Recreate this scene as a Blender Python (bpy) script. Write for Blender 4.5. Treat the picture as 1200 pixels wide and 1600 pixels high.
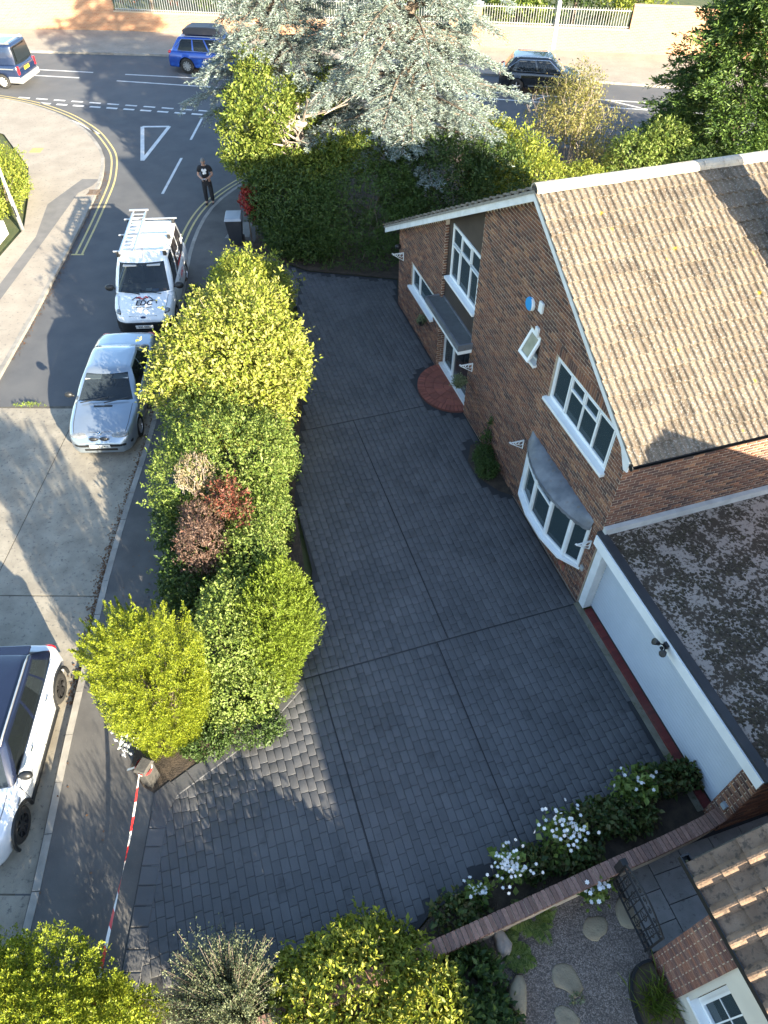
import bpy, math, random
import numpy as np
from mathutils import Vector, Matrix

# ------------------------------------------------------------------ scene, camera, light
for o in list(bpy.data.objects): bpy.data.objects.remove(o)
SC = bpy.context.scene
COL = SC.collection
random.seed(7); RNG = np.random.default_rng(11)
PI = math.pi; rad = math.radians

CAM_H = 12.9; PITCH = rad(48.2); ROLL = rad(-.45); FOC = 1115.0
cam_d = bpy.data.cameras.new('camera'); cam = bpy.data.objects.new('camera', cam_d); COL.objects.link(cam)
cam_d.sensor_fit = 'VERTICAL'; cam_d.sensor_height = 24.0; cam_d.lens = FOC/1600*24.0
cam_d.clip_start = .1; cam_d.clip_end = 2000
_r = Vector((1, 0, 0)); _u = Vector((0, math.sin(PITCH), math.cos(PITCH))); _f = Vector((0, math.cos(PITCH), -math.sin(PITCH)))
_cx = _r*math.cos(ROLL) - _u*math.sin(ROLL); _cy = _r*math.sin(ROLL) + _u*math.cos(ROLL); _cz = -_f
cam.matrix_world = Matrix(((_cx.x, _cy.x, _cz.x, 0), (_cx.y, _cy.y, _cz.y, 0), (_cx.z, _cy.z, _cz.z, CAM_H), (0, 0, 0, 1)))
SC.camera = cam

SUN_EL = rad(17.0); SUN_DIR = Vector((.603*math.cos(SUN_EL), -.798*math.cos(SUN_EL), math.sin(SUN_EL)))
W = bpy.data.worlds.new('World'); SC.world = W; W.use_nodes = True
nt = W.node_tree; nt.nodes.clear()
sky = nt.nodes.new('ShaderNodeTexSky'); sky.sky_type = 'NISHITA'; sky.sun_disc = False
sky.sun_elevation = SUN_EL; sky.sun_rotation = rad(142.9); sky.air_density = 1.0; sky.dust_density = .8; sky.ozone_density = 1.5
bg = nt.nodes.new('ShaderNodeBackground'); bg.inputs[1].default_value = .105
wo = nt.nodes.new('ShaderNodeOutputWorld')
nt.links.new(sky.outputs[0], bg.inputs[0]); nt.links.new(bg.outputs[0], wo.inputs[0])
sun_d = bpy.data.lights.new('sun', 'SUN'); sun_d.energy = 5.0; sun_d.angle = rad(.5); sun_d.color = (1.0, .87, .66)
sun = bpy.data.objects.new('sun', sun_d); COL.objects.link(sun)
sun.rotation_mode = 'QUATERNION'; sun.rotation_quaternion = SUN_DIR.to_track_quat('Z', 'Y'); sun.location = (20, -25, 30)
SC.view_settings.view_transform = 'Standard'; SC.view_settings.look = 'None'; SC.view_settings.gamma = 1
SC.view_settings.use_curve_mapping = False; SC.view_settings.exposure = 2.5

# ------------------------------------------------------------------ materials
def _mat(name):
    m = bpy.data.materials.new(name); m.use_nodes = True
    return m, m.node_tree.nodes, m.node_tree.links, m.node_tree.nodes['Principled BSDF']
def c4(c): return (c[0], c[1], c[2], 1)
def mixc(N, L, fac, a, b, blend='MIX'):
    x = N.new('ShaderNodeMix'); x.data_type = 'RGBA'; x.blend_type = blend
    for s, v in ((x.inputs[0], fac), (x.inputs[6], a), (x.inputs[7], b)):
        if hasattr(v, 'is_linked'): L.new(v, s)
        elif isinstance(v, (tuple, list)): s.default_value = c4(v)
        else: s.default_value = v
    return x.outputs[2]
def noise(N, L, vec, scale, detail=4, rough=.55):
    n = N.new('ShaderNodeTexNoise'); n.inputs['Scale'].default_value = scale; n.inputs['Detail'].default_value = detail
    n.inputs['Roughness'].default_value = rough; L.new(vec, n.inputs['Vector']); return n.outputs[0]
def ramp(N, L, fac, stops):
    r = N.new('ShaderNodeValToRGB'); L.new(fac, r.inputs[0]); e = r.color_ramp.elements
    while len(e) < len(stops): e.new(.5)
    for k, (p, c) in enumerate(stops): e[k].position = p; e[k].color = c4(c) if not isinstance(c, float) else (c, c, c, 1)
    return r.outputs[0]
def rnd(N, L):
    g = N.new('ShaderNodeNewGeometry'); o = N.new('ShaderNodeObjectInfo'); a = N.new('ShaderNodeMath'); a.operation = 'ADD'
    L.new(g.outputs['Random Per Island'], a.inputs[0]); L.new(o.outputs['Random'], a.inputs[1])
    f = N.new('ShaderNodeMath'); f.operation = 'FRACT'; L.new(a.outputs[0], f.inputs[0]); return f.outputs[0]
def pm(name, c1, c2=None, scale=3., rough=.7, bump=.0, bscale=60., vary=0., metal=0., coat=0., spec=.5, c3=None, scale3=20., lo3=.58, hi3=.66, lo=.35, hi=.65):
    """general procedural material: two tones by world-space noise, optional third speckle, per-piece value change, fine relief"""
    m, N, L, B = _mat(name)
    g = N.new('ShaderNodeNewGeometry').outputs['Position']
    col = c4(c1)
    if c2 is not None:
        fac = ramp(N, L, noise(N, L, g, scale, 6), [(lo, 0.), (hi, 1.)])
        col = mixc(N, L, fac, c1, c2)
    if c3 is not None:
        fac = ramp(N, L, noise(N, L, g, scale3, 5, .65), [(lo3, 0.), (hi3, 1.)])
        col = mixc(N, L, fac, col if c2 is not None else c1, c3)
    if vary:
        v = ramp(N, L, rnd(N, L), [(0., 1-vary), (1., 1+vary)]) if vary < 1 else None
        col = mixc(N, L, 1., col if (c2 is not None or c3 is not None) else c1, v, 'MULTIPLY')
    if hasattr(col, 'is_linked'): L.new(col, B.inputs['Base Color'])
    else: B.inputs['Base Color'].default_value = col
    B.inputs['Roughness'].default_value = rough; B.inputs['Metallic'].default_value = metal
    B.inputs['Specular IOR Level'].default_value = spec; B.inputs['Coat Weight'].default_value = coat; B.inputs['Coat Roughness'].default_value = .04
    if bump:
        b = N.new('ShaderNodeBump'); b.inputs['Strength'].default_value = bump; b.inputs['Distance'].default_value = .02
        L.new(noise(N, L, g, bscale, 4), b.inputs['Height']); L.new(b.outputs[0], B.inputs['Normal'])
    return m
def leafm(name, cols, trans=.35, rough=.5, patch=None):
    """leaf: colour by leaf (random per island), part of the light passes through"""
    m, N, L, B = _mat(name)
    k = len(cols)
    col = ramp(N, L, rnd(N, L), [(i/(k-1) if k > 1 else 0, c) for i, c in enumerate(cols)])
    if patch:
        g = N.new('ShaderNodeNewGeometry').outputs['Position']
        col = mixc(N, L, ramp(N, L, noise(N, L, g, patch[1], 3), [(.45, 0.), (.62, 1.)]), col, patch[0])
    L.new(col, B.inputs['Base Color']); B.inputs['Roughness'].default_value = rough; B.inputs['Specular IOR Level'].default_value = .35
    t = N.new('ShaderNodeBsdfTranslucent'); L.new(col, t.inputs[0])
    x = N.new('ShaderNodeMixShader'); x.inputs[0].default_value = trans
    L.new(B.outputs[0], x.inputs[1]); L.new(t.outputs[0], x.inputs[2]); L.new(x.outputs[0], N['Material Output'].inputs[0])
    return m
def glassm(name, tint=(.5, .56, .58), refl=1.0, tr=.75, base=(.015, .02, .024)):
    m, N, L, B = _mat(name)
    B.inputs['Base Color'].default_value = c4(base); B.inputs['Roughness'].default_value = .04; B.inputs['Specular IOR Level'].default_value = .6*refl
    t = N.new('ShaderNodeBsdfTransparent'); t.inputs[0].default_value = c4(tint)
    x = N.new('ShaderNodeMixShader'); x.inputs[0].default_value = tr
    f = N.new('ShaderNodeFresnel'); f.inputs[0].default_value = 1.5
    s = N.new('ShaderNodeMath'); s.operation = 'MULTIPLY_ADD'; L.new(f.outputs[0], s.inputs[0]); s.inputs[1].default_value = -1.3; s.inputs[2].default_value = tr; s.use_clamp = True
    L.new(s.outputs[0], x.inputs[0])
    L.new(B.outputs[0], x.inputs[1]); L.new(t.outputs[0], x.inputs[2]); L.new(x.outputs[0], N['Material Output'].inputs[0])
    return m
def brickm(name, cols, rough=.85):
    m, N, L, B = _mat(name)
    g = N.new('ShaderNodeNewGeometry').outputs['Position']
    k = len(cols)
    col = ramp(N, L, rnd(N, L), [(i/(k-1), c) for i, c in enumerate(cols)])
    col = mixc(N, L, ramp(N, L, noise(N, L, g, 22, 5), [(.35, 0.), (.7, .45)]), col, (.07, .045, .04))
    col = mixc(N, L, ramp(N, L, noise(N, L, g, 1.1, 4), [(.5, 0.), (.75, .35)]), col, (.10, .075, .06))
    L.new(col, B.inputs['Base Color']); B.inputs['Roughness'].default_value = rough; B.inputs['Specular IOR Level'].default_value = .25
    b = N.new('ShaderNodeBump'); b.inputs['Strength'].default_value = .35; b.inputs['Distance'].default_value = .01
    L.new(noise(N, L, g, 120, 4), b.inputs['Height']); L.new(b.outputs[0], B.inputs['Normal'])
    return m
def courses(name, c1, c2, mortar, bw=.225, bh=.075, rot=0.):
    """brickwork too far off to tell the bricks apart"""
    m, N, L, B = _mat(name)
    g = N.new('ShaderNodeTexCoord').outputs['Object']
    mp = N.new('ShaderNodeMapping'); mp.inputs['Rotation'].default_value = (PI/2, 0, rot); L.new(g, mp.inputs[0])
    t = N.new('ShaderNodeTexBrick'); t.inputs['Color1'].default_value = c4(c1); t.inputs['Color2'].default_value = c4(c2); t.inputs['Mortar'].default_value = c4(mortar)
    t.inputs['Scale'].default_value = 1; t.inputs['Mortar Size'].default_value = .008; t.inputs['Brick Width'].default_value = bw; t.inputs['Row Height'].default_value = bh
    L.new(mp.outputs[0], t.inputs['Vector'])
    p = N.new('ShaderNodeNewGeometry').outputs['Position']
    col = mixc(N, L, ramp(N, L, noise(N, L, p, 1.5, 5), [(.4, 0.), (.7, .5)]), t.outputs[0], (.30, .22, .15))
    L.new(col, B.inputs['Base Color']); B.inputs['Roughness'].default_value = .9
    return m

M = {}
M['asphalt'] = pm('asphalt', (.070, .073, .078), (.090, .092, .095), 1.2, .88, .25, 160, c3=(.12, .118, .115), scale3=60, lo3=.62, hi3=.70)
M['asphalt_main'] = pm('asphalt_main', (.082, .086, .092), (.105, .106, .108), .8, .85, .2, 150, c3=(.14, .138, .13), scale3=50, lo3=.64, hi3=.72)
M['concrete'] = pm('road_concrete', (.20, .18, .145), (.285, .26, .21), 2.2, .9, .4, 90, c3=(.09, .085, .08), scale3=11, lo3=.56, hi3=.70)
M['footway'] = pm('footway_asphalt', (.070, .068, .066), (.10, .097, .092), 1.6, .9, .35, 140, c3=(.16, .155, .145), scale3=70, lo3=.62, hi3=.72)
M['footway_pale'] = pm('footway_pale', (.25, .22, .18), (.31, .275, .225), 1.1, .9, .3, 120, c3=(.15, .14, .125), scale3=9, lo3=.56, hi3=.70)
M['patch'] = pm('footway_patch', (.12, .118, .115), (.15, .146, .14), 2, .9, .3, 120)
M['kerb'] = pm('kerb_concrete', (.20, .19, .17), (.28, .265, .235), 3, .9, .3, 100, vary=.15)
M['yellow'] = pm('yellow_paint', (.50, .40, .14), (.36, .31, .17), 6, .7, .15, 100, c3=(.16, .15, .12), scale3=22, lo3=.60, hi3=.68)
M['whiteline'] = pm('white_road_paint', (.62, .62, .60), (.50, .50, .49), 5, .7, .1, 100, c3=(.15, .15, .15), scale3=25, lo3=.62, hi3=.70)
M['soil'] = pm('soil', (.035, .027, .02), (.07, .052, .036), 5, .95, .8, 40)
M['grass'] = pm('rough_grass', (.05, .07, .022), (.09, .095, .035), 2, .95, .8, 60)
M['sett'] = pm('charcoal_imprinted_concrete', (.066, .068, .072), (.088, .089, .093), .9, .55, .25, 60, vary=.12, spec=.4, c3=(.045, .045, .047), scale3=2.6, lo3=.56, hi3=.74)
M['sett_joint'] = pm('drive_joint', (.020, .021, .024), (.028, .029, .032), 3, .8, .2, 80)
M['terracotta'] = pm('terracotta_imprint', (.27, .085, .055), (.20, .065, .045), 5, .65, .3, 70, vary=.2)
M['terracotta_joint'] = pm('terracotta_joint', (.10, .035, .028), None, rough=.8)
M['brick'] = brickm('house_brick', [(.07, .045, .042), (.13, .062, .046), (.22, .098, .06), (.16, .08, .056), (.30, .135, .075), (.10, .058, .05), (.40, .205, .11)])
M['mortar'] = pm('mortar', (.56, .46, .35), (.46, .38, .29), 4, .95, .3, 120)
M['brick_red'] = brickm('coping_brick', [(.18, .105, .08), (.26, .15, .115), (.34, .205, .16), (.24, .145, .115), (.16, .10, .085)])
M['brick_nb'] = brickm('neighbour_brick', [(.10, .06, .06), (.22, .10, .07), (.30, .14, .09), (.15, .08, .07), (.34, .18, .12), (.11, .075, .08)])
M['brick_far'] = courses('far_wall_brick', (.38, .17, .09), (.45, .23, .12), (.44, .31, .20))
M['white'] = pm('white_upvc', (.78, .80, .80), (.72, .74, .74), 3, .35, 0, spec=.5)
M['white_old'] = pm('white_painted_timber', (.74, .75, .75), (.62, .63, .62), 4, .55, .1, 40)
M['panel'] = pm('dark_brown_cladding', (.042, .032, .028), (.055, .042, .036), 4, .6, .1, 60)
M['lead'] = pm('lead_sheet', (.085, .095, .11), (.17, .18, .195), 3, .5, .3, 18, c3=(.12, .10, .08), scale3=7, lo3=.58, hi3=.72)
M['felt'] = pm('grey_roof_felt', (.075, .08, .08), (.105, .11, .11), 5, .8, .3, 120)
M['black'] = pm('black_plastic', (.012, .013, .014), None, rough=.45)
M['rubber'] = pm('rubber', (.018, .018, .018), (.028, .027, .025), 8, .8)
M['dark_iron'] = pm('black_iron', (.012, .013, .014), (.025, .022, .02), 9, .5, .2, 60)
M['dark_room'] = pm('dark_interior', (.012, .013, .015), None, rough=.9)
M['blind'] = pm('window_blind', (.62, .68, .70), (.55, .61, .63), 2, .7)
M['curtain'] = pm('curtain', (.32, .31, .29), (.2, .2, .19), 14, .9)
M['glass'] = glassm('window_glass', (.78, .84, .86), 1.0, .62, (.055, .085, .10))  # blue-grey base colour paints in the sheen of the reflected sky
M['glass_car'] = glassm('car_glass', (.45, .52, .55), 1.0, .62, (.045, .06, .075))  # bluish sky sheen of the car panes is put into the base colour
M['glass_dark'] = glassm('tinted_glass', (.10, .11, .12), 1.0, .55)
M['zinc'] = pm('weathered_flashing', (.40, .40, .39), (.52, .52, .50), 4, .6, .2, 40)
M['stone'] = pm('pale_sandstone', (.22, .18, .12), (.30, .25, .165), 4, .85, .5, 40, c3=(.20, .17, .12), scale3=9, lo3=.58, hi3=.70)
M['rock'] = pm('grey_rock', (.22, .20, .18), (.32, .29, .25), 5, .85, .6, 30)
M['slab'] = pm('concrete_slab', (.19, .185, .17), (.25, .24, .225), 4, .85, .3, 70, vary=.1, c3=(.10, .095, .085), scale3=12, lo3=.58, hi3=.72)
M['gravel_bed'] = pm('gravel_bed', (.10, .083, .068), (.16, .13, .105), 30, .9, .8, 120)
M['pebble'] = pm('pebble', (.17, .135, .11), (.25, .205, .17), 5, .75, 0, vary=.5)
M['render'] = pm('cream_render', (.52, .49, .42), (.58, .55, .47), 2, .85, .2, 90)
M['galv'] = pm('galvanised_steel', (.50, .51, .51), (.42, .43, .43), 6, .45, metal=.6)
M['alu'] = pm('aluminium', (.62, .62, .60), (.55, .55, .54), 10, .35, metal=.8)
M['bark'] = pm('bark', (.10, .075, .055), (.17, .14, .11), 9, .9, .8, 30)
M['bark_pale'] = pm('bare_pale_bark', (.40, .34, .29), (.28, .23, .19), 9, .9, .6, 30)
M['red'] = pm('red_gloss', (.55, .03, .03), None, rough=.4)
M['blue_disc'] = pm('blue_plastic', (.02, .28, .62), None, rough=.4)
M['skin'] = pm('skin', (.42, .25, .18), None, rough=.6)
M['tshirt'] = pm('black_cotton', (.014, .014, .016), (.02, .02, .022), 15, .9)
M['trousers'] = pm('black_twill', (.016, .017, .020), (.024, .025, .028), 15, .9)
M['hair'] = pm('grey_hair', (.16, .155, .15), (.24, .235, .225), 80, .9, .5, 300)
M['print'] = pm('white_print', (.75, .75, .75), None, rough=.8)
M['plate_w'] = pm('white_plate', (.72, .72, .68), None, rough=.4)
M['plate_y'] = pm('yellow_plate', (.75, .58, .04), None, rough=.4)
M['lamp_red'] = pm('red_lamp', (.45, .015, .02), None, rough=.15, coat=.6)
M['lamp_clear'] = pm('clear_lamp', (.28, .29, .29), (.16, .17, .17), 20, .12, coat=.8, metal=.3)
M['rim'] = pm('alloy_rim', (.50, .51, .52), None, rough=.3, metal=.7)
M['rim_dark'] = pm('dark_rim', (.05, .05, .052), None, rough=.3, metal=.6)
M['chrome'] = pm('chrome', (.75, .76, .77), None, rough=.12, metal=1.)

# ------------------------------------------------------------------ mesh helpers
class MB:
    """collects shapes; build() links them as one mesh object"""
    def __init__(s): s.v = []; s.f = []
    def add(s, vs, fs):
        o = len(s.v); s.v.extend(vs); s.f.extend([tuple(i+o for i in f) for f in fs]); return s
    def box(s, x0, x1, y0, y1, z0, z1, mtx=None):
        vs = [(x, y, z) for z in (z0, z1) for y in (y0, y1) for x in (x0, x1)]
        if mtx is not None: vs = [tuple(mtx @ Vector(v)) for v in vs]
        return s.add(vs, [(0, 2, 3, 1), (4, 5, 7, 6), (0, 1, 5, 4), (2, 6, 7, 3), (0, 4, 6, 2), (1, 3, 7, 5)])
    def bar(s, a, b, w, h=None, up=(0, 0, 1)):
        a = Vector(a); b = Vector(b); h = h or w; d = (b-a).normalized(); u = Vector(up)
        if abs(d.dot(u)) > .98: u = Vector((1, 0, 0))
        r = d.cross(u).normalized()*w/2; t = r.cross(d).normalized()*h/2
        vs = [tuple(p+i*r+j*t) for p in (a, b) for i, j in ((-1, -1), (1, -1), (1, 1), (-1, 1))]
        return s.add(vs, [(0, 1, 2, 3), (7, 6, 5, 4), (0, 4, 5, 1), (1, 5, 6, 2), (2, 6, 7, 3), (3, 7, 4, 0)])
    def tube(s, pts, rads, n=8, cap=True):
        pts = [Vector(p) for p in pts]
        if not hasattr(rads, '__len__'): rads = [rads]*len(pts)
        vs = []; fs = []; ref = None
        for i, p in enumerate(pts):
            d = (pts[min(i+1, len(pts)-1)]-pts[max(i-1, 0)]).normalized()
            if ref is None: ref = Vector((0, 0, 1)) if abs(d.z) < .9 else Vector((1, 0, 0))
            r = d.cross(ref).normalized(); t = r.cross(d).normalized(); ref = t
            for k in range(n):
                a = 2*PI*k/n; vs.append(tuple(p+(r*math.cos(a)+t*math.sin(a))*float(rads[i])))
        for i in range(len(pts)-1):
            for k in range(n): fs.append((i*n+k, i*n+(k+1) % n, (i+1)*n+(k+1) % n, (i+1)*n+k))
        if cap: fs.append(tuple(range(n-1, -1, -1))); fs.append(tuple((len(pts)-1)*n+k for k in range(n)))
        return s.add(vs, fs)
    def lathe(s, prof, n=24, axis='z', c=(0, 0, 0), mtx=None):
        vs = []; fs = []
        for r, h in prof:
            for k in range(n):
                a = 2*PI*k/n; x, y = r*math.cos(a), r*math.sin(a)
                p = {'z': (x, y, h), 'y': (x, h, y), 'x': (h, x, y)}[axis]; vs.append((p[0]+c[0], p[1]+c[1], p[2]+c[2]))
        for i in range(len(prof)-1):
            for k in range(n): fs.append((i*n+k, i*n+(k+1) % n, (i+1)*n+(k+1) % n, (i+1)*n+k))
        if mtx is not None: vs = [tuple(mtx @ Vector(v)) for v in vs]
        return s.add(vs, fs)
    def prism(s, poly, z0, z1):
        n = len(poly); vs = [(x, y, z0) for x, y in poly]+[(x, y, z1) for x, y in poly]
        return s.add(vs, [tuple(range(n-1, -1, -1)), tuple(range(n, 2*n))]+[(i, (i+1) % n, n+(i+1) % n, n+i) for i in range(n)])
    def extr(s, poly, f3):
        """poly of 2D points, f3(a,b,k) -> 3D, k in 0,1"""
        n = len(poly); vs = [f3(a, b, 0) for a, b in poly]+[f3(a, b, 1) for a, b in poly]
        return s.add(vs, [tuple(range(n-1, -1, -1)), tuple(range(n, 2*n))]+[(i, (i+1) % n, n+(i+1) % n, n+i) for i in range(n)])
    def blob(s, c, r, n=10, m=7, jit=0., rng=random):
        vs = []; fs = []
        for i in range(m+1):
            t = PI*i/m
            for k in range(n):
                a = 2*PI*k/n; q = 1+jit*(rng.random()-.5)
                vs.append((c[0]+r[0]*q*math.sin(t)*math.cos(a), c[1]+r[1]*q*math.sin(t)*math.sin(a), c[2]+r[2]*q*math.cos(t)))
        for i in range(m):
            for k in range(n): fs.append((i*n+k, (i+1)*n+k, (i+1)*n+(k+1) % n, i*n+(k+1) % n))
        return s.add(vs, fs)
    def build(s, name, mat, parent=None, smooth=False, bevel=0, fix=True):
        me = bpy.data.meshes.new(name); me.from_pydata(s.v, [], s.f)
        if fix:
            import bmesh
            bm = bmesh.new(); bm.from_mesh(me); bmesh.ops.recalc_face_normals(bm, faces=bm.faces[:])
            if bevel: bmesh.ops.bevel(bm, geom=bm.edges[:], offset=bevel, segments=2, profile=.6, affect='EDGES')
            bm.to_mesh(me); bm.free()
        return link(name, me, mat, parent, smooth)
def link(name, me, mat, parent=None, smooth=False):
    if mat is not None and not me.materials: me.materials.append(M[mat] if isinstance(mat, str) else mat)
    if smooth: me.shade_smooth()
    o = bpy.data.objects.new(name, me); COL.objects.link(o)
    if parent is not None: o.parent = parent
    return o
def tag(o, label=None, cat=None, group=None, kind=None):
    for k, v in (('label', label), ('category', cat), ('group', group), ('kind', kind)):
        if v is not None: o[k] = v
    return o
def empty(name, loc=(0, 0, 0), rz=0., label=None, cat=None, group=None):
    o = bpy.data.objects.new(name, None); COL.objects.link(o); o.location = loc; o.rotation_euler = (0, 0, rz); o.empty_display_size = .2
    return tag(o, label, cat, group)
def npmesh(name, V, F, mat, parent=None, smooth=False):
    """numpy arrays of verts and equal-sized faces"""
    me = bpy.data.meshes.new(name); V = np.asarray(V, np.float32); F = np.asarray(F, np.int32); k = F.shape[1]
    me.vertices.add(len(V)); me.vertices.foreach_set('co', V.ravel())
    me.loops.add(F.size); me.loops.foreach_set('vertex_index', F.ravel())
    me.polygons.add(len(F)); me.polygons.foreach_set('loop_start', np.arange(0, F.size, k, dtype=np.int32))
    me.update(calc_edges=True); return link(name, me, mat, parent, smooth)
def merge_copies(name, V, F, mtxs, mat, parent):
    """one mesh out of many transformed copies of a small mesh"""
    V = np.asarray(V, float); F = np.asarray(F); n = len(mtxs)
    A_ = np.array([[list(r) for r in m] for m in mtxs]); W_ = np.einsum('nij,vj->nvi', A_[:, :3, :3], V)+A_[:, None, :3, 3]
    FF = (F[None]+(np.arange(n)*len(V))[:, None, None]).reshape(-1, F.shape[1])
    return npmesh(name, W_.reshape(-1, 3), FF, mat, parent)
def resample(pts, step):
    P_ = np.array(pts, float); d = np.r_[0, np.cumsum(np.linalg.norm(np.diff(P_, axis=0), axis=1))]
    n = max(2, int(round(d[-1]/step))+1); t = np.linspace(0, d[-1], n)
    return np.stack([np.interp(t, d, P_[:, k]) for k in range(P_.shape[1])], 1)
def smoothp(pts, step=.3, it=6):
    P_ = resample(pts, step)
    for _ in range(it): P_[1:-1] = .25*P_[:-2]+.5*P_[1:-1]+.25*P_[2:]
    return P_
def offs(P_, d):
    T = np.gradient(P_, axis=0); T /= np.linalg.norm(T, axis=1)[:, None]; return P_+d*np.stack([-T[:, 1], T[:, 0]], 1)
def strip(mb, P_, w, z, d=0.):
    a = offs(P_, d-w/2); b = offs(P_, d+w/2); n = len(P_)
    mb.add([(x, y, z) for x, y in a]+[(x, y, z) for x, y in b], [(i, i+1, n+i+1, n+i) for i in range(n-1)])
def inpoly(x, y, poly):
    c = False; n = len(poly)
    for i in range(n):
        x1, y1 = poly[i]; x2, y2 = poly[i-1]
        if (y1 > y) != (y2 > y) and x < (x2-x1)*(y-y1)/(y2-y1)+x1: c = not c
    return c
def text(name, body, size, mat, parent, mtx, ext=.002, italic=0., bold=0., align='CENTER'):
    cu = bpy.data.curves.new(name, 'FONT'); cu.body = body; cu.size = size; cu.align_x = align; cu.align_y = 'CENTER'; cu.extrude = ext; cu.shear = italic; cu.offset = bold; cu.resolution_u = 3
    t = bpy.data.objects.new(name, cu); COL.objects.link(t); bpy.context.view_layer.update()
    me = bpy.data.meshes.new_from_object(t.evaluated_get(bpy.context.evaluated_depsgraph_get())); bpy.data.objects.remove(t)
    me.materials.clear(); o = link(name, me, mat, parent); o.matrix_local = mtx; return o

# the house frame: s along the gable wall (towards the garage), n into the house, z up
HX = Vector((.30873, -.95115, 0)); HY = Vector((.95115, .30873, 0)); HA = Vector((.4085, 20.729, 0)); HYAW = math.atan2(HX.y, HX.x)
def hw(s, n, z=0.): return HA+HX*float(s)+HY*float(n)+Vector((0, 0, float(z)))
def hl(x, y): d = Vector((x, y, 0))-HA; return d.dot(HX), d.dot(HY)
# ------------------------------------------------------------------ ground, roads, pavements
RZ = -.10    # road level; pavements, drive and gardens lie at about 0
def sheet(name, poly, z, mat, parent=None):
    mb = MB(); mb.add([(x, y, z) for x, y in poly], [tuple(range(len(poly)))]); o = mb.build(name, mat, parent)
    if o.data.polygons[0].normal.z < 0: o.data.flip_normals()
    if parent is None: o['kind'] = 'structure'
    return o
sheet('ground', [(-400, -400), (400, -400), (400, 500), (-400, 500)], -.13, 'grass')

WK = smoothp([(-10.95, -14), (-11.0, 8), (-11.1, 13), (-11.23, 16.8), (-11.27, 20.34), (-11.52, 26.26), (-11.76, 29.89), (-12.32, 32.46), (-13.72, 34.95), (-15.48, 36.88), (-17.57, 38.4), (-20, 39.4), (-24, 40.1), (-34, 41.2), (-60, 43)], .4, 5)
EK = smoothp([(-5.5, -14), (-5.6, 0), (-5.69, 2.87), (-5.96, 5.42), (-6.1, 7.3), (-6.27, 9.55), (-6.33, 11.9), (-6.32, 13.9), (-6.42, 16.2), (-6.6, 19), (-6.95, 22.4), (-7.12, 24.1), (-7.11, 26.07), (-6.89, 27.66), (-6.22, 29.27), (-5.0, 31.2), (-3, 33.2), (0, 34.9), (4, 35.0), (10, 34.3), (20, 32.6), (60, 25)], .4, 4)
FK = smoothp([(-60, 49.5), (-30, 47.2), (-22.1, 46.7), (-12.15, 46.1), (-2, 44.7), (10.35, 42.4), (18, 41), (30, 38.6), (60, 32)], .6, 4)
side_road = sheet('side_road', [tuple(p) for p in EK[EK[:, 1] < 31.5]][::-1]+[tuple(p) for p in WK[WK[:, 1] < 38.2]]+[(-17, 38.9), (-8.9, 37.6), (-4.6, 36.9)], RZ, 'asphalt')
main_road = sheet('main_road', [tuple(p) for p in FK][::-1]+[(-60, 43)]+[tuple(p) for p in WK[::-1] if p[0] < -15.5]+[(-8.9, 37.0), (-5.2, 34.8), (-4.2, 32.2)]+[tuple(p) for p in EK if p[0] > -4.1 and p[1] > 20], RZ-.006, 'asphalt_main')
# concrete carriageway slabs of the near half of the side road, with open joints between them
cs = bpy.data.objects.new('concrete_road', None)
mbj = MB(); mbj.add([(-11.02, -13, RZ+.001), (-5.6, -13, RZ+.001), (-6.36, 15.62, RZ+.001), (-11.05, 15.45, RZ+.001)], [(0, 1, 2, 3)])
cr = mbj.build('concrete_road', pm('joint_dirt', (.06, .055, .045), (.10, .09, .07), 6, .95), None); cr['kind'] = 'structure'
bpy.data.objects.remove(cs)
ys = [-8, -2.8, 3.1, 9.06, 15.42]
def ekx(y): return float(np.interp(y, EK[:, 1][:60], EK[:, 0][:60]))
for a, b in zip(ys[:-1], ys[1:]):
    for l0, l1, r0, r1 in ((-11.0, -11.03, -8.72-.012, -8.56-.012), (-8.72+.012, -8.56+.012, None, None)):
        mb = MB(); q = []
        for y in np.linspace(a+.015, b-.015, 8):
            k = (y-a)/(b-a); x0 = l0+(l1-l0)*k if r0 is not None else -8.72+.17*(y-9)/6+.012
            x1 = (-8.72+.17*(y-9)/6-.012) if r0 is not None else min(ekx(y)-.05, ekx(y)-.02)
            q.append((x0, x1, y))
        poly = [(x0, y) for x0, x1, y in q]+[(x1, y) for x0, x1, y in q[::-1]]
        mb.prism(poly[::-1], RZ-.02, RZ+.006+.001*random.random())
        mb.build('concrete_slab', 'concrete', cr)

# pavements
efw = [tuple(p) for p in offs(EK, -.13) if p[1] > -13 and p[0] < 0 and p[1] < 34.6]
e_foot = sheet('footway', efw+[(0, 33.2), (-3, 31.2), (-4.6, 29.2), (-4.9, 26.5), (-4.6, 24.2), (-3.3, 22.9), (-2.9, 21.9), (-2.85, 20.6), (-3.6, 19.6), (-4.3, 17), (-4.75, 12), (-4.7, 8), (-4.45, 5.3), (-4.07, 4.76), (-3.97, 1.7), (-3.97, -13)], -.004, 'footway')
wfw = [tuple(p) for p in offs(WK, .13) if p[1] > -13]
w_foot = sheet('footway', [p for p in wfw]+[(-60, 47.2), (-60, 40), (-22, 37.4), (-17.5, 34.5), (-15.2, 31), (-14.2, 28), (-13.55, 25.6), (-13.7, 23.6), (-13.6, 12), (-13.5, -13)], -.004, 'footway_pale')
f_foot = sheet('footway', [tuple(p) for p in offs(FK, .13)]+[(60, 37.5), (30, 44.2), (15.9, 46.9), (11.2, 47.35), (4.83, 48.1), (-11.85, 50.45), (-23.6, 50.8), (-60, 52.5)], -.004, 'footway_pale')
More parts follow.
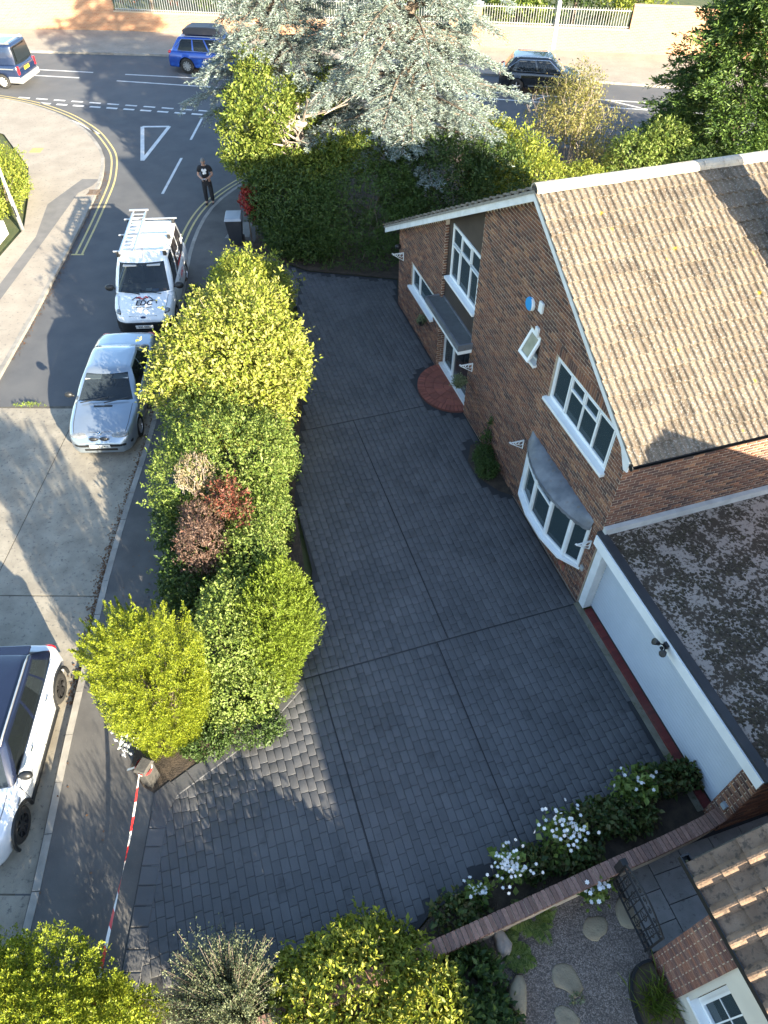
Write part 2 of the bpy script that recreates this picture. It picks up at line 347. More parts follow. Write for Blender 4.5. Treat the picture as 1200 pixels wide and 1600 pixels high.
for poly, z in (([(-13.3, 27.6), (-12.6, 29.9), (-11.9, 29.9), (-12.0, 29.3), (-12.4, 28.6), (-12.5, 25.0), (-12.7, 20), (-13.1, 20), (-12.9, 25)], .0),):
    sheet('tarmac_patch', poly, z, 'patch', w_foot)
sheet('pale_slab', [(-5.95, 25.0), (-5.05, 25.1), (-5.1, 26.3), (-5.7, 26.2)], .0, pm('pale_concrete_slab', (.20, .195, .18), (.24, .235, .22), 4, .9), e_foot)
# gully grating and cover in the pavement
g = MB()
for k in range(9): g.box(-11.98+.05*k-.018, -11.98+.05*k+.018, 28.5, 28.86, -.004, .006)
g.box(-12.03, -11.53, 28.45, 28.5, -.004, .008); g.box(-12.03, -11.53, 28.86, 28.91, -.004, .008)
g.build('drain_cover', pm('rusty_iron', (.10, .07, .05), (.16, .11, .07), 12, .8), w_foot)
g = MB(); g.box(-15.7, -15.2, 32.5, 33.0, -.004, .003); g.build('inspection_cover', pm('yellow_cover', (.45, .33, .10), (.3, .24, .12), 8, .8), w_foot)

def kerb(P_, side_, lo, hi, step=.9):
    mb = MB(); strip(mb, P_[lo:hi], .12, -.012, side_*.065); k = mb.build('kerb', 'sett_joint'); k['kind'] = 'structure'
    R_ = resample(P_[lo:hi], step)
    for i in range(len(R_)-1):
        a = Vector((*R_[i], 0)); b = Vector((*R_[i+1], 0)); d = (b-a).normalized(); q = Vector((-d.y, d.x, 0))*side_
        a += d*.006; b -= d*.006; m2 = MB(); h = .004*random.random()
        m2.add([tuple(p) for p in (a, b, b+q*.13, a+q*.13)]+[(p.x, p.y, RZ-.03) for p in (a, b, b+q*.13, a+q*.13)], [(0, 1, 2, 3), (0, 4, 5, 1), (1, 5, 6, 2), (2, 6, 7, 3), (3, 7, 4, 0)])
        o = m2.build('kerb_stone', 'kerb', k); o.location.z = h
iy = lambda P_, y: int(np.argmin(abs(P_[:, 1]-y)))
kerb(WK, 1, iy(WK[:120], 8), len(WK)-40); kerb(EK, -1, iy(EK[:120], .5), iy(EK[:140], 34.0)); kerb(FK, 1, 40, len(FK)-40)

# painted markings
def paint(name, mb, mat, parent): return mb.build(name, mat, parent)
wi = [p for p in WK if 23.9 < p[1] < 42 and p[0] > -30]; wi = np.array(wi)
ei = np.array([p for p in EK if 22.6 < p[1] < 34.5 and p[0] < -1])
for P_, sg in ((wi, -1), (ei, 1)):
    for d in (.28, .50):
        mb = MB(); strip(mb, P_, .075, RZ+.005, sg*d); paint('yellow_line', mb, 'yellow', side_road)
mb = MB(); mb.box(-11.3, -10.85, 23.87, 23.94, RZ, RZ+.0055); paint('yellow_line', mb, 'yellow', side_road)
def quad(a, b, w, z=RZ+.005):
    a = Vector((*a, z)); b = Vector((*b, z)); d = (b-a).normalized(); q = Vector((-d.y, d.x, 0))*w/2
    mb = MB(); mb.add([tuple(a-q), tuple(b-q), tuple(b+q), tuple(a+q)], [(0, 1, 2, 3)]); return mb
for row, (a, b) in enumerate((((-18.6, 39.5), (-8.3, 37.75)), ((-17.7, 38.8), (-8.2, 37.25)))):
    A0 = np.array(a); B0 = np.array(b); n = 11
    for k in range(n):
        p = A0+(B0-A0)*(k+.5*row)/n; q = p+(B0-A0)/n*.64
        if q[0] < -8.1: paint('give_way_dash', quad(p, q, .17 if row else .14), 'whiteline', side_road)
for a, b in (((-8.89, 37.0), (-8.95, 34.3)), ((-8.98, 32.3), (-9.07, 28.8)), ((-16.2, 36.6), (-17.0, 38.0)), ((-14.4, 36.0), (-13.3, 34.9)), ((-17.2, 37.75), (-15.9, 37.1)), ((-15.4, 36.75), (-14.4, 36.0))):
    paint('centre_dash', quad(a, b, .11), 'whiteline', side_road)
tr = [(-11.5, 35.8), (-10.25, 35.85), (-10.62, 32.0)]
for k in range(3):
    a, b = tr[k], tr[(k+1) % 3]; paint('give_way_triangle', quad(a, b, .17, RZ+.005+.0006*k), 'whiteline', side_road)
for a, b in (((-22, 44.1), (-15.9, 43.32)), ((-14.1, 43.05), (-8.0, 42.3)), ((-22, 43.2), (-16.4, 42.45)), ((-14.3, 42.04), (-8.2, 41.05)), ((2.5, 41.3), (13.04, 39.45)), ((2.5, 40.35), (12.88, 38.45)), ((12.9, 38.5), (11.2, 39.75)), ((8.2, 40.3), (7.2, 39.6)), ((4.9, 40.9), (3.9, 40.1)), ((15, 39.1), (22, 37.9)), ((15, 38.1), (22, 36.9))):
    paint('centre_line', quad(a, b, .12, RZ+.002+.0005*random.random()), 'whiteline', main_road)

# ------------------------------------------------------------------ garden soil and the drive
sheet('planting_bed', [(-4.6, 5.2), (-4.3, 4.85), (-4.0, 4.70), (-3.85, 4.93), (-2.4, 6.1), (-1.8, 7.0), (-1.55, 8.6), (-2.2, 11.9), (-2.35, 16.4), (-2.8, 19.6), (-3.6, 20.6), (-4.3, 19.5), (-4.75, 12), (-4.7, 8)], .006, 'soil')
sheet('planting_bed', [(-4.9, 24), (-3.88, 23.5), (-2.7, 22.75), (.4, 22.25), (.41, 20.9), (14, 25), (30, 25), (30, 31.5), (12, 33), (4, 34), (-1, 33.5), (-4.2, 30.5)], -.002, 'soil')
sheet('planting_bed', [(-4.1, 1.6), (-2.2, 1.7), (.7, 2.5), (.9, 2.2), (.7, -2), (-4.1, -2)], .006, 'soil')
DRIVE = [(-3.95, 23.45), (-2.73, 22.7), (.38, 22.2), (.41, 20.74), tuple(hw(12.45, -.04)[:2]), tuple(hw(16.7, -.06)[:2]), tuple(hw(16.35, -.4)[:2]), tuple(hw(16.95, -4.2)[:2]), (.85, 2.9), (.2, 2.2), (-2, 1.75), (-3.97, 1.7), (-4.07, 4.74), (-2.44, 6.15), (-1.82, 7.02), (-1.5, 8.4), (-1.62, 9.8), (-2.2, 11.9), (-2.35, 16.4), (-2.88, 20.45), (-2.94, 21.9), (-3.3, 22.75)]
drive = sheet('driveway', DRIVE, .0, 'sett_joint')
STEP = hw(4.65, .0)
BED2 = [tuple(hw(7.0, .02)[:2]), tuple(hw(7.05, -.33)[:2]), tuple(hw(7.6, -.62)[:2]), tuple(hw(8.2, -.6)[:2]), tuple(hw(8.8, -.3)[:2]), tuple(hw(9.1, .02)[:2])]
sheet('planting_bed', BED2, .012, 'soil')
def in_step(s, n): return ((s-4.65)/1.12)**2+((n-.1)/1.02)**2 < 1 and n < .2
# one sett: flat top with worn, chamfered edges
def sett_mesh(l, w, h=.007, c=.010):
    V = []; 
    for z, e in ((-.004, 0), (h*.45, .001), (h, c)):
        for x, y in ((-1, -1), (1, -1), (1, 1), (-1, 1)): V.append((x*(l/2-e), y*(w/2-e), z))
    F = [(8, 9, 10, 11)]
    for r in (0, 4):
        for k in range(4): F.append((r+k, r+(k+1) % 4, r+4+(k+1) % 4, r+4+k))
    return V, F
SL, SW = .236, .142
inner = [tuple(p) for p in offs(np.array(DRIVE+[DRIVE[0]]), .0)]
dpoly = DRIVE
bpolyL = [(-3.97, 1.7), (-4.07, 4.74), (-2.44, 6.15), (-1.82, 7.02)]
def near_left(x, y, d):
    for (x1, y1), (x2, y2) in zip(bpolyL[:-1], bpolyL[1:]):
        dx, dy = x2-x1, y2-y1; t = max(0, min(1, ((x-x1)*dx+(y-y1)*dy)/(dx*dx+dy*dy)))
        if math.hypot(x-x1-t*dx, y-y1-t*dy) < d: return True
    return False
tr_s = [5.15, 12.41]          # transverse joints (s)
ln_n = {0: [], 1: [-2.83], 2: [-4.32, -1.96]}
vset = []
random.seed(3)
n0 = -10.4
nn = n0
col_i = 0
while nn < .3:
    w = SW
    s = -4.4+random.random()*SL
    while s < 20.2:
        l = SL*random.choice((.82, .95, 1., 1., 1.08, 1.2))
        # close up to the transverse joints
        for t in tr_s:
            if s < t < s+l+.09: l = t-s-.007
        if l < .03: s += .03; continue
        sc, nc = s+l/2, nn+w/2
        P_ = hw(sc, nc)
        corners = [hw(sc+a*l*.46, nc+b*w*.46) for a in (-1, 1) for b in (-1, 1)]
        ok = all(inpoly(q.x, q.y, dpoly) for q in corners) and not any(inpoly(q.x, q.y, BED2) for q in corners) and not any(in_step(*hl(q.x, q.y)) for q in corners)
        if ok and not near_left(P_.x, P_.y, .22):
            reg = 0 if sc < tr_s[0] else (1 if sc < tr_s[1] else 2)
            shift = 0
            vset.append((sc, nc, l, w))
        s += l+.006
    nn += w+.006
    for t in ():
        if nn-w-.004 < t < nn: nn += .012
    col_i += 1
# border stones along the street edge
bp = np.concatenate([resample(bpolyL[:2], .31)]+[resample(bpolyL[1:], .31)[1:]])
bord = []
for i in range(len(bp)-1):
    a, b = bp[i], bp[i+1]; d = b-a; L_ = np.linalg.norm(d); t = d/L_; q = np.array([t[1], -t[0]])
    c = (a+b)/2+q*.165; bord.append((c[0], c[1], math.atan2(t[1], t[0]), L_-.008, .30))
# largest in the photograph first: nearest to the camera
vset.sort(key=lambda r: (hw(r[0], r[1])-Vector((0, 0, CAM_H))).length+(0 if hw(r[0], r[1]).y > 2.3 else 4))
UV, UF = sett_mesh(SL, SW)
sm = bpy.data.meshes.new('sett'); sm.from_pydata(UV, [], UF); sm.materials.append(M['sett'])
def sett_mtx(r, k=1):
    s, n, l, w = r; p = hw(s, n, .002*random.random())
    R_ = Matrix.Rotation(HYAW+random.uniform(-.012, .012), 4, 'Z') @ Matrix.Rotation(random.uniform(-.004, .004), 4, 'X') @ Matrix.Rotation(random.uniform(-.003, .003), 4, 'Y')
    return Matrix.Translation(p) @ R_ @ Matrix.Diagonal((l/SL, w/SW, 1, 1))
for r in vset[:270]:
    o = link('sett', sm, None, drive); o.matrix_local = sett_mtx(r)
merge_copies('setts', UV, UF, [sett_mtx(r) for r in vset[270:]], 'sett', drive)['kind'] = 'stuff'
m_ = MB(); m_.prism([(-4.05, 4.42), (-3.75, 4.42), (-3.62, 4.78), (-3.84, 4.95), (-4.06, 4.74)], -.004, .0195); m_.build('border_stone', 'sett', drive)
bV, bF = sett_mesh(.31, .3)
for x, y, a, l, w in bord:
    me = bpy.data.meshes.new('border_stone'); V_, F_ = sett_mesh(l, w, .018, .016); me.from_pydata(V_, [], F_); o = link('border_stone', me, 'sett', drive)
    o.location = (x, y, .001); o.rotation_euler = (0, 0, a)
for pts in ((hw(5.16, -3.01)[:2], hw(12.40, -3.03)[:2]), (hw(12.42, -5.81)[:2], hw(17.6, -5.79)[:2]), (hw(12.42, -3.28)[:2], hw(16.6, -3.30)[:2])):
    m_ = MB(); strip(m_, resample(pts, .3), .022, .0115); m_.build('expansion_joint', pm('mastic', (.010, .010, .012), None, rough=.7), drive)
# curved edging round the doorstep and the little bed
def ring(pts, w, step, mat, parent, name, z=.0, h=.012):
    R_ = resample(pts, step)
    for i in range(len(R_)-1):
        a, b = R_[i], R_[i+1]; d = b-a; L_ = np.linalg.norm(d); me = bpy.data.meshes.new(name); V_, F_ = sett_mesh(L_-.008, w, h); me.from_pydata(V_, [], F_)
        o = link(name, me, mat, parent); o.location = ((a[0]+b[0])/2, (a[1]+b[1])/2, z); o.rotation_euler = (0, 0, math.atan2(d[1], d[0]))
# terracotta doorstep: low half-round platform with radial stones and an edge course
step = empty('doorstep', hw(4.65, .1), HYAW, 'half round terracotta imprinted doorstep in front of the front door', 'step')
th = np.linspace(PI, 2*PI, 33)
mb = MB(); mb.prism([(1.10*math.cos(t), 1.0*math.sin(t)) for t in th]+[(1.1, .12), (-1.1, .12)], -.02, .06); mb.build('platform', 'terracotta_joint', step)
def arcstones(r0, r1, k, nm):
    for i in range(k):
        a0 = PI+PI*i/k+.012; a1 = PI+PI*(i+1)/k-.012; m2 = MB()
        pts = [(r*1.10*math.cos(a), r*math.sin(a)) for r, a in ((r0, a0), (r1, a0), (r1, (a0+a1)/2), (r1, a1), (r0, a1))]
        m2.prism(pts, .05, .07+.003*random.random()); m2.build(nm, 'terracotta', step)
arcstones(.80, .995, 26, 'edge_stone'); arcstones(.56, .785, 9, 'paving_stone'); arcstones(.28, .545, 6, 'paving_stone'); arcstones(.0, .265, 3, 'paving_stone')
# tarmac strip beside the garage
# ------------------------------------------------------------------ house
house = empty('brick_house', HA, HYAW, 'brown brick house with pitched tiled roof, bow window and porch canopy', 'house')
AP_S = 8.0; SLOPE = .55; DEPTH = 7.2
def zr(s, top=6.92): return top-SLOPE*abs(s-AP_S)          # underside of the bargeboard
BRV, BRF = [], [(0, 2, 3, 1), (4, 5, 7, 6), (0, 1, 5, 4), (2, 6, 7, 3), (0, 4, 6, 2), (1, 3, 7, 5)]
for z in (-.0305, .0305):
    for y in (-.004, .02):
        for x in (-.1075, .1075): BRV.append((x, y, z))
brick_me = {}
def bricks(parent, rows, place, mat, name='brick', keep=0, key=None, gap=.0):
    """rows: (z, [(a0,a1),..]); place(a, z) -> local matrix with x along the wall, -y outwards"""
    if mat not in brick_me:
        me = bpy.data.meshes.new('brick'); me.from_pydata(BRV, [], BRF); me.materials.append(M[mat]); brick_me[mat] = me
    out = []
    for i, (z, ivs) in enumerate(rows):
        for a0, a1 in ivs:
            a = a0-((a0/.225+(i % 2)*.5) % 1)*.225
            while a < a1:
                l, r = max(a+.007, a0), min(a+.218, a1)
                if r-l > .012: out.append(((l+r)/2, z, r-l))
                a += .225
    ms = []
    for a, z, l in out: ms.append((place(a, z) @ Matrix.Translation((0, random.uniform(-.002, .002), 0)) @ Matrix.Diagonal((l/.215, 1, 1, 1)), a, z, l))
    if key: ms.sort(key=lambda m: key(m[1], m[2], m[3]))
    for m, a, z, l in ms[:keep]:
        o = link(name, brick_me[mat], None, parent); o.matrix_local = m
    if len(ms) > keep: merge_copies(name+'s', BRV, BRF, [m[0] for m in ms[keep:]], mat, parent)['kind'] = 'stuff'
def sub(iv, holes):
    r = [iv]
    for h0, h1 in holes:
        n = []
        for a, b in r:
            if h1 <= a or h0 >= b: n.append((a, b))
            else:
                if h0 > a: n.append((a, h0))
                if h1 < b: n.append((h1, b))
        r = n
    return r
gplace = lambda nn: (lambda a, z: Matrix.Translation((a, nn, z)))
# wall cores with mortar
def wallpoly(name, poly, n0, n1, mat, parent=house):
    mb = MB(); mb.extr(poly, lambda a, b, k: (a, n0 if k == 0 else n1, b)); return mb.build(name, mat, parent)
OPEN = [(1.15, 3.07, 1.30, 2.06), (8.40, 8.90, 3.84, 4.48), (9.56, 11.90, 3.50, 4.56), (9.36, 12.0, .88, 2.2)]
MT = .002
def wallcore(a0, a1, ztop, holes, n0, n1, mat):
    mb = MB(); xs = sorted({a0, a1}|{x for h in holes for x in h[:2] if a0 < x < a1}|({AP_S} if a0 < AP_S < a1 else set()))
    for x0, x1 in zip(xs[:-1], xs[1:]):
        cur = -.1
        for h in sorted([h for h in holes if h[0] < (x0+x1)/2 < h[1]], key=lambda h: h[2]):
            mb.box(x0, x1, n0, n1, cur, h[2]); cur = h[3]
        mb.extr([(x0, cur), (x1, cur), (x1, ztop(x1)), (x0, ztop(x0))], lambda a, b, k: (a, n0 if k == 0 else n1, b))
    return mb.build('wall', mat, house)
zt_ = lambda s: zr(s)+.03
lw = wallcore(0, 3.55, zt_, OPEN, MT, .28, 'mortar') if True else wallpoly('wall', [(0, -.1), (3.55, -.1), (3.55, zr(3.55)+.05), (0, zr(0)+.05)], MT, .28, 'mortar')
gw = wallcore(5.72, 12.37-MT, zt_, OPEN, MT, .3, 'mortar')
def rowsfor(a0, a1, ztop, holes, z0=.0, maxz=7.):
    R_ = []; z = z0+.0375
    while z < maxz:
        hs = [(h[0], h[1]) for h in holes if h[2] < z+.03 and h[3] > z-.03]
        lo, hi = a0, a1
        # clip by the sloping roof line
        step_ = .02; xs = [x for x in np.arange(a0, a1+1e-6, step_) if ztop(x) > z+.01]
        if xs: R_.append((z, sub((max(a0, xs[0]), min(a1, xs[-1])), hs)))
        z += .075
    return R_
random.seed(5)
ckey = lambda a, z, l: (hw(a, 0, z)-cam.location).length+(3 if l < .2 else 0)
bricks(lw, rowsfor(0, 3.55, zr, OPEN), gplace(-.0), 'brick')
sol = (9.50, 11.96, 4.58, 4.80)
bricks(gw, rowsfor(5.72, 12.37, zr, OPEN+[sol]), gplace(0.), 'brick', keep=120, key=ckey)
for k in range(33):   # soldier course over the upper window
    a = 9.50+.075*k+.037
    if a < 11.95 and zr(a) > 4.85:
        o = link('soldier_brick', brick_me['brick'], None, gw); o.matrix_local = Matrix.Translation((a, 0, 4.69)) @ Matrix.Rotation(PI/2, 4, 'Y')
# returns of the left panel and of the porch recess
rt = MB(); rt.box(3.55-.001, 3.55+.0, .0, .28, 0, 4.4)
bricks(lw, [(.0375+.075*k, [(.0, .28)]) for k in range(58)], lambda a, z: Matrix.Translation((3.548, a, z)) @ Matrix.Rotation(PI/2, 4, 'Z'), 'brick')
# side wall above the garage roof
sw = wallpoly('wall', [(0, 0), (0, 0), (0, 0)], 0, 0, 'mortar') if False else None
mb = MB(); mb.box(12.07, 12.37-MT, .301, DEPTH, 0, 4.42); sw = mb.build('wall', 'mortar', house)
skey = lambda a, z, l: (hw(12.37, a, z)-cam.location).length+(3 if l < .2 else 0)
bricks(sw, [(.0375+.075*k, [(.0, DEPTH)]) for k in range(31, 60)], lambda a, z: Matrix.Translation((12.37, a, z)) @ Matrix.Rotation(PI/2, 4, 'Z'), 'brick', keep=150, key=skey)
mb = MB(); mb.box(0, 12.0, DEPTH-.3, DEPTH, 0, 2.4); mb.box(0, .28, .3, DEPTH-.3, 0, 2.4)
mb.extr([(0.3, 2.4), (12.0, 2.4), (12.0, 4.5), (8, 6.7)], lambda a, b, k: (a, DEPTH-.3 if k == 0 else DEPTH, b)); mb.build('wall', 'mortar', house)
# dark cladding in the recess and the porch back wall
mb = MB(); mb.extr([(3.54, 2.25), (5.73, 2.25), (5.73, zr(5.73)+.08), (3.54, zr(3.54)+.08)], lambda a, b, k: (a, .10+.04*k, b)); cl = mb.build('cladding', 'panel', house)
for k in range(9):
    z = 2.35+.075*k; m2 = MB(); m2.box(3.56, 5.71, .088, .1, z, z+.066); m2.build('cladding_course', 'panel', cl)
mb = MB(); mb.box(3.4, 5.8, .9, 1.0, -.05, 2.3); mb.box(3.45, 3.55, .28, .9, -.05, 2.3); mb.box(5.72, 5.82, .3, .9, -.05, 2.3); mb.box(3.4, 5.8, .25, 1.0, -.06, .02); mb.build('porch_interior', 'dark_room', house)
# canopy
cp = MB(); cp.box(3.44, 5.80, -.36, .10, 2.16, 2.30); can = cp.build('canopy', 'felt', house)
m2 = MB(); m2.box(3.42, 5.82, -.38, .097, 2.04, 2.158); m2.build('fascia', 'white', can)
m2 = MB(); m2.box(3.40, 5.84, -.40, -.35, 2.155, 2.325); m2.box(5.79, 5.84, -.349, -.002, 2.155, 2.325); m2.box(3.40, 3.45, -.349, -.002, 2.155, 2.325); m2.box(3.5, 5.7, .062, .099, 2.30, 2.36); m2.build('lead_edge', 'lead', can)

def window(parent, s0, s1, z0, z1, n, lay, fw=.06, sill=True, blind=None, depth=.08, room=True, nm='window'):
    """lay: list of panes (a0,a1,b0,b1) as fractions"""
    fr = MB(); nf = n-.012
    fr.box(s0, s1, nf, nf+depth, z0, z0+fw); fr.box(s0, s1, nf, nf+depth, z1-fw, z1); fr.box(s0, s0+fw, nf+.001, nf+depth, z0+fw, z1-fw); fr.box(s1-fw, s1, nf+.001, nf+depth, z0+fw, z1-fw)
    W_, H_ = s1-s0-2*fw, z1-z0-2*fw
    panes = []
    for a0, a1, b0, b1, cas in lay:
        x0, x1, y0, y1 = s0+fw+W_*a0, s0+fw+W_*a1, z0+fw+H_*b0, z0+fw+H_*b1; b_ = .038 if cas else .018; t = nf-(.014 if cas else -.004)
        fr.box(x0, x1, t, t+.05, y0, y0+b_); fr.box(x0, x1, t, t+.05, y1-b_, y1); fr.box(x0, x0+b_, t+.001, t+.05, y0+b_, y1-b_); fr.box(x1-b_, x1, t+.001, t+.05, y0+b_, y1-b_)
        panes.append((x0+b_, x1-b_, y0+b_, y1-b_))
    w = fr.build(nm, 'white', parent)
    for x0, x1, y0, y1 in panes:
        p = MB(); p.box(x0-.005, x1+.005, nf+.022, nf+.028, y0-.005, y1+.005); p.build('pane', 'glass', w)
    if sill: p = MB(); p.box(s0-.06, s1+.06, n-.15, n+.03, z0-.07, z0-.002); p.build('sill', 'white', w, bevel=.008)
    if room: p = MB(); p.box(s0+.02, s1-.02, n+.30, n+.32, z0, z1); p.build('dark_room', 'dark_room', w)
    if blind == 'slats':
        p = MB(); z = z0+fw
        while z < z1-fw: p.add([(s0+fw, n+.085, z), (s1-fw, n+.085, z), (s1-fw, n+.125, z+.022), (s0+fw, n+.125, z+.022)], [(0, 1, 2, 3)]); z += .034
        p.build('blind', 'blind', w, fix=False)
    if blind == 'curtain':
        p = MB(); N_ = 40
        for a, b in ((s0+fw, s0+fw+.45*(s1-s0)/2), (s1-fw-.45*(s1-s0)/2, s1-fw)):
            vs = [];
            for k in range(N_+1): vs += [(a+(b-a)*k/N_, n+.13+.02*math.sin(k*1.9), z) for z in (z0+.03, z1-.03)]
            p.add(vs, [(2*k, 2*k+2, 2*k+3, 2*k+1) for k in range(N_)])
        p.build('curtain', 'curtain', w, fix=False)
    if blind == 'frosted': p = MB(); p.box(s0+.05, s1-.05, nf+.034, nf+.038, z0+.05, z1-.05); p.build('frosted_film', pm('frosted', (.24, .27, .24), (.30, .33, .28), 6, .5), w)
    return w
T = True; F_ = False
window(house, 1.17, 3.05, 1.32, 2.04, .05, [(0, .34, 0, 1, T), (.36, 1, 0, 1, F_)], blind='frosted')
window(house, 9.58, 11.88, 3.52, 4.56, .05, [(0, .26, 0, 1, T), (.27, .50, 0, .66, F_), (.27, .50, .68, 1, T), (.51, .74, 0, .66, F_), (.51, .74, .68, 1, T), (.75, 1, 0, 1, T)], blind='slats', depth=.07)
window(house, 3.86, 5.66, 3.10, 4.52, .085, [(0, .30, 0, .66, T), (0, .30, .69, 1, F_), (.32, .68, 0, .66, F_), (.32, .68, .69, 1, T), (.70, 1, 0, .66, T), (.70, 1, .69, 1, F_)], blind='curtain', depth=.05, room=False)
m2 = MB(); m2.box(3.78, 5.71, .03, .086, 2.96, 3.028); m2.build('lead_apron', 'lead', house)
# small window with its casement pushed open at the bottom
w = window(house, 8.42, 8.88, 3.86, 4.46, .06, [], sill=True, room=True, fw=.05)
pv = Matrix.Translation((0, .05, 4.44)) @ Matrix.Rotation(rad(-24), 4, 'X')
p = MB()
for a in ((8.43, 8.87, -.03, .02, -.06, 0), (8.43, 8.87, -.03, .02, -.58, -.51), (8.43, 8.49, -.03, .02, -.51, -.06), (8.81, 8.87, -.03, .02, -.51, -.06)): p.box(*a, mtx=pv)
cs_ = p.build('casement', 'white', w)
p = MB(); p.box(8.485, 8.815, -.008, -.002, -.515, -.055, mtx=pv); p.build('pane', pm('obscure_pane', (.20, .22, .17), (.30, .30, .24), 5, .25), cs_) if False else p.build('pane', pm('obscure_pane', (.20, .22, .17), (.30, .30, .24), 5, .25), w)
# front door screen: side light, dark door, hanging plant behind the bracket
d = MB(); n_ = .20
d.box(3.56, 5.71, n_, n_+.08, 2.0, 2.06); d.box(3.56, 3.64, n_, n_+.08, .13, 2.0); d.box(5.63, 5.71, n_, n_+.08, .13, 2.0); d.box(4.22, 4.30, n_, n_+.08, .13, 2.0); d.box(3.64, 4.22, n_+.005, n_+.07, .13, .22); d.box(3.64, 4.22, n_+.005, n_+.07, 1.92, 2.0)
fd = d.build('door_frame', 'white', house)
p = MB(); p.box(3.54, 5.715, .08, .27, .02, .128); p.build('threshold', 'white_old', fd)
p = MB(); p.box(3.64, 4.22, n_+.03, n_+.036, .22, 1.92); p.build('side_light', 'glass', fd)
p = MB(); p.box(4.31, 5.62, n_+.04, n_+.09, .13, 1.99); dr = p.build('door', pm('black_door', (.012, .013, .015), (.02, .02, .022), 5, .25), fd)
for a in (4.42, 5.02): 
    p = MB(); p.box(a, a+.48, n_+.03, n_+.041, 1.0, 1.85); p.build('door_glass', 'glass_dark', dr)

# bow window with its lead roof
BWP = [(9.34, -.01), (9.62, -.17), (10.18, -.28), (10.70, -.32), (11.22, -.28), (11.76, -.17), (12.03, -.01)]
corner = [BWP[0], (9.70, -.20), (10.34, -.32), (11.06, -.32), (11.68, -.20), BWP[-1]]
bw = MB(); posts = []
for (a, b) in zip(corner[:-1], corner[1:]):
    pass
for q in corner: bw.box(q[0]-.045, q[0]+.045, q[1]-.02, q[1]+.06, .90, 2.14)
for a, b in zip(corner[:-1], corner[1:]):
    for z, h in ((.93, .075), (2.10, .07)): bw.bar((a[0], a[1]+.02, z), (b[0], b[1]+.02, z), .055, h)
for k in (1, 2):
    a, b = corner[k], corner[k+1]; bw.bar((a[0], a[1]+.02, 1.78), (b[0], b[1]+.02, 1.78), .05, .055)
bow = bw.build('bow_window', 'white', house)
for k, (a, b) in enumerate(zip(corner[:-1], corner[1:])):
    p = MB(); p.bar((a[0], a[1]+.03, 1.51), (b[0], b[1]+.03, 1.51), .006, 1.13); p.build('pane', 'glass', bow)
p = MB(); sl = [(9.24, .0)]+[(x, y-.11) for x, y in corner[1:-1]]+[(12.12, .0)]; p.prism(sl, .81, .885); p.build('sill', 'white', bow, bevel=.01)
p = MB(); p.prism([(q[0], q[1]+.07) for q in corner]+[(12.0, .02), (9.4, .02)], .886, .90); p.build('window_board', 'white_old', bow)
p = MB(); p.box(9.4, 11.98, .55, .57, .88, 2.2); p.box(9.38, 9.40, .0, .55, .88, 2.2); p.box(11.98, 12.0, .0, .55, .88, 2.2); p.box(9.4, 11.98, .0, .55, .86, .88); p.build('dark_room', pm('dim_room', (.06, .065, .065), (.09, .095, .09), 2, .9), bow)
for x, c in ((10.5, (.30, .24, .2)), (10.9, (.1, .16, .09)), (11.4, (.35, .34, .30)), (11.6, (.10, .08, .07))):
    p = MB(); p.lathe([(0, .89), (.07, .89), (.10, 1.0), (.07, 1.14), (.04, 1.2), (0, 1.22)], 10, c=(x, .06, 0)); p.build('ornament', pm('ornament', c, None, rough=.4), bow, smooth=True)
# lead: curved cheek from the scalloped front edge up to the wall
ld = MB(); NS, NR = 40, 6; vs = []
for i in range(NS+1):
    t = i/NS; s = 9.30+2.78*t; bow_n = -.40*math.sin(PI*min(1, max(0, t)))**.62-.03
    for j in range(NR+1):
        k = j/NR; vs.append((s, bow_n*(1-k)-.006*k, 2.13+.19*math.sin(k*PI/2)+.03*k+.010*math.sin(i*1.7)))
fs = [(i*(NR+1)+j, (i+1)*(NR+1)+j, (i+1)*(NR+1)+j+1, i*(NR+1)+j+1) for i in range(NS) for j in range(NR)]
ld.add(vs, fs); o = ld.build('lead_roof', 'lead', bow, smooth=True)
ld = MB(); vs = []; N2 = 120
for i in range(N2+1):
    t = i/N2; s = 9.30+2.78*t; bn = -.40*math.sin(PI*t)**.62-.034
    vs += [(s, bn, 2.145), (s, bn, 2.085-.028*abs(math.sin(i*PI/7.5)))]
ld.add(vs, [(2*i, 2*i+2, 2*i+3, 2*i+1) for i in range(N2)]); ld.build('scalloped_edge', 'lead', bow)
p = MB(); p.prism([(q[0], q[1]-.035) for q in corner]+[(12.0, .02), (9.4, .02)], 2.138, 2.155); p.build('head_board', 'white', bow)

# bargeboards, soffit, ridge, gutter
for sgn, e in ((-1, -.92), (1, 12.62)):
    poly = [(AP_S, zr(AP_S)), (e, zr(e)), (e, zr(e)+.21), (AP_S, zr(AP_S)+.21)]
    mb = MB(); mb.extr(poly, lambda a, b, k: (a, -.17 if k == 0 else -.14, b)); mb.build('bargeboard', 'white_old', house)
    mb = MB(); poly = [(AP_S, zr(AP_S)+.06), (e, zr(e)+.06), (e, zr(e)+.09), (AP_S, zr(AP_S)+.09)]
    mb.extr(poly, lambda a, b, k: (a, -.139 if k == 0 else .0, b)); mb.build('soffit', 'white_old', house)
mb = MB(); mb.add([(12.30, -.172, zr(12.3)+.005), (12.62, -.172, zr(12.62)), (12.62, -.172, zr(12.62)-.12), (12.52, -.172, zr(12.62)-.14), (12.30, -.14, zr(12.3)+.005), (12.62, -.14, zr(12.62)), (12.62, -.14, zr(12.62)-.12), (12.52, -.14, zr(12.62)-.14)], [(0, 1, 2, 3), (7, 6, 5, 4), (0, 3, 7, 4), (1, 0, 4, 5), (2, 1, 5, 6), (3, 2, 6, 7)]); mb.build('bargeboard_foot', 'white_old', house)
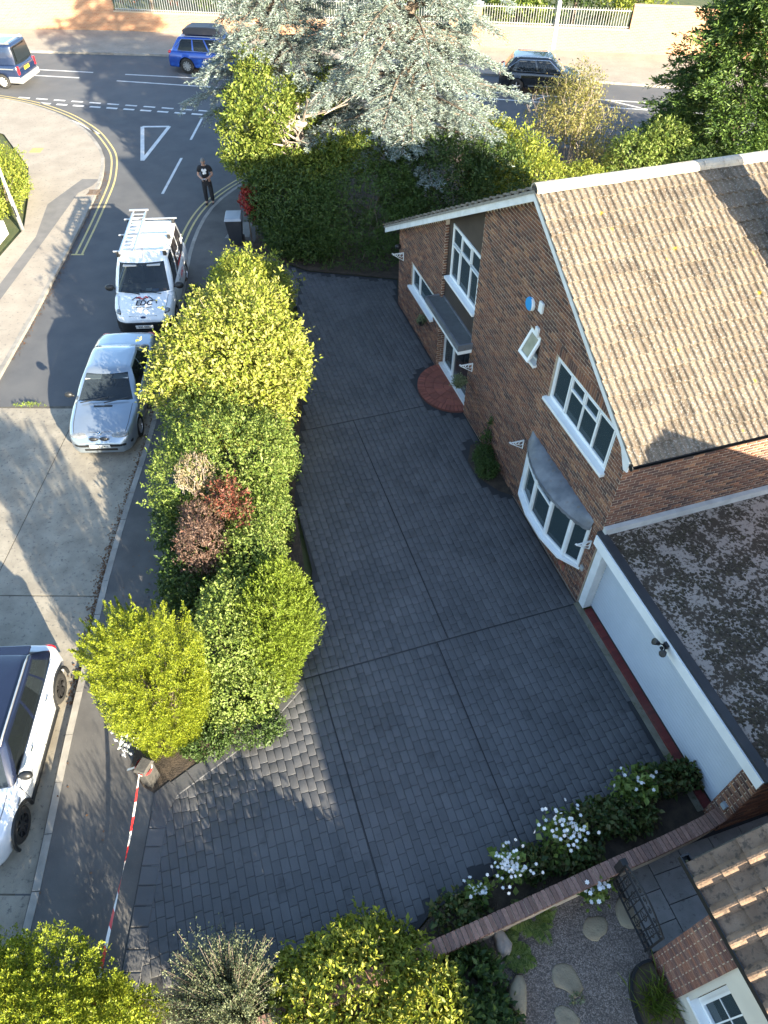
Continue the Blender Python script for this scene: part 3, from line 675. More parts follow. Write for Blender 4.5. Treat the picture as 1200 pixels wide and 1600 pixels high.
RT = 7.165     # tile datum at the ridge
mb = MB()
mb.extr([(AP_S, RT-.03), (-.98, RT-.03-SLOPE*8.98), (-.98, RT-.09-SLOPE*8.98), (AP_S, RT-.09), (12.66, RT-.09-SLOPE*4.66), (12.66, RT-.03-SLOPE*4.66)], lambda a, b, k: (a, -.19 if k == 0 else DEPTH+.2, b))
roof = mb.build('roof', pm('roof_mortar', (.20, .19, .17), (.28, .26, .23), 8, .9), house)
def tilem():
    m, N, L, B = _mat('lichen_roof_tile')
    g = N.new('ShaderNodeNewGeometry').outputs['Position']
    col = ramp(N, L, rnd(N, L), [(0., (.10, .082, .062)), (.5, (.135, .108, .080)), (1., (.17, .138, .105))])
    col = mixc(N, L, ramp(N, L, noise(N, L, g, 3.0, 4), [(.4, 0.), (.68, .5)]), col, (.21, .18, .14))
    col = mixc(N, L, ramp(N, L, noise(N, L, g, 26., 6, .75), [(.52, 0.), (.62, .75)]), col, (.36, .335, .30))
    col = mixc(N, L, ramp(N, L, noise(N, L, g, 42., 5, .7), [(.54, 0.), (.64, .7)]), col, (.10, .075, .05))
    v = N.new('ShaderNodeTexVoronoi'); v.inputs['Scale'].default_value = 2.6; v.inputs['Randomness'].default_value = 1; L.new(g, v.inputs['Vector'])
    sp = ramp(N, L, v.outputs['Distance'], [(.06, 1.), (.13, 0.)])
    pk = ramp(N, L, noise(N, L, g, .9, 2), [(.52, 0.), (.6, 1.)]); mm = N.new('ShaderNodeMath'); mm.operation = 'MULTIPLY'; L.new(sp, mm.inputs[0]); L.new(pk, mm.inputs[1])
    col = mixc(N, L, mm.outputs[0], col, (.50, .34, .03))
    L.new(col, B.inputs['Base Color']); B.inputs['Roughness'].default_value = .95; B.inputs['Specular IOR Level'].default_value = .15
    b = N.new('ShaderNodeBump'); b.inputs['Strength'].default_value = .7; b.inputs['Distance'].default_value = .012
    L.new(noise(N, L, g, 45, 5, .7), b.inputs['Height']); L.new(b.outputs[0], B.inputs['Normal'])
    return m
M['tile'] = tilem()
def tile_mesh(w=.30, l=.40, amp=.042, th=.022, lift=.042):
    """interlocking tile with two rolls; x across, y down the slope, z out"""
    V = []; K = 16
    for y, z0 in ((-l/2, 0.), (l/2, lift), (l/2, lift-th)):
        for k in range(K+1):
            t = k/K; ph = (t*2) % 1.0
            z = amp*max(0., math.sin(PI*min(1, ph/.55)))**1.3 if ph < .55 else 0.
            V.append((-w/2+w*t, y, z0+z))
    F = [(r*(K+1)+k, (r+1)*(K+1)+k, (r+1)*(K+1)+k+1, r*(K+1)+k+1) for r in (0, 1) for k in range(K)]
    return V, F
TV, TF = tile_mesh()
def slope_frame(s_ridge, dirn):   # x across (n), y down slope
    c, sn = 1/math.hypot(1, SLOPE), SLOPE/math.hypot(1, SLOPE)
    yv = Vector((dirn*c, 0, -sn)); xv = Vector((0, 1, 0)); zv = xv.cross(yv)
    if zv.z < 0: xv = -xv; zv = xv.cross(yv)
    return xv, yv, zv
def tiles(parent, dirn, length, n0, n1, keep, gauge=.335, w=.295, top=RT, sr=AP_S, mat='tile', V=TV, F=TF):
    xv, yv, zv = slope_frame(sr, dirn); rows = int(length/gauge)+1; gauge = length/rows
    ms = []
    for r in range(rows):
        k = 0; nn = n0+w/2
        while nn < n1:
            d = gauge*(r+.5)+.03; p = Vector((sr, nn, top))+yv*d+zv*(-.028)
            m = Matrix(((xv.x, yv.x, zv.x, p.x), (xv.y, yv.y, zv.y, p.y), (xv.z, yv.z, zv.z, p.z), (0, 0, 0, 1))) @ Matrix.Rotation(random.uniform(-.012, .012), 4, 'Z') @ Matrix.Rotation(random.uniform(-.008, .012), 4, 'X') @ Matrix.Translation((0, 0, random.uniform(-.003, .004)))
            ms.append((m, nn, r)); nn += w
    ms.sort(key=lambda q: q[1])
    me = bpy.data.meshes.new('roof_tile'); me.from_pydata(V, [], F); me.materials.append(M[mat])
    for m, _, _ in ms[:keep]:
        o = link('roof_tile', me, None, parent); o.matrix_local = m
    if ms[keep:]: merge_copies('roof_tiles', V, F, [m[0] for m in ms[keep:]], mat, parent)['kind'] = 'stuff'
random.seed(8)
tiles(roof, 1, 5.36, -.20, DEPTH+.15, 290)
tiles(roof, -1, 10.3, -.20, DEPTH+.15, 0)
# verge: mortar bedding under the tile ends
# ridge tiles
rv = []
M['ridge'] = pm('ridge_tile', (.36, .32, .26), (.48, .43, .35), 6, .95, .6, 50, vary=.12, c3=(.16, .13, .10), scale3=13, lo3=.58, hi3=.70)
nn = -.20
while nn < DEPTH+.1:
    m2 = MB(); K = 8; L_ = .44; vs = []
    for y in (nn+.004, nn+L_-.004):
        for r in (.145, .118):
            for k in range(K+1):
                a = PI*k/K; vs.append((AP_S+r*math.cos(a), y, RT-.055+r*.92*math.sin(a)+.012*random.random()))
    n1 = K+1; fs = [(k, k+1, 2*n1+k+1, 2*n1+k) for k in range(K)]+[(k, n1+k, n1+k+1, k+1) for k in range(K)]+[(2*n1+k, 2*n1+k+1, 3*n1+k+1, 3*n1+k) for k in range(K)]
    m2.add(vs, fs); m2.build('ridge_tile', 'ridge', roof, smooth=False); nn += L_
# gutter along the near eave
m2 = MB(); K = 8; vs = []; g0 = Vector((12.72, 0, RT-.055-SLOPE*4.66-.06))
for y in (-.20, DEPTH):
    for r in (.058, .05):
        for k in range(K+1): a = PI+PI*k/K; vs.append((g0.x+r*math.cos(a), y, g0.z+r*math.sin(a)))
n1 = K+1; fs = [(q*n1+k, q*n1+k+1, (q+2)*n1+k+1, (q+2)*n1+k) for q in (0, 1) for k in range(K)]+[(k, n1+k, n1+k+1, k+1) for k in range(K)]
m2.add(vs, fs); m2.tube([(12.72, -.205, g0.z-.02), (12.72, -.195, g0.z-.02)], .058, 12); gt = m2.build('gutter', 'black', house)
m2 = MB(); m2.box(12.373, 12.665, -.1, DEPTH, g0.z-.14, g0.z-.075); m2.build('eave_board', 'black', house)
# chimney on the near slope, mostly outside the view
m2 = MB(); m2.box(9.75, 10.45, 4.0, 4.75, 5.4, 8.1); m2.box(9.68, 10.52, 3.93, 4.82, 8.1, 8.25); ch = m2.build('chimney', pm('chimney_brick', (.16, .08, .055), (.22, .11, .07), 12, .9, .4, 60), roof)
m2 = MB()
m2.box(9.70, 10.5, 3.97, 3.999, 5.85, 6.25); m2.box(10.451, 10.62, 3.97, 4.8, 5.72, 6.02); m2.build('flashing', 'lead', ch) if False else m2.build('flashing', 'lead', roof)
for a in (4.2, 4.55): 
    m2 = MB(); m2.lathe([(.1, 8.24), (.12, 8.3), (.1, 8.6), (.12, 8.65)], 12, c=(10.1, a, 0)); m2.build('chimney_pot', 'terracotta', roof)
# alarm box, plates and small fittings on the gable
m2 = MB(); m2.lathe([(.0, 4.99)], 4) if False else None
al = MB(); al.lathe([(0, -.075), (.10, -.075), (.135, -.05), (.14, 0)], 20, 'y', (8.31, 0, 4.93)); ab = al.build('alarm_box', 'white', house, smooth=False)
al = MB(); al.lathe([(0, -.083), (.125, -.078), (.138, -.055), (.143, -.03)], 20, 'y', (8.29, 0, 4.93)); al.build('alarm_cover', 'blue_disc', ab)
for s, z, w_, h_ in ((8.72, 5.10, .15, .22), (8.74, 4.55, .13, .20)):
    m2 = MB(); m2.box(s-w_/2, s+w_/2, -.05, -.002, z-h_/2, z+h_/2); m2.build('vent_cover', 'white', house, bevel=.006)
m2 = MB(); m2.box(12.15, 12.24, -.04, -.002, .93, 1.05); m2.build('outside_socket', pm('grey_box', (.35, .36, .36), None), house)
m2 = MB(); m2.tube([(11.62, -.02, .42), (11.62, -.10, .42), (11.70, -.12, .36)], .012, 6); m2.build('garden_tap', pm('brass', (.4, .25, .1), None, rough=.4, metal=.8), house)
m2 = MB(); m2.box(11.42, 11.66, -.012, -.003, .18, .40); m2.build('air_brick', 'terracotta', house)
m2 = MB(); m2.lathe([(.0, 0), (.07, -.02), (.075, -.1), (.05, -.17), (0, -.18)], 12, 'y', (.12, 0, 2.05)); m2.build('security_lamp', 'black', house, smooth=True)
# ornamental brackets
def bracket(s, z):
    b = empty('hanging_bracket', hw(s, -.003, z), HYAW)
    m2 = MB(); m2.box(-.012, .012, -.018, 0, -.24, .03); m2.bar((0, 0, .02), (0, -.36, .02), .022, .02); m2.bar((0, -.01, -.23), (0, -.35, .01), .016, .016)
    def arc(cy, cz, r, a0, a1, k=9): m2.tube([(0, cy+r*math.cos(a0+(a1-a0)*i/k), cz+r*math.sin(a0+(a1-a0)*i/k)) for i in range(k+1)], .008, 5)
    arc(-.07, -.06, .055, 0, 2*PI); arc(-.16, -.035, .042, 0, 2*PI); arc(-.235, -.02, .03, 0, 2*PI)
    arc(-.36, .035, .022, -PI/2, PI)
    m2.build('scrollwork', 'white', b); return b
for s, z, lb in ((.44, 1.98, 'white ornamental hanging bracket at the far corner of the house beyond the frosted window'), (5.98, 1.80, 'white ornamental hanging bracket at the edge of the porch over the basket'), (9.04, 1.82, 'white ornamental hanging bracket beside the end of the lead roof above the climbing shrub'), (12.20, 1.86, 'white ornamental hanging bracket between the bow window and the garage')):
    tag(bracket(s, z), lb, 'bracket', 'brackets on the gable wall')
# ------------------------------------------------------------------ garage
GZ = 2.33
garage = empty('garage', HA, HYAW, 'flat roofed garage with wide white ribbed roller door and mossy roof', 'garage')
m2 = MB(); m2.box(12.40, 17.42, .02, DEPTH, 2.10, GZ-.02); gr = m2.build('roof_deck', 'felt', garage)
def mossm():
    m, N, L, B = _mat('mossy_chippings')
    g = N.new('ShaderNodeNewGeometry').outputs['Position']
    col = mixc(N, L, noise(N, L, g, 55, 4), (.24, .20, .165), (.36, .305, .26))
    n1 = noise(N, L, g, 2.2, 3); n2 = noise(N, L, g, 14, 6, .7)
    a = N.new('ShaderNodeMath'); a.operation = 'MULTIPLY_ADD'; L.new(n1, a.inputs[0]); a.inputs[1].default_value = .55; L.new(n2, a.inputs[2])
    col = mixc(N, L, ramp(N, L, a.outputs[0], [(.73, 0.), (.79, 1.)]), col, (.050, .037, .024))
    L.new(col, B.inputs['Base Color']); B.inputs['Roughness'].default_value = .95
    b = N.new('ShaderNodeBump'); b.inputs['Strength'].default_value = .8; b.inputs['Distance'].default_value = .02
    L.new(n2, b.inputs['Height']); L.new(b.outputs[0], B.inputs['Normal']); return m
m2 = MB(); m2.box(12.44, 17.36, .06, DEPTH, GZ-.02, GZ+.004); m2.build('chippings', mossm(), garage)
# moss cushions: many small mounds
rng = np.random.default_rng(4); mv = []; 
def lump(p, sd=0):
    r = np.random.default_rng(sd); ks = r.normal(size=(6, 3)); ph = r.uniform(0, 6.3, 6)
    return sum(np.sin(p @ k*1.0+f) for k, f in zip(ks, ph))/6
P_ = np.stack([rng.uniform(12.5, 17.3, 13000), rng.uniform(.12, 5.2, 13000), np.zeros(13000)], 1)
kp = lump(P_*np.array([2.6, 2.6, 0]), 3)+lump(P_*np.array([7., 7., 0]), 5)*.9
P_ = P_[kp > .10]
BV = np.array([(math.cos(a)*r, math.sin(a)*r, z) for r, z in ((1, 0), (.62, .6)) for a in np.linspace(0, 2*PI, 6)[:-1]]+[(0, 0, .85)])
BF = [(k, (k+1) % 5, 5+(k+1) % 5) for k in range(5)]+[(k, 5+(k+1) % 5, 5+k) for k in range(5)]+[(5+k, 5+(k+1) % 5, 10) for k in range(5)]
sc = rng.uniform(.012, .036, len(P_)); ang = rng.uniform(0, 6.28, len(P_))
ms = [Matrix.Translation((p[0], p[1], GZ+.002)) @ Matrix.Rotation(a, 4, 'Z') @ Matrix.Diagonal((s*1.2, s*.9, s*.5, 1)) for p, s, a in zip(P_, sc, ang)]
merge_copies('moss', BV, BF, ms, pm('moss', (.035, .026, .015), (.06, .048, .026), 9, .95, vary=.4), garage)['kind'] = 'stuff'
# upstand, edge trim, fascia
m2 = MB(); m2.bar((12.43, .0, GZ+.10), (12.43, DEPTH, GZ+.10), .10, .16); m2.build('flashing', 'zinc', garage)
m2 = MB(); m2.box(12.36, 17.46, -.10, .06, GZ-.03, GZ+.05); m2.box(17.37, 17.46, .061, DEPTH, GZ-.03, GZ+.05); m2.build('edge_trim', pm('dark_trim', (.014, .016, .020), (.026, .028, .032), 3, .6), garage)
m2 = MB(); m2.box(12.40, 17.44, -.135, -.105, 2.08, GZ-.005); m2.build('fascia', 'white', garage)
m2 = MB(); m2.box(12.60, 17.06, -.05, .10, 1.94, 2.07); m2.build('roller_box', 'white', garage)
m2 = MB(); m2.box(12.44, 12.63, -.02, .24, .10, 1.99); m2.build('jamb', 'white_old', garage)
# roller door: one lath per rib
lv = []; zlo, zhi = .14, 1.96; nl = 20; h = (zhi-zlo)/nl
ribm = pm('white_door_lath', (.42, .46, .50), (.39, .43, .47), 2, .5)
m2 = MB(); m2.box(12.63, 17.04, .205, .215, zlo, zhi); rd = m2.build('roller_door', ribm, garage)
m3 = MB(); K = 4
for k in range(1):
    prof = [(.206, .0), (.204, .14), (.160, .24), (.156, .40), (.176, .75), (.206, 1.0)]
    vs = [(x, y, z*h) for x in (12.635, 17.035) for y, z in prof]; n1 = 6
    m3.add(vs, [(i, i+1, n1+i+1, n1+i) for i in range(5)])
lm = bpy.data.meshes.new('lath'); lm.from_pydata(m3.v, [], m3.f); lm.materials.append(ribm)
for k in range(nl):
    o = link('lath', lm, None, rd); o.location = (0, 0, zlo+k*h)
m2 = MB(); m2.box(12.63, 17.04, .17, .22, .085, .14); m2.build('bottom_bar', 'rubber', rd)
# brick step and concrete strip at the foot
m2 = MB(); m2.box(12.66, 17.04, .03, .30, -.02, .085); stp = m2.build('step', 'terracotta_joint', garage)
for k in range(60):
    a = 12.665+.0729*k
    m3 = MB(); m3.box(a+.003, a+.070, .025, .17, .0, .090); m3.build('step_brick', M['brick_step'] if 'brick_step' in M else M.setdefault('brick_step', brickm('step_brick', [(.16, .03, .03), (.20, .045, .04), (.13, .03, .03)])), stp)
m2 = MB(); m2.box(12.40, 17.05, -.10, .024, -.02, .022); m2.build('concrete_strip', pm('mossy_concrete', (.15, .14, .10), (.20, .19, .15), 5, .9, .4, 60, c3=(.07, .08, .03), scale3=9, lo3=.55, hi3=.7), garage)
# right pier and side wall
m2 = MB(); m2.box(17.06+MT, 17.42-MT, MT, .35, 0, 2.0); m2.box(17.2, 17.41, .35, DEPTH, 0, 2.1); m2.box(12.42, 12.6, .32, 1, 0, 2.1); pier = m2.build('pier', 'mortar', garage)
bricks(pier, [(.0375+.075*k, [(17.06, 17.42)]) for k in range(27)], gplace(0.), 'brick')
bricks(pier, [(.0375+.075*k, [(.0, .35)]) for k in range(27)], lambda a, z: Matrix.Translation((17.06, a, z)) @ Matrix.Rotation(-PI/2, 4, 'Z'), 'brick')
bricks(pier, [(.0375+.075*k, [(.0, 4.0)]) for k in range(27)], lambda a, z: Matrix.Translation((17.42, a, z)) @ Matrix.Rotation(PI/2, 4, 'Z'), 'brick')
m2 = MB(); m2.box(17.2, 17.3, -.06, -.002, .75, .87); m2.build('key_box', pm('grey_key_box', (.25, .29, .32), None), garage)
# twin floodlight
fl = empty('floodlight', hw(14.92, -.13, 2.26), HYAW, 'black twin spotlight fixed to the white garage fascia', 'floodlight')
m2 = MB(); m2.box(-.05, .05, -.06, .0, -.05, .05); m2.build('base', 'black', fl, bevel=.008)
for sx in (-1, 1):
    m2 = MB(); q = Matrix.Translation((sx*.11, -.14, -.02)) @ Matrix.Rotation(rad(55), 4, 'X') @ Matrix.Rotation(sx*.3, 4, 'Y')
    m2.lathe([(0, -.07), (.035, -.06), (.05, .0), (.065, .06), (.06, .065), (0, .05)], 12, mtx=q); m2.tube([(0, -.04, 0), (sx*.11, -.14, -.02)], .013, 6); m2.build('lamp_head', 'black', fl, smooth=True)
m2 = MB(); m2.blob((0, -.1, -.05), (.035, .035, .035), 8, 6); m2.build('sensor', 'black', fl)

# ------------------------------------------------------------------ garden wall between the bed and the gravel garden
gwall = empty('garden_wall', (0, 0, 0), 0, 'low brick garden wall with red brick coping behind the white flowers', 'wall')
gl = [hw(17.86, -8.2), hw(17.72, -5.6), hw(17.62, -4.0), hw(17.50, -2.3), hw(17.44, -1.2), hw(17.36, -.3), hw(17.30, .02)]
GP = smoothp([(p.x, p.y) for p in gl], .08, 8); GH = .48
a_ = offs(GP, .09); b_ = offs(GP, -.09); n_ = len(GP)
m2 = MB(); m2.add([(x, y, 0) for x, y in a_]+[(x, y, 0) for x, y in b_]+[(x, y, GH) for x, y in a_]+[(x, y, GH) for x, y in b_], [(i, i+1, 2*n_+i+1, 2*n_+i) for i in range(n_-1)]+[(n_+i+1, n_+i, 3*n_+i, 3*n_+i+1) for i in range(n_-1)]+[(2*n_+i, 2*n_+i+1, 3*n_+i+1, 3*n_+i) for i in range(n_-1)])
wm = m2.build('wall_core', 'mortar', gwall)
for row in range(6):
    R_ = resample(GP, .225)
    for i in range(len(R_)-1):
        f = .5 if row % 2 else 0
        p = R_[i]+(R_[i+1]-R_[i])*f; d = R_[i+1]-R_[i]
        for sg in (1,) :
            q = np.array([-d[1], d[0]])/np.linalg.norm(d)
            o = link('brick', brick_me['brick'], None, wm); o.location = (p[0]+d[0]/2-q[0]*.085, p[1]+d[1]/2-q[1]*.085, .06+.075*row); o.rotation_euler = (0, 0, math.atan2(d[1], d[0]))
R_ = resample(GP, .078)
cm_ = []
for v in range(4):
    me = MB(); me.box(-.034, .034, -.118, .118, -.05, .055+.004*v); bo = me.build('coping_brick', 'brick_red', gwall, bevel=.006); cm_.append(bo.data); bpy.data.objects.remove(bo)
for i in range(len(R_)-1):
    d = R_[i+1]-R_[i]; o = link('coping_brick', cm_[i % 4], None, gwall); o.location = (*(R_[i]+d/2), GH+.052+random.uniform(-.004, .004)); o.rotation_euler = (random.uniform(-.03, .03), random.uniform(-.03, .03), math.atan2(d[1], d[0])+random.uniform(-.03, .03))
m2 = MB(); strip(m2, R_, .2, GH+.09, 0.); m2.build('coping_mortar', 'mortar', gwall)
sheet('planting_bed', [tuple(hw(17.0, -4.4)[:2]), tuple(hw(16.97, -4.0)[:2]), tuple(hw(16.4, -.4)[:2]), tuple(hw(16.75, .0)[:2]), tuple(hw(17.2, .0)[:2]), tuple(hw(17.4, -2.3)[:2]), tuple(hw(17.7, -5.6)[:2]), tuple(hw(17.7, -6.4)[:2]), (.2, 2.2), (.9, 2.9)], .01, 'soil')
# ------------------------------------------------------------------ gravel garden, path, neighbour's house
sheet('gravel_garden', [tuple(hw(17.5, -2.0)[:2]), tuple(hw(17.8, -8)[:2]), tuple(hw(24, -8)[:2]), tuple(hw(24, -2.0)[:2])], .008, 'gravel_bed')
rng = np.random.default_rng(9); N_ = 26000
ps = rng.uniform(17.55, 20.3, N_); pn = rng.uniform(-4.4, -2.1, N_); k_ = rng.uniform(.008, .019, N_)
PV = np.array([(1, 0, 0), (0, 1, 0), (-1, 0, 0), (0, -1, 0), (0, 0, 1.)]); PF = [(0, 1, 4), (1, 2, 4), (2, 3, 4), (3, 0, 4)]
wx = HA.x+ps*HX.x+pn*HY.x; wy = HA.y+ps*HX.y+pn*HY.y; an = rng.uniform(0, 6.28, N_)
c_, s_ = np.cos(an), np.sin(an); V = np.empty((N_, 5, 3))
V[:, :, 0] = wx[:, None]+k_[:, None]*(PV[:, 0]*c_[:, None]-.75*PV[:, 1]*s_[:, None]); V[:, :, 1] = wy[:, None]+k_[:, None]*(PV[:, 0]*s_[:, None]+.75*PV[:, 1]*c_[:, None]); V[:, :, 2] = .009+.7*k_[:, None]*PV[:, 2]
gv = npmesh('gravel', V.reshape(-1, 3), (np.array(PF)[None]+(np.arange(N_)*5)[:, None, None]).reshape(-1, 3), 'pebble'); tag(gv, 'loose grey and brown gravel covering the small garden', 'gravel', kind='stuff')
def stone(name, x, y, rx, ry, z0, z1, seed, mat, label, cat, rot=0, group=None):
    r = random.Random(seed); n = 14; prof = [1+.14*math.sin(2*i/n*2*PI+seed)+.10*math.sin(3*i/n*2*PI+2*seed)+.22*(r.random()-.5) for i in range(n)]
    vs = []; fs = []; lv = [(1.0, z0), (1.02, z0+.5*(z1-z0)), (.93, z0+.9*(z1-z0)), (.6, z1), (.0, z1+.002)]
    for k, z in lv:
        for i in range(n): a = 2*PI*i/n; vs.append((rx*k*prof[i]*math.cos(a), ry*k*prof[i]*math.sin(a), z+(.01*(r.random()-.5) if z > z0 else 0)))
    for q in range(len(lv)-1):
        for i in range(n): fs.append((q*n+i, q*n+(i+1) % n, (q+1)*n+(i+1) % n, (q+1)*n+i))
    m = MB(); m.add(vs, fs); o = m.build(name, mat, None, smooth=True); o.location = (x, y, 0); o.rotation_euler = (0, 0, rot); return tag(o, label, cat, group)
for i, (x, y, rx, ry, ro, lb) in enumerate(((3.42, 2.66, .20, .18, .3, 'pale sandstone stepping stone in the gravel beside the white flowered plant'), (3.99, 2.86, .17, .27, .2, 'long pale sandstone stepping stone half under the iron gate'), (2.85, 1.97, .19, .24, .5, 'pale sandstone stepping stone in the gravel with a green tuft at its edge'), (2.78, 1.46, .20, .16, 0, 'pale sandstone stepping stone at the far end of the row from the gate'))):
    stone('stepping_stone', x, y, rx, ry, .0, .035, i+1, 'stone', lb, 'stepping stone', ro, 'stepping stones in the gravel')
stone('boulder', 1.90, 2.42, .13, .18, 0, .24, 11, 'rock', 'smooth grey boulder between ferns at the foot of the garden wall', 'boulder', .4)
stone('boulder', 2.06, 1.72, .15, .26, 0, .26, 12, 'stone', 'long sandy brown boulder edging the leafy border', 'boulder', .1)
stone('boulder', 1.93, 1.42, .10, .10, 0, .18, 14, 'rock', 'small grey boulder beside the long sandy one', 'boulder', .1)
# paved path between garage and neighbour
path = MB(); path.add([tuple(hw(s, n, .012)) for s, n in ((17.45, -2.05), (17.3, 4), (18.75, 4), (18.75, -2.05))], [(0, 1, 2, 3)]); path = path.build('path', 'sett_joint'); path['kind'] = 'structure'
n = -2.02
for row in range(8):
    s = 17.47-(.2 if row % 2 else 0)
    for k, l in enumerate((.46, .46, .45)):
        a, b = max(17.47, s), min(18.70, s+l)
        if b-a > .08:
            m2 = MB(); m2.box(a+.006, b-.006, n+.006, n+.60, 0, .035+.004*random.random()); o = m2.build('paving_slab', 'slab', path, bevel=.004); o.matrix_local = Matrix.Translation(HA) @ Matrix.Rotation(HYAW, 4, 'Z')
        s += l
    n += .61
# neighbour
nb = empty('neighbour_house', HA, HYAW, 'neighbouring house corner with brick and cream rendered wall under a tiled roof', 'house')
NE, NW, NAP, NZ = 3.46, -2.1, 2.6, 3.5
NSL = .66
m2 = MB(); m2.box(18.73+MT, 19.33, NW+MT, NW+.25, 0, NE); nbk = m2.build('wall', 'mortar', nb)
bricks(nbk, [(.0375+.075*k, [(18.73, 19.33)]) for k in range(46)], lambda a, z: Matrix.Translation((a, NW, z)), 'brick_nb', keep=110)
bricks(nbk, [(.0375+.075*k, [(NW, NW+1.5)]) for k in range(46)], lambda a, z: Matrix.Translation((18.73, a, z)) @ Matrix.Rotation(-PI/2, 4, 'Z'), 'brick_nb')
m2 = MB(); m2.box(19.33, 19.42, NW+.03, NW+.25, 0, NE); m2.box(19.42, 20.62, NW+.03, NW+.25, 0, .62); m2.box(19.42, 20.62, NW+.03, NW+.25, 2.06, NE); m2.box(20.62, 28.4, NW+.03, NW+.25, 0, NE); m2.build('rendered_wall', 'render', nb)
m2 = MB(); m2.extr([(NW+.25, 0), (9.0, 0), (9.0, NE-.4), (NAP, NE+NSL*(NAP-NW)-.06), (NW+.25, NE)], lambda a, b, k: (18.76 if k == 0 else 19.0, a, b)); m2.extr([(NW+.25, 0), (9.0, 0), (9.0, NE-.4), (NAP, NE+NSL*(NAP-NW)-.06), (NW+.25, NE)], lambda a, b, k: (28.15 if k == 0 else 28.4, a, b)); m2.build('gable_wall', pm('nb_gable', (.20, .10, .07), (.27, .14, .09), 10, .9), nb)
w = window(nb, 19.43, 20.61, .66, 2.04, NW+.16, [(0, .5, 0, 1, T), (.5, 1, 0, 1, T)], sill=True, blind=None)
p = MB(); p.box(19.5, 20.55, NW+.158, NW+.166, 1.32, 1.345); p.box(19.76, 19.78, NW+.158, NW+.166, .72, 1.98); p.box(20.28, 20.30, NW+.158, NW+.166, .72, 1.98); p.build('glazing_bars', 'white', w)
m2 = MB(); rise = NSL*(NAP-(NW-.2))
m2.extr([(NW-.2, NE+.02), (NAP, NE+.02+rise), (9.2, NE-.32), (9.2, NE-.38), (NAP, NE-.04+rise), (NW-.2, NE-.04)], lambda a, b, k: (18.2 if k == 0 else 28.6, a, b)); nr = m2.build('roof', pm('nb_roof_mortar', (.10, .09, .07), (.07, .065, .05), 8, .95), nb)
NTV, NTF = [], []
K = 14
for y, z0 in ((-.21, 0.), (.21, .04), (.21, .018)):
    for k in range(K+1): t = k/K; NTV.append((-.165+.33*t, y, z0+.075*max(0, math.sin(PI*min(1, t/.5)))**.8*(t < .5)))
NTF = [(r*(K+1)+k, (r+1)*(K+1)+k, (r+1)*(K+1)+k+1, r*(K+1)+k+1) for r in (0, 1) for k in range(K)]
M['nb_tile'] = pm('brown_pantile', (.15, .095, .06), (.20, .135, .09), 5, .9, .5, 45, vary=.15, c3=(.07, .05, .035), scale3=12, lo3=.52, hi3=.64)
c, sn = 1/math.hypot(1, NSL), NSL/math.hypot(1, NSL)
ntm = bpy.data.meshes.new('roof_tile'); ntm.from_pydata(NTV, [], NTF); ntm.materials.append(M['nb_tile']); far = []
yv = Vector((0, -c, -sn)); zv = Vector((0, -sn, c)); xv = yv.cross(zv)
for r in range(17):
    for k in range(31):
        d = .34*(r+.5)-.06; p = Vector((18.22+.165+.33*k, NW-.2, NE+.035))-yv*d
        m = Matrix(((xv.x, yv.x, zv.x, p.x), (xv.y, yv.y, zv.y, p.y), (xv.z, yv.z, zv.z, p.z), (0, 0, 0, 1))) @ Matrix.Rotation(random.uniform(-.012, .012), 4, 'Z')
        if r < 4 and k < 8: o = link('roof_tile', ntm, None, nr); o.matrix_local = m
        else: far.append(m)
merge_copies('roof_tiles', NTV, NTF, far, 'nb_tile', nr)['kind'] = 'stuff'
m2 = MB(); m2.box(18.15, 28.6, NW-.33, NW-.20, NE-.06, NE-.04); m2.box(18.15, 28.6, NW-.33, NW-.315, NE-.04, NE+.04); m2.box(18.15, 28.6, NW-.215, NW-.20, NE-.04, NE+.03); m2.box(18.13, 18.15, NW-.33, NW-.20, NE-.06, NE+.04); m2.build('gutter', 'black', nb)
m2 = MB(); rng = random.Random(2)
for k in range(160): a = 18.2+rng.random()*2.6; m2.blob((a, NW-.265+rng.uniform(-.035, .035), NE-.02+rng.random()*.03), (.025, .025, .02), 5, 4)
m2.build('gutter_moss', pm('gutter_moss', (.05, .045, .02), (.09, .08, .035), 20, .95), nb)['kind'] = 'stuff'
# iron gate
gate = empty('iron_gate', HA, HYAW, 'black wrought iron garden gate with arched scroll top between wall and house', 'gate')
gn = -2.14
m2 = MB(); s0, s1 = 17.60, 18.66; A_ = lambda t: 1.0+.16*math.sin(PI*t)
m2.box(s0, s0+.03, gn-.015, gn+.015, .05, 1.0); m2.box(s1-.03, s1, gn-.015, gn+.015, .05, 1.0); m2.box(s0+.03, s1-.03, gn-.012, gn+.012, .10, .13); m2.box(s0+.03, s1-.03, gn-.012, gn+.012, .86, .89)
m2.box(s0+.03, s1-.03, gn-.012, gn+.012, .47, .49)
m2.tube([(s0+(s1-s0)*k/16, gn, A_(k/16)) for k in range(17)], .016, 6); m2.build('frame', 'dark_iron', gate)
for k in range(1, 9):
    a = s0+(s1-s0)*k/9; m2 = MB(); m2.bar((a, gn, .13), (a, gn, .86), .014); m2.build('bar', 'dark_iron', gate)
def spiral(cx, cz, r, t0, turns, sg, nm='scroll', pl=0.):
    m = MB(); m.tube([(cx+sg*r*(1-i/26*.85)*math.cos(t0+turns*2*PI*i/26), gn+pl, cz+r*(1-i/26*.85)*math.sin(t0+turns*2*PI*i/26)) for i in range(27)], .008, 5); m.build(nm, 'dark_iron', gate)
for k in range(7): spiral(s0+.09+.145*k, .955+.06*math.sin(PI*(k+.6)/7), .055, 0, 1.3, 1 if k % 2 else -1)
for k in range(4):
    for z in (.30, .67): spiral(s0+.15+.255*k, z, .10, PI/2, 1.4, 1 if k % 2 else -1)
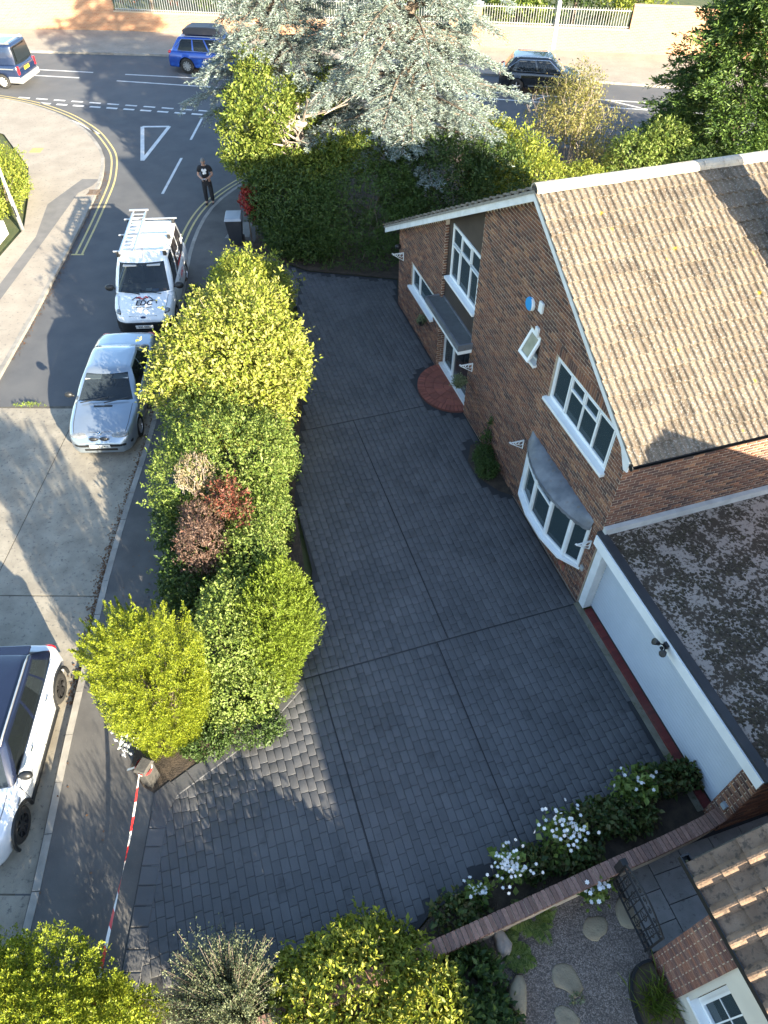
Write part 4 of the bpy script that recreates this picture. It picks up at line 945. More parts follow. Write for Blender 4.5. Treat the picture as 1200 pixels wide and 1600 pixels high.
m2 = MB(); m2.box(17.50, 17.60, gn-.05, gn+.05, 0, .98); m2.build('gate_post', 'dark_iron', gate)
# curved black edging round the little raised bed by the neighbour's wall
ed = MB(); pts = smoothp([tuple(hw(18.78, -2.14)[:2]), tuple(hw(18.75, -2.35)[:2]), tuple(hw(18.95, -2.62)[:2]), tuple(hw(19.4, -2.72)[:2]), tuple(hw(20.2, -2.66)[:2])], .06, 5)
a_ = offs(pts, .02); b_ = offs(pts, -.02); n_ = len(pts)
ed.add([(x, y, z) for z in (.0, .16) for q in (a_, b_) for x, y in q], [(i, i+1, 2*n_+i+1, 2*n_+i) for i in range(n_-1)]+[(n_+i+1, n_+i, 3*n_+i, 3*n_+i+1) for i in range(n_-1)]+[(2*n_+i, 2*n_+i+1, 3*n_+i+1, 3*n_+i) for i in range(n_-1)])
tag(ed.build('bed_edging', 'black'), 'curved black edging of the raised bed at the rendered wall', 'edging')
sheet('raised_bed_soil', [tuple(p) for p in pts]+[tuple(hw(20.2, -2.1)[:2])], .11, pm('sandy_soil', (.13, .10, .06), (.08, .06, .04), 6, .95, .6, 40))
# ------------------------------------------------------------------ vegetation
def unit(v): return v/np.maximum(np.linalg.norm(v, axis=-1, keepdims=True), 1e-9)
def wobble(P_, seed, freq=1.6):
    r = np.random.default_rng(seed); K_ = r.normal(size=(9, 3))*freq; f = r.uniform(0, 6.28, 9)
    return np.sin(P_ @ K_.T+f).mean(1)*1.6
def leaves(name, P_, D_, U_, Ln, Wd, mat, parent, fold=.25):
    """diamond leaves folded along the midrib: base P_, direction D_, face normal about U_"""
    D_ = unit(D_); S_ = unit(np.cross(D_, U_)); N_ = np.cross(S_, D_); n = len(P_)
    Ln = np.broadcast_to(Ln, (n,))[:, None]; Wd = np.broadcast_to(Wd, (n,))[:, None]
    V = np.empty((n, 4, 3)); V[:, 0] = P_; V[:, 2] = P_+D_*Ln-N_*Ln*.12
    mid = P_+D_*Ln*.5; V[:, 1] = mid+S_*Wd*.5+N_*Wd*fold; V[:, 3] = mid-S_*Wd*.5+N_*Wd*fold
    b = np.arange(n)[:, None]*4
    return npmesh(name, V.reshape(-1, 3), np.concatenate([b+np.array([0, 1, 2]), b+np.array([0, 2, 3])], 1).reshape(-1, 3), mat, parent)
def blob_points(blobs, n, rng, seed, amp=.16, freq=1.6, low=.0, inner=.0):
    """points on the uneven skin of a union of ellipsoids, with outward normals; keeps z above low"""
    w = np.array([(b[3]*b[4]+b[3]*b[5]+b[4]*b[5]) for b in blobs]); idx = rng.choice(len(blobs), n, p=w/w.sum())
    B = np.array(blobs)[idx]; d = unit(rng.normal(size=(n, 3)))
    k = 1-inner*rng.random(n)**2
    P_ = B[:, :3]+d*B[:, 3:6]*k[:, None]
    Nn = unit(d/B[:, 3:6])
    wb = wobble(P_, seed, freq); P_ = P_+Nn*(wb*amp*B[:, 3:6].mean(1))[:, None]
    ok = P_[:, 2] > low
    for b in blobs:
        q = ((P_-np.array(b[:3]))/np.array(b[3:6])); ok &= (np.linalg.norm(q, axis=1) > .80*(1-inner))
    return P_[ok], Nn[ok]
def shrub(name, loc, blobs, n, mat, label, cat='shrub', leaf=(.075, .035), clump=(10, .13), seed=1, amp=.16, freq=1.8, inner=.35, up=.35, group=None, stems=5, stem_mat='bark', low=.05, droop=0., stem_r=.03, twig=0, shoots=0, slen=.4):
    """broad-leaved shrub: twigs end all over an uneven skin, each carrying a tuft of leaves"""
    rng = np.random.default_rng(seed); o = empty(name, loc, 0, label, cat, group)
    k, rc = clump
    C, Nn = blob_points(blobs, n//k, rng, seed, amp, freq, low, inner)
    m = len(C); ax = unit(Nn*.8+np.array([0, 0, up])+rng.normal(size=(m, 3))*.45)
    t = rng.random((m, k, 1)); P_ = C[:, None]+ax[:, None]*(t-.6)*rc*1.5+rng.normal(size=(m, k, 3))*rc*.36
    D_ = ax[:, None]*.7+rng.normal(size=(m, k, 3))*.65; D_[..., 2] -= droop
    U_ = unit(Nn[:, None]*.7+np.array([0, 0, .6])+rng.normal(size=(m, k, 3))*.55)
    P_, D_, U_ = P_.reshape(-1, 3), D_.reshape(-1, 3), U_.reshape(-1, 3)
    if shoots:   # long leafy shoots that break the outline
        Q, QN = blob_points(blobs, shoots, rng, seed, amp, freq, max(low, .3), 0.); ms_ = len(Q); sx = unit(QN*.7+np.array([0, 0, .75])+rng.normal(size=(ms_, 3))*.35); u = rng.random((ms_, 12, 1))
        ln = slen*rng.uniform(.4, 1.3, (ms_, 1, 1)); SP = Q[:, None]+sx[:, None]*u*ln+rng.normal(size=(ms_, 12, 3))*.015; SD = sx[:, None]*.6+rng.normal(size=(ms_, 12, 3))*.6
        P_ = np.concatenate([P_, SP.reshape(-1, 3)]); D_ = np.concatenate([D_, SD.reshape(-1, 3)]); U_ = np.concatenate([U_, unit(rng.normal(size=(ms_*12, 3))*.6+np.array([0, 0, 1.]))])
    L_ = leaf[0]*np.clip(np.exp(rng.normal(size=len(P_))*.34-.06), .4, 1.9); leaves('crown', P_, D_, U_, L_, L_*leaf[1]/leaf[0], mat, o)
    if stems:
        mb = MB(); r = random.Random(seed); zc = [b for b in blobs]
        for i in range(stems):
            b = r.choice(zc); e = Vector((b[0]+r.uniform(-.5, .5)*b[3], b[1]+r.uniform(-.5, .5)*b[4], b[2]+r.uniform(-.1, .5)*b[5])); s = Vector((b[0]*.5+r.uniform(-.15, .15), b[1]*.5+r.uniform(-.15, .15), -.05))
            mid = s.lerp(e, .5)+Vector((r.uniform(-.1, .1), r.uniform(-.1, .1), .1)); mb.tube([s, mid, e], [stem_r, stem_r*.7, stem_r*.3], 6)
        if twig:
            Q, QN = blob_points(blobs, twig, rng, seed+5, amp, freq, low, .2)
            for p, nrm in zip(Q, QN):
                p_ = Vector(p); sw = Vector((r.uniform(-.3, .3), r.uniform(-.3, .3), r.uniform(.3, .9))).normalized()*r.uniform(.15, .4); c = p_-sw-Vector(nrm)*.08; mb.tube([c, c.lerp(p_, .5)+Vector((r.uniform(-.05, .05), r.uniform(-.05, .05), 0)), p_+Vector((r.uniform(-.06, .06), r.uniform(-.06, .06), r.uniform(-.03, .12)))], [.007, .005, .003], 4)
        mb.build('stem', stem_mat, o)
    return o
def plumes(name, loc, C, AX, mat, label, cat='shrub', L=.24, R=.055, k=26, leaf=(.034, .016), seed=1, group=None, flat=.0, core=None, o=None, cname='crown'):
    """conifer: finger-like sprays of small scale leaves round each axis"""
    rng = np.random.default_rng(seed)
    o = o or empty(name, loc, 0, label, cat, group); m = len(C); AX = unit(AX)
    t = rng.random((m, k, 1))**.8; e1 = unit(np.cross(AX, np.array([.3, .2, .9]))); e2 = np.cross(AX, e1)
    a = rng.uniform(0, 2*PI, (m, k, 1)); sz = rng.uniform(.7, 1.25, (m, 1, 1))
    rr = R*sz*(np.sin(np.clip(t*1.12+.12, 0, 1)*PI)**.55)*rng.uniform(.5, 1.05, (m, k, 1))
    off = e1[:, None]*np.cos(a)+e2[:, None]*np.sin(a)*(1-flat)
    P_ = C[:, None]+AX[:, None]*(t-.7)*L*sz+off*rr
    D_ = AX[:, None]*.75+off*.7+rng.normal(size=(m, k, 3))*.25; U_ = off+rng.normal(size=(m, k, 3))*.4
    P_, D_, U_ = P_.reshape(-1, 3), D_.reshape(-1, 3), U_.reshape(-1, 3)
    L_ = leaf[0]*rng.uniform(.7, 1.3, len(P_)); leaves(cname, P_, D_, U_, L_, L_*leaf[1]/leaf[0], mat, o, .1)
    return o
def trunk(o, pts, r0, r1, mat='bark', name='trunk', n=9):
    mb = MB(); k = len(pts); mb.tube(pts, [r0+(r1-r0)*i/(k-1) for i in range(k)], n); return mb.build(name, mat, o, smooth=True)

GREEN = leafm('green_leaf', [(.06, .11, .018), (.12, .18, .03), (.18, .24, .045), (.24, .28, .085)])
DKGREEN = leafm('dark_green_leaf', [(.026, .052, .013), (.045, .085, .018), (.07, .118, .026), (.095, .145, .038)])
YELLOW = leafm('yellow_variegated_leaf', [(.11, .155, .02), (.21, .26, .03), (.32, .34, .055), (.43, .41, .13), (.16, .205, .025)])
YGREEN = leafm('yellow_green_leaf', [(.085, .13, .018), (.165, .22, .026), (.26, .295, .04), (.33, .34, .06), (.11, .155, .02)])
GOLDCON = leafm('golden_conifer', [(.075, .115, .010), (.165, .215, .015), (.285, .315, .024), (.20, .245, .018)], .25)
LIMECON = leafm('lime_conifer', [(.095, .15, .014), (.165, .23, .022), (.245, .305, .045)], .25)
GREYGREEN = leafm('grey_green_leaf', [(.11, .14, .065), (.17, .205, .10), (.25, .275, .16), (.13, .155, .07)])
RED = leafm('red_leaf', [(.12, .045, .03), (.22, .06, .04), (.14, .085, .05), (.10, .09, .03)])
MAROON = leafm('brown_purple_leaf', [(.10, .065, .05), (.16, .10, .075), (.22, .15, .11), (.13, .06, .045)])
BLUECON = leafm('blue_cedar_needle', [(.12, .165, .135), (.21, .27, .245), (.31, .365, .35), (.15, .18, .125)], .12)
BLACKCON = leafm('dark_cypress', [(.018, .042, .010), (.038, .078, .015), (.07, .125, .022), (.11, .17, .032)], .15)
SPARSE = leafm('olive_leaf', [(.14, .15, .04), (.22, .22, .06), (.28, .26, .09), (.20, .16, .07)])
WHITEFL = leafm('white_petal', [(.80, .80, .78), (.72, .72, .72)], .2)
TAN = leafm('tan_leaf', [(.28, .21, .12), (.35, .28, .16), (.2, .16, .07)])

# golden vase-shaped yew at the end of the hedge
rng = np.random.default_rng(21)
def vase(n, h, r0, r1, rng, shell=.5):
    t = rng.random(n)**.75; a = rng.uniform(0, 2*PI, n); rad_ = (r0+(r1-r0)*np.sin(t*PI*.62)**.9)*(1-.66*np.clip((t-.5)/.5, 0, 1)**1.3)*(1-shell*rng.random(n)**2.2)
    return np.stack([rad_*np.cos(a), rad_*np.sin(a), t*h], 1), a, t
C, a, t = vase(3500, 3.15, .55, 1.02, rng, .65)
C[:, 0] += -.12*t; C[:, 1] += .22*t; C += wobble(C, 3, 4.)[:, None]*.12; kp_ = (t < .66)|(rng.random(len(t)) < .12); C, a, t = C[kp_], a[kp_], t[kp_]
AX = np.stack([np.cos(a)*.45, np.sin(a)*.45, .95+0*a], 1)+rng.normal(size=(len(C), 3))*.16
yew = plumes('golden_yew', (-3.95, 5.95, 0), C, AX, GOLDCON, 'golden yellow vase shaped yew beside the tape post', 'shrub', .30, .072, 58, (.032, .014), 1)
n_ = 135; a_ = rng.uniform(0, 6.28, n_); r_ = np.sqrt(rng.uniform(.02, .95, n_)); TC = np.stack([r_*np.cos(a_)-.12, r_*np.sin(a_)+.20, 2.95-.65*r_+.45*rng.random(n_)], 1)
plumes('', None, TC, np.stack([np.cos(a_)*.3, np.sin(a_)*.3, 1+0*a_], 1)+rng.normal(size=(n_, 3))*.15, GOLDCON, '', '', .62, .085, 240, (.033, .014), 15, o=yew, cname='top_plumes')['kind'] = 'x'
del yew['kind']
trunk(yew, [(0, 0, -.05), (0, .05, .7), (-.05, .15, 1.3)], .14, .05)
mb = MB(); r = random.Random(4)
for k in range(46):
    a = r.uniform(0, 6.28); e = Vector((math.cos(a)*r.uniform(.2, .8)-.1, math.sin(a)*r.uniform(.2, .8)+.25, r.uniform(1.2, 2.0))); mb.tube([(math.cos(a)*.1, math.sin(a)*.1, .2), e*.55+Vector((0, 0, .2)), e], [.022, .015, .006], 5)
mb.build('branch', 'bark', yew)
# golden-lime Lawson cypress hedge end
rng = np.random.default_rng(22)
bl = [(0, 0, .75, .72, 1.05, 1.0), (-.1, .55, .9, .65, .9, .95), (-.05, -.55, .55, .62, .75, .75)]
C, Nn = blob_points(bl, 5600, rng, 4, .26, 3.0, .03, .4)
law = plumes('lime_cypress', (-2.12, 7.75, 0), C, Nn*.55+np.array([0, 0, .8])+rng.normal(size=C.shape)*.2, LIMECON, 'lime green feathery cypress at the drive edge beside the golden yew', 'shrub', .30, .05, 22, (.05, .014), 2, flat=.6)
trunk(law, [(0, 0, -.05), (0, 0, .8), (0, .1, 1.4)], .10, .04)
shrub('variegated_euonymus', (-2.95, 7.35, 0), [(0, 0, .95, .75, .95, .85), (.15, -.75, .6, .8, .7, .6), (-.1, .6, .9, .6, .6, .8)], 32000, leafm('euonymus_leaf', [(.10, .16, .025), (.18, .25, .045), (.28, .34, .10), (.14, .20, .03)]), 'dense small leaved green and cream shrub between the yew and the cypress', leaf=(.05, .03), clump=(9, .09), seed=31, amp=.2, freq=2.6, shoots=200, slen=.2)
shrub('low_green_shrub', (-2.75, 5.95, 0), [(0, 0, .2, .9, .42, .34), (-.6, -.35, .15, .5, .3, .28)], 9000, DKGREEN, 'low dark green ground cover at the foot of the golden yew', leaf=(.05, .028), clump=(9, .08), seed=32, stems=2)
# mid hedge
shrub('green_privet', (-3.55, 11.75, 0), [(0, 0, 1.5, 1.3, 1.5, 1.2), (-.75, -.6, 1.4, .95, 1.1, 1.1), (.75, .2, 1.25, .65, 1.4, 1.1), (-.5, 1.0, 1.45, 1.1, .9, 1.15), (.2, .9, .9, 1.2, 1.0, .9), (-.3, -1.2, 1.0, 1.0, .7, .95)], 60000, GREEN, 'wide mid green hedge shrub below the tall yellow one', leaf=(.06, .03), clump=(10, .11), seed=33, amp=.2, freq=2.2, shoots=420, slen=.28)
shrub('green_privet', (-2.75, 9.55, 0), [(0, 0, .95, .7, 1.15, 1.0), (.15, 1.0, .8, .6, .7, .9)], 22000, GREEN, 'narrow green shrub along the drive between the red shrub and the cypress', leaf=(.058, .029), clump=(10, .11), seed=34, amp=.24, freq=2.4, shoots=200, slen=.25)
shrub('green_privet', (-4.15, 9.0, 0), [(0, 0, .6, .65, .8, .7), (-.1, 1.3, .75, .75, .75, .75)], 16000, DKGREEN, 'dark green shrub at the pavement side behind the golden yew', leaf=(.07, .034), clump=(10, .12), seed=35, shoots=150, slen=.25, amp=.22)
shrub('purple_barberry', (-3.72, 9.3, 0), [(0, 0, 1.4, .50, .55, .62), (-.15, .6, 1.5, .42, .42, .5)], 9000, MAROON, 'brownish purple twiggy shrub in the hedge', leaf=(.05, .022), clump=(8, .10), seed=36, stems=6, stem_mat='bark', twig=70, shoots=120, slen=.25, amp=.3)
shrub('dead_twig_shrub', (-4.0, 10.6, 0), [(0, 0, 2.25, .40, .42, .40)], 1500, TAN, 'pale dead twiggy shrub sticking out of the green hedge', leaf=(.05, .02), clump=(4, .08), seed=37, stems=12, stem_mat='bark_pale', twig=90, stem_r=.010)
shrub('red_photinia', (-3.3, 10.0, 0), [(0, 0, 2.05, .30, .36, .34), (.35, -.2, 1.85, .24, .24, .26)], 1500, RED, 'red leaved shrub poking out of the middle of the hedge', leaf=(.065, .03), clump=(7, .09), seed=38, stems=4, stem_mat='bark', twig=30, shoots=70, slen=.25, amp=.35)
# tall yellow variegated shrub and the one behind it
shrub('yellow_elaeagnus', (-3.85, 14.45, 0), [(0, .2, 2.55, 1.35, 1.35, 1.15), (.8, .5, 2.25, 1.05, 1.1, 1.0), (-.9, -.2, 2.35, .85, .9, .85), (.2, 1.5, 2.5, 1.1, 1.0, 1.0), (-1.45, -.8, 2.0, .5, .45, .42), (1.5, .2, 1.9, .5, .9, .55), (.4, -1.0, 1.5, 1.2, .8, .9), (.9, 1.0, 1.4, 1.0, 1.2, 1.2)], 52000, YELLOW, 'tall bright yellow variegated shrub, the highest of the hedge', leaf=(.092, .044), clump=(9, .16), seed=39, amp=.26, freq=2.4, shoots=420, slen=.5, stems=9, stem_mat='bark_pale', stem_r=.04, twig=60, inner=.3)
shrub('green_viburnum', (-4.25, 18.9, 0), [(0, 0, 1.25, 1.0, 1.6, 1.05), (.55, .9, 1.0, .9, 1.0, .95), (-.3, 1.5, .95, .85, .75, .9)], 24000, YGREEN, 'light green shrub at the far end of the hedge by the drive entrance', leaf=(.085, .04), clump=(9, .14), seed=40, amp=.26, shoots=220, slen=.45)
shrub('small_seedling', (-6.1, 20.6, 0), [(0, 0, .35, .2, .3, .35), (.5, .8, .4, .25, .3, .4)], 1100, GREEN, 'thin green sapling on the pavement beside the white van', leaf=(.07, .035), clump=(6, .1), seed=41, stems=4, stem_r=.01)
# back hedge behind the drive
B_G = 'shrubs behind the drive'
shrub('laurel_hedge', (-3.5, 24.95, 0), [(0, 0, 1.4, 1.25, 1.35, 1.5), (-.4, 1.4, 1.6, 1.25, 1.3, 1.5), (.9, -.7, 1.1, 1.0, .9, 1.1), (.5, -1.2, .6, 1.2, .7, .7), (-.05, -.6, .6, .75, 1.0, .8)], 38000, DKGREEN, 'dark laurel behind the wheelie bin', leaf=(.10, .045), clump=(9, .16), seed=51, amp=.22, shoots=250, slen=.35, group=B_G)
shrub('clipped_hedge', (-.85, 23.9, 0), [(0, 0, 1.5, 1.75, 1.3, 1.55), (.9, .3, 1.5, 1.3, 1.2, 1.55), (-1.2, .1, 1.3, 1.0, 1.1, 1.4), (0, 1.5, 1.9, 2.2, 1.2, 1.6), (-.2, -.85, .6, 2.1, .65, .65), (-2.0, -.2, .6, 1.0, .8, .7)], 40000, leafm('hedge_leaf', [(.035, .07, .014), (.055, .10, .018), (.075, .125, .025)]), 'rounded dense clipped hedge at the head of the drive', leaf=(.06, .03), clump=(10, .11), seed=52, amp=.06, group=B_G)
shrub('laurel_hedge', (2.3, 25.4, 0), [(0, 0, 1.7, 1.7, 1.4, 1.75), (1.6, .3, 1.6, 1.4, 1.3, 1.7), (-1.3, .4, 1.7, 1.3, 1.2, 1.75)], 34000, DKGREEN, 'dark evergreen shrub between the clipped hedge and the house roof', leaf=(.09, .042), clump=(9, .15), seed=53, amp=.25, shoots=250, slen=.35, group=B_G)
shrub('laurel_hedge', (5.0, 26.3, 0), [(0, 0, 1.5, 1.3, 1.3, 1.6), (-.9, 1.5, 1.6, 1.3, 1.2, 1.6)], 22000, YGREEN, 'yellow tipped green shrub behind the ridge end of the house roof', leaf=(.09, .042), clump=(9, .15), seed=54, amp=.25, shoots=250, slen=.4, group=B_G)
shrub('red_climber', (-4.85, 24.9, 0), [(0, 0, 1.5, .2, .45, .4), (.05, .3, .9, .15, .3, .3)], 1300, leafm('scarlet_leaf', [(.22, .02, .02), (.30, .04, .03)]), 'small patch of scarlet creeper on the dark laurel', 'climber', leaf=(.09, .06), clump=(6, .1), seed=55, stems=2)
# broadleaf tree with bare pale limbs in front of the cedar
rr_ = random.Random(77); ob_ = [(rr_.uniform(-1.9, 1.7), rr_.uniform(-1.5, 1.6), rr_.uniform(2.2, 4.6), rr_.uniform(.35, .8), rr_.uniform(.45, .9), rr_.uniform(.4, .75)) for _ in range(17)]
ob_ += [(-1.9, -.9, 2.6, .8, .7, .6), (-1.0, -1.3, 2.4, .9, .6, .6), (.1, -1.4, 2.5, .9, .6, .6), (1.0, -1.2, 2.6, .8, .7, .6), (1.9, -.8, 2.7, .8, .7, .6), (-2.3, -.3, 3.3, .6, .6, .6)]
ob_ = [q for q in ob_ if not (-1.5 < q[0] < .9 and q[1] < .1 and 2.9 < q[2] < 4.2)]
tr_ = shrub('evergreen_oak', (-3.0, 26.6, 0), ob_, 42000, leafm('oak_leaf', [(.06, .10, .014), (.11, .16, .022), (.18, .225, .035), (.25, .28, .06)]), 'leafy green tree with bare pale limbs beside the blue cedar', 'tree', leaf=(.10, .05), clump=(8, .17), seed=56, amp=.45, freq=2.6, stems=0, shoots=420, slen=.4)
trunk(tr_, [(.3, .2, -.05), (.2, .1, 1.2), (.0, .0, 2.4), (-.1, .2, 4.0)], .19, .06, 'bark_pale')
mb = MB(); r = random.Random(12)
for k in range(26):
    a = r.uniform(PI*.9, PI*2.1); s = Vector((r.uniform(-.15, .2), 0, r.uniform(1.6, 3.6))); L_ = r.uniform(1.0, 1.9)
    d = Vector((math.cos(a), math.sin(a), r.uniform(-.05, .7))); p1 = s+d*L_*.5+Vector((r.uniform(-.2, .2), 0, .1)); p2 = s+d*L_+Vector((0, 0, r.uniform(.0, .5)))
    mb.tube([s, p1, p2], [.06, .042, .016], 6)
    for q in range(3):
        e = p1.lerp(p2, r.random())+Vector((r.uniform(-.5, .5), r.uniform(-.5, .3), r.uniform(-.1, .6))); mb.tube([p1.lerp(p2, r.random()*.6), e], [.022, .008], 5)
mb.build('limb', 'bark_pale', tr_)

# blue cedar
def cedar(loc, H_, seed, RL, RR, nl, label, gap=True):
    rng = np.random.default_rng(seed); r = random.Random(seed); o = empty('blue_cedar', loc, 0, label, 'tree', 'blue cedars')
    trunk(o, [(0, 0, -.05), (.05, 0, 3), (0, .1, 6), (0, 0, H_)], .34, .04)
    limbs = MB(); P_ = []; A_ = []
    for k in range(nl):
        z = 2.5+(H_-2.7)*(k/nl)**1.1; a = k*2.39996+r.uniform(-.3, .3)
        R_ = (RL if math.cos(a) < 0 else RR)*(1-(z/(H_+1.2))**2.2)*r.uniform(.70, 1.1)
        # open gap on the left front, where the bare limbs of the neighbour tree show
        if gap and math.sin(a) < -.3 and -.82 < math.cos(a) < -.35 and 2.8 < z < 5.5: R_ *= .5
        d = np.array([math.cos(a), math.sin(a), 0]); n = 9
        pts = [np.array([0, 0, z])+d*R_*t+np.array([0, 0, .26*R_*t*(1-t)-(.20 if z > 4.2 else .07)*R_*t*t]) for t in np.linspace(0, 1, n)]
        limbs.tube([tuple(p) for p in pts], [max(.012, .085*(1-t)*(1-.5*z/H_)+.012) for t in np.linspace(0, 1, n)], 5)
        m = int(R_*9)
        for q in range(m):
            t = (.22+.78*(q+r.random())/m); base = np.array([np.interp(t, np.linspace(0, 1, n), [p[i] for p in pts]) for i in range(3)])
            sd = 1 if q % 2 else -1; L_ = (1.25*(1-t)+.42)*r.uniform(.6, 1.2)
            dv = unit(d*.75+np.array([-d[1], d[0], 0])*sd*r.uniform(.5, 1.1)+np.array([0, 0, r.uniform(-.35, .12)]))
            if q % 3 == 0: limbs.tube([tuple(base), tuple(base+dv*L_*.6), tuple(base+dv*L_+np.array([0, 0, -.12*L_]))], [.012, .008, .004], 3)
            ks = max(4, int(L_/.042)); u = (np.arange(ks)+rng.random(ks))/ks
            pp = base+dv*L_*u[:, None]+np.array([0, 0, -1])*(.22*L_*u**2)[:, None]+rng.normal(size=(ks, 3))*.02
            P_.append(pp); A_.append(np.repeat(dv[None]+np.array([[0, 0, -.12]]), ks, 0)+rng.normal(size=(ks, 3))*.12)
    C = np.concatenate(P_); AX = np.concatenate(A_)
    limbs.build('limb', 'bark', o)
    k = 5; m = len(C); AX = unit(AX); sdv = unit(np.cross(AX, np.array([0, 0, 1.])))[:, None]; sg = np.where(np.arange(k) % 2 == 0, 1., -1.)[None, :, None]
    Pn = C[:, None]+rng.normal(size=(m, k, 3))*.018; Dn = AX[:, None]*.75+sdv*sg*rng.uniform(.25, 1.0, (m, k, 1))+np.array([0, 0, .18])+rng.normal(size=(m, k, 3))*.22; Un = unit(rng.normal(size=(m, k, 3))*.5+np.array([0, 0, 1.]))
    L_ = rng.uniform(.08, .15, m*k)
    leaves('crown', Pn.reshape(-1, 3), Dn.reshape(-1, 3), Un.reshape(-1, 3), L_, L_*.22, BLUECON, o, .05); return o, m*k
cedar((.75, 27.9, 0), 12.5, 5, 4.6, 4.1, 105, 'larger silver blue cedar with drooping sprays behind the clipped hedge', False); cedar((-4.1, 29.8, 0), 8.6, 6, 3.9, 4.2, 62, 'smaller silver blue cedar at the junction beside the blue car', True)
# dark cypress on the right
rng = np.random.default_rng(61); n = 8000; t = rng.random(n)**1.25; a = rng.uniform(0, 2*PI, n); R_ = (3.3*(1-t)**.62+.15)*(1-.35*rng.random(n)**2.)*(1+.22*np.sin(a*5+t*17)+.12*np.sin(a*9-t*31))
saw = (t*9.3/.85+.35*np.sin(a*3)+.25*np.sin(a*7+2)) % 1.; R_ = R_*(1.12-.42*saw**.8); C = np.stack([R_*np.cos(a), R_*np.sin(a), .1+t*9.3], 1)
cyp = plumes('dark_cypress', (13.7, 30.2, 0), C, np.stack([np.cos(a)*.9, np.sin(a)*.9, -.05+0*a], 1)+rng.normal(size=(n, 3))*.3, BLACKCON, 'tall dark green cypress behind the house roof beside the main road', 'tree', .75, .15, 20, (.16, .045), 6, flat=.6)
trunk(cyp, [(0, 0, -.05), (0, 0, 4), (0, 0, 8.8)], .28, .05)
shrub('thin_olive_shrub', (7.3, 30.6, 0), [(0, 0, 2.6, 1.3, 1.2, 1.2), (.9, -.3, 1.9, 1.2, 1.1, 1.0), (-.6, .5, 2.2, 1.2, 1.0, 1.2), (.2, -.4, 3.5, .8, .8, .7), (1.2, -1.2, 1.2, 1.1, .9, .8)], 15000, SPARSE, 'sparse olive yellow shrub with bare grey twigs beside the road', 'shrub', leaf=(.085, .032), clump=(6, .18), seed=62, amp=.35, stems=16, stem_mat='bark_pale', stem_r=.03, twig=240, inner=.7)
shrub('golden_privet', (7.4, 27.4, 0), [(0, 0, .9, 1.0, .8, .85)], 9000, YGREEN, 'small yellow green shrub in front of the sparse olive one', leaf=(.07, .035), clump=(8, .12), seed=63)
shrub('bay_shrub', (9.6, 28.3, 0), [(0, 0, 1.3, 1.3, 1.1, 1.3), (.9, .3, 1.8, .9, .9, 1.0)], 15000, GREEN, 'glossy mid green shrub between the olive shrub and the dark cypress', leaf=(.09, .045), clump=(8, .15), seed=64, amp=.25)
shrub('bay_shrub', (12.0, 27.6, 0), [(0, 0, 1.2, 1.6, 1.1, 1.2)], 11000, DKGREEN, 'low dark shrub at the foot of the tall cypress behind the ridge', leaf=(.09, .045), clump=(8, .15), seed=65, amp=.25)
# west side
shrub('golden_privet', (-14.65, 27.1, 0), [(0, 0, .75, .85, 1.7, .85), (-.8, 1.5, .8, 1.0, 1.5, .9)], 15000, YGREEN, 'yellow green roadside hedge behind the lamp post', leaf=(.075, .036), clump=(9, .12), seed=66, amp=.18, shoots=150, slen=.3)
# bottom of the picture
rng = np.random.default_rng(71); bl = [(0, 0, 1.05, 1.15, 1.1, 1.05), (.95, -.25, .8, .75, .9, .8), (-.9, .3, .9, .8, .9, .85)]
C, Nn = blob_points(bl, 2300, rng, 9, .2, 3., .05, .45)
gy = plumes('golden_yew', (-4.75, 1.15, 0), C, Nn*.6+np.array([0, 0, .8])+rng.normal(size=C.shape)*.2, GOLDCON, 'broad golden yellow yew at the pavement end of the drive opposite the tape post', 'shrub', .32, .095, 80, (.036, .016), 8)
trunk(gy, [(0, 0, -.05), (0, 0, .6), (0, .1, 1.2)], .13, .05)
rng = np.random.default_rng(72); n = 1000; a = rng.uniform(0, 6.28, n); rr = np.sqrt(rng.random(n))*.62; hh = rng.uniform(.4, 1.35, n)
gg = empty('grey_tree_germander', (-2.25, 1.6, 0), 0, 'loose grey green shrub of upright wands between the golden yew and the yellow green shrub', 'shrub'); mb = MB(); PP = []; DD = []
for k in range(n):
    b = np.array([rr[k]*.5*math.cos(a[k]), rr[k]*.5*math.sin(a[k]), 0]); e = np.array([1.35*rr[k]*math.cos(a[k]), 1.35*rr[k]*math.sin(a[k]), hh[k]])+rng.normal(size=3)*.1
    if k % 2 == 0: mb.tube([tuple(b), tuple(b*.4+e*.6+np.array([0, 0, .08])), tuple(e)], [.008, .006, .003], 3)
    u = rng.random(36)**.7; PP.append(b*(1-u[:, None])+e*u[:, None]+rng.normal(size=(36, 3))*.025); DD.append((e-b)[None]*.5+rng.normal(size=(36, 3))*.6)
leaves('crown', np.concatenate(PP), np.concatenate(DD), rng.normal(size=(n*36, 3))+np.array([0, 0, 1]), .038, .015, GREYGREEN, gg); mb.build('stem', 'bark', gg)
shrub('yellow_green_shrub', (-.25, 1.55, 0), [(0, 0, .55, 1.1, 1.0, .62), (.75, -.2, .5, .75, .8, .55), (-.75, .1, .4, .65, .7, .45), (.2, .7, .35, .85, .5, .4)], 24000, leafm('gold_leaf', [(.09, .13, .014), (.18, .22, .022), (.29, .305, .035), (.38, .36, .07)]), 'rounded yellow green glossy shrub at the end of the garden wall', leaf=(.08, .036), clump=(8, .12), seed=73, amp=.18, freq=2.6, shoots=260, slen=.22, twig=30)
shrub('green_hydrangea', (1.35, 1.75, 0), [(0, 0, .25, .5, .6, .34), (.2, -.5, .3, .5, .5, .35)], 4200, DKGREEN, 'dark green leafy plants along the gravel edge next to the boulders', leaf=(.10, .05), clump=(7, .12), seed=74, stems=3)
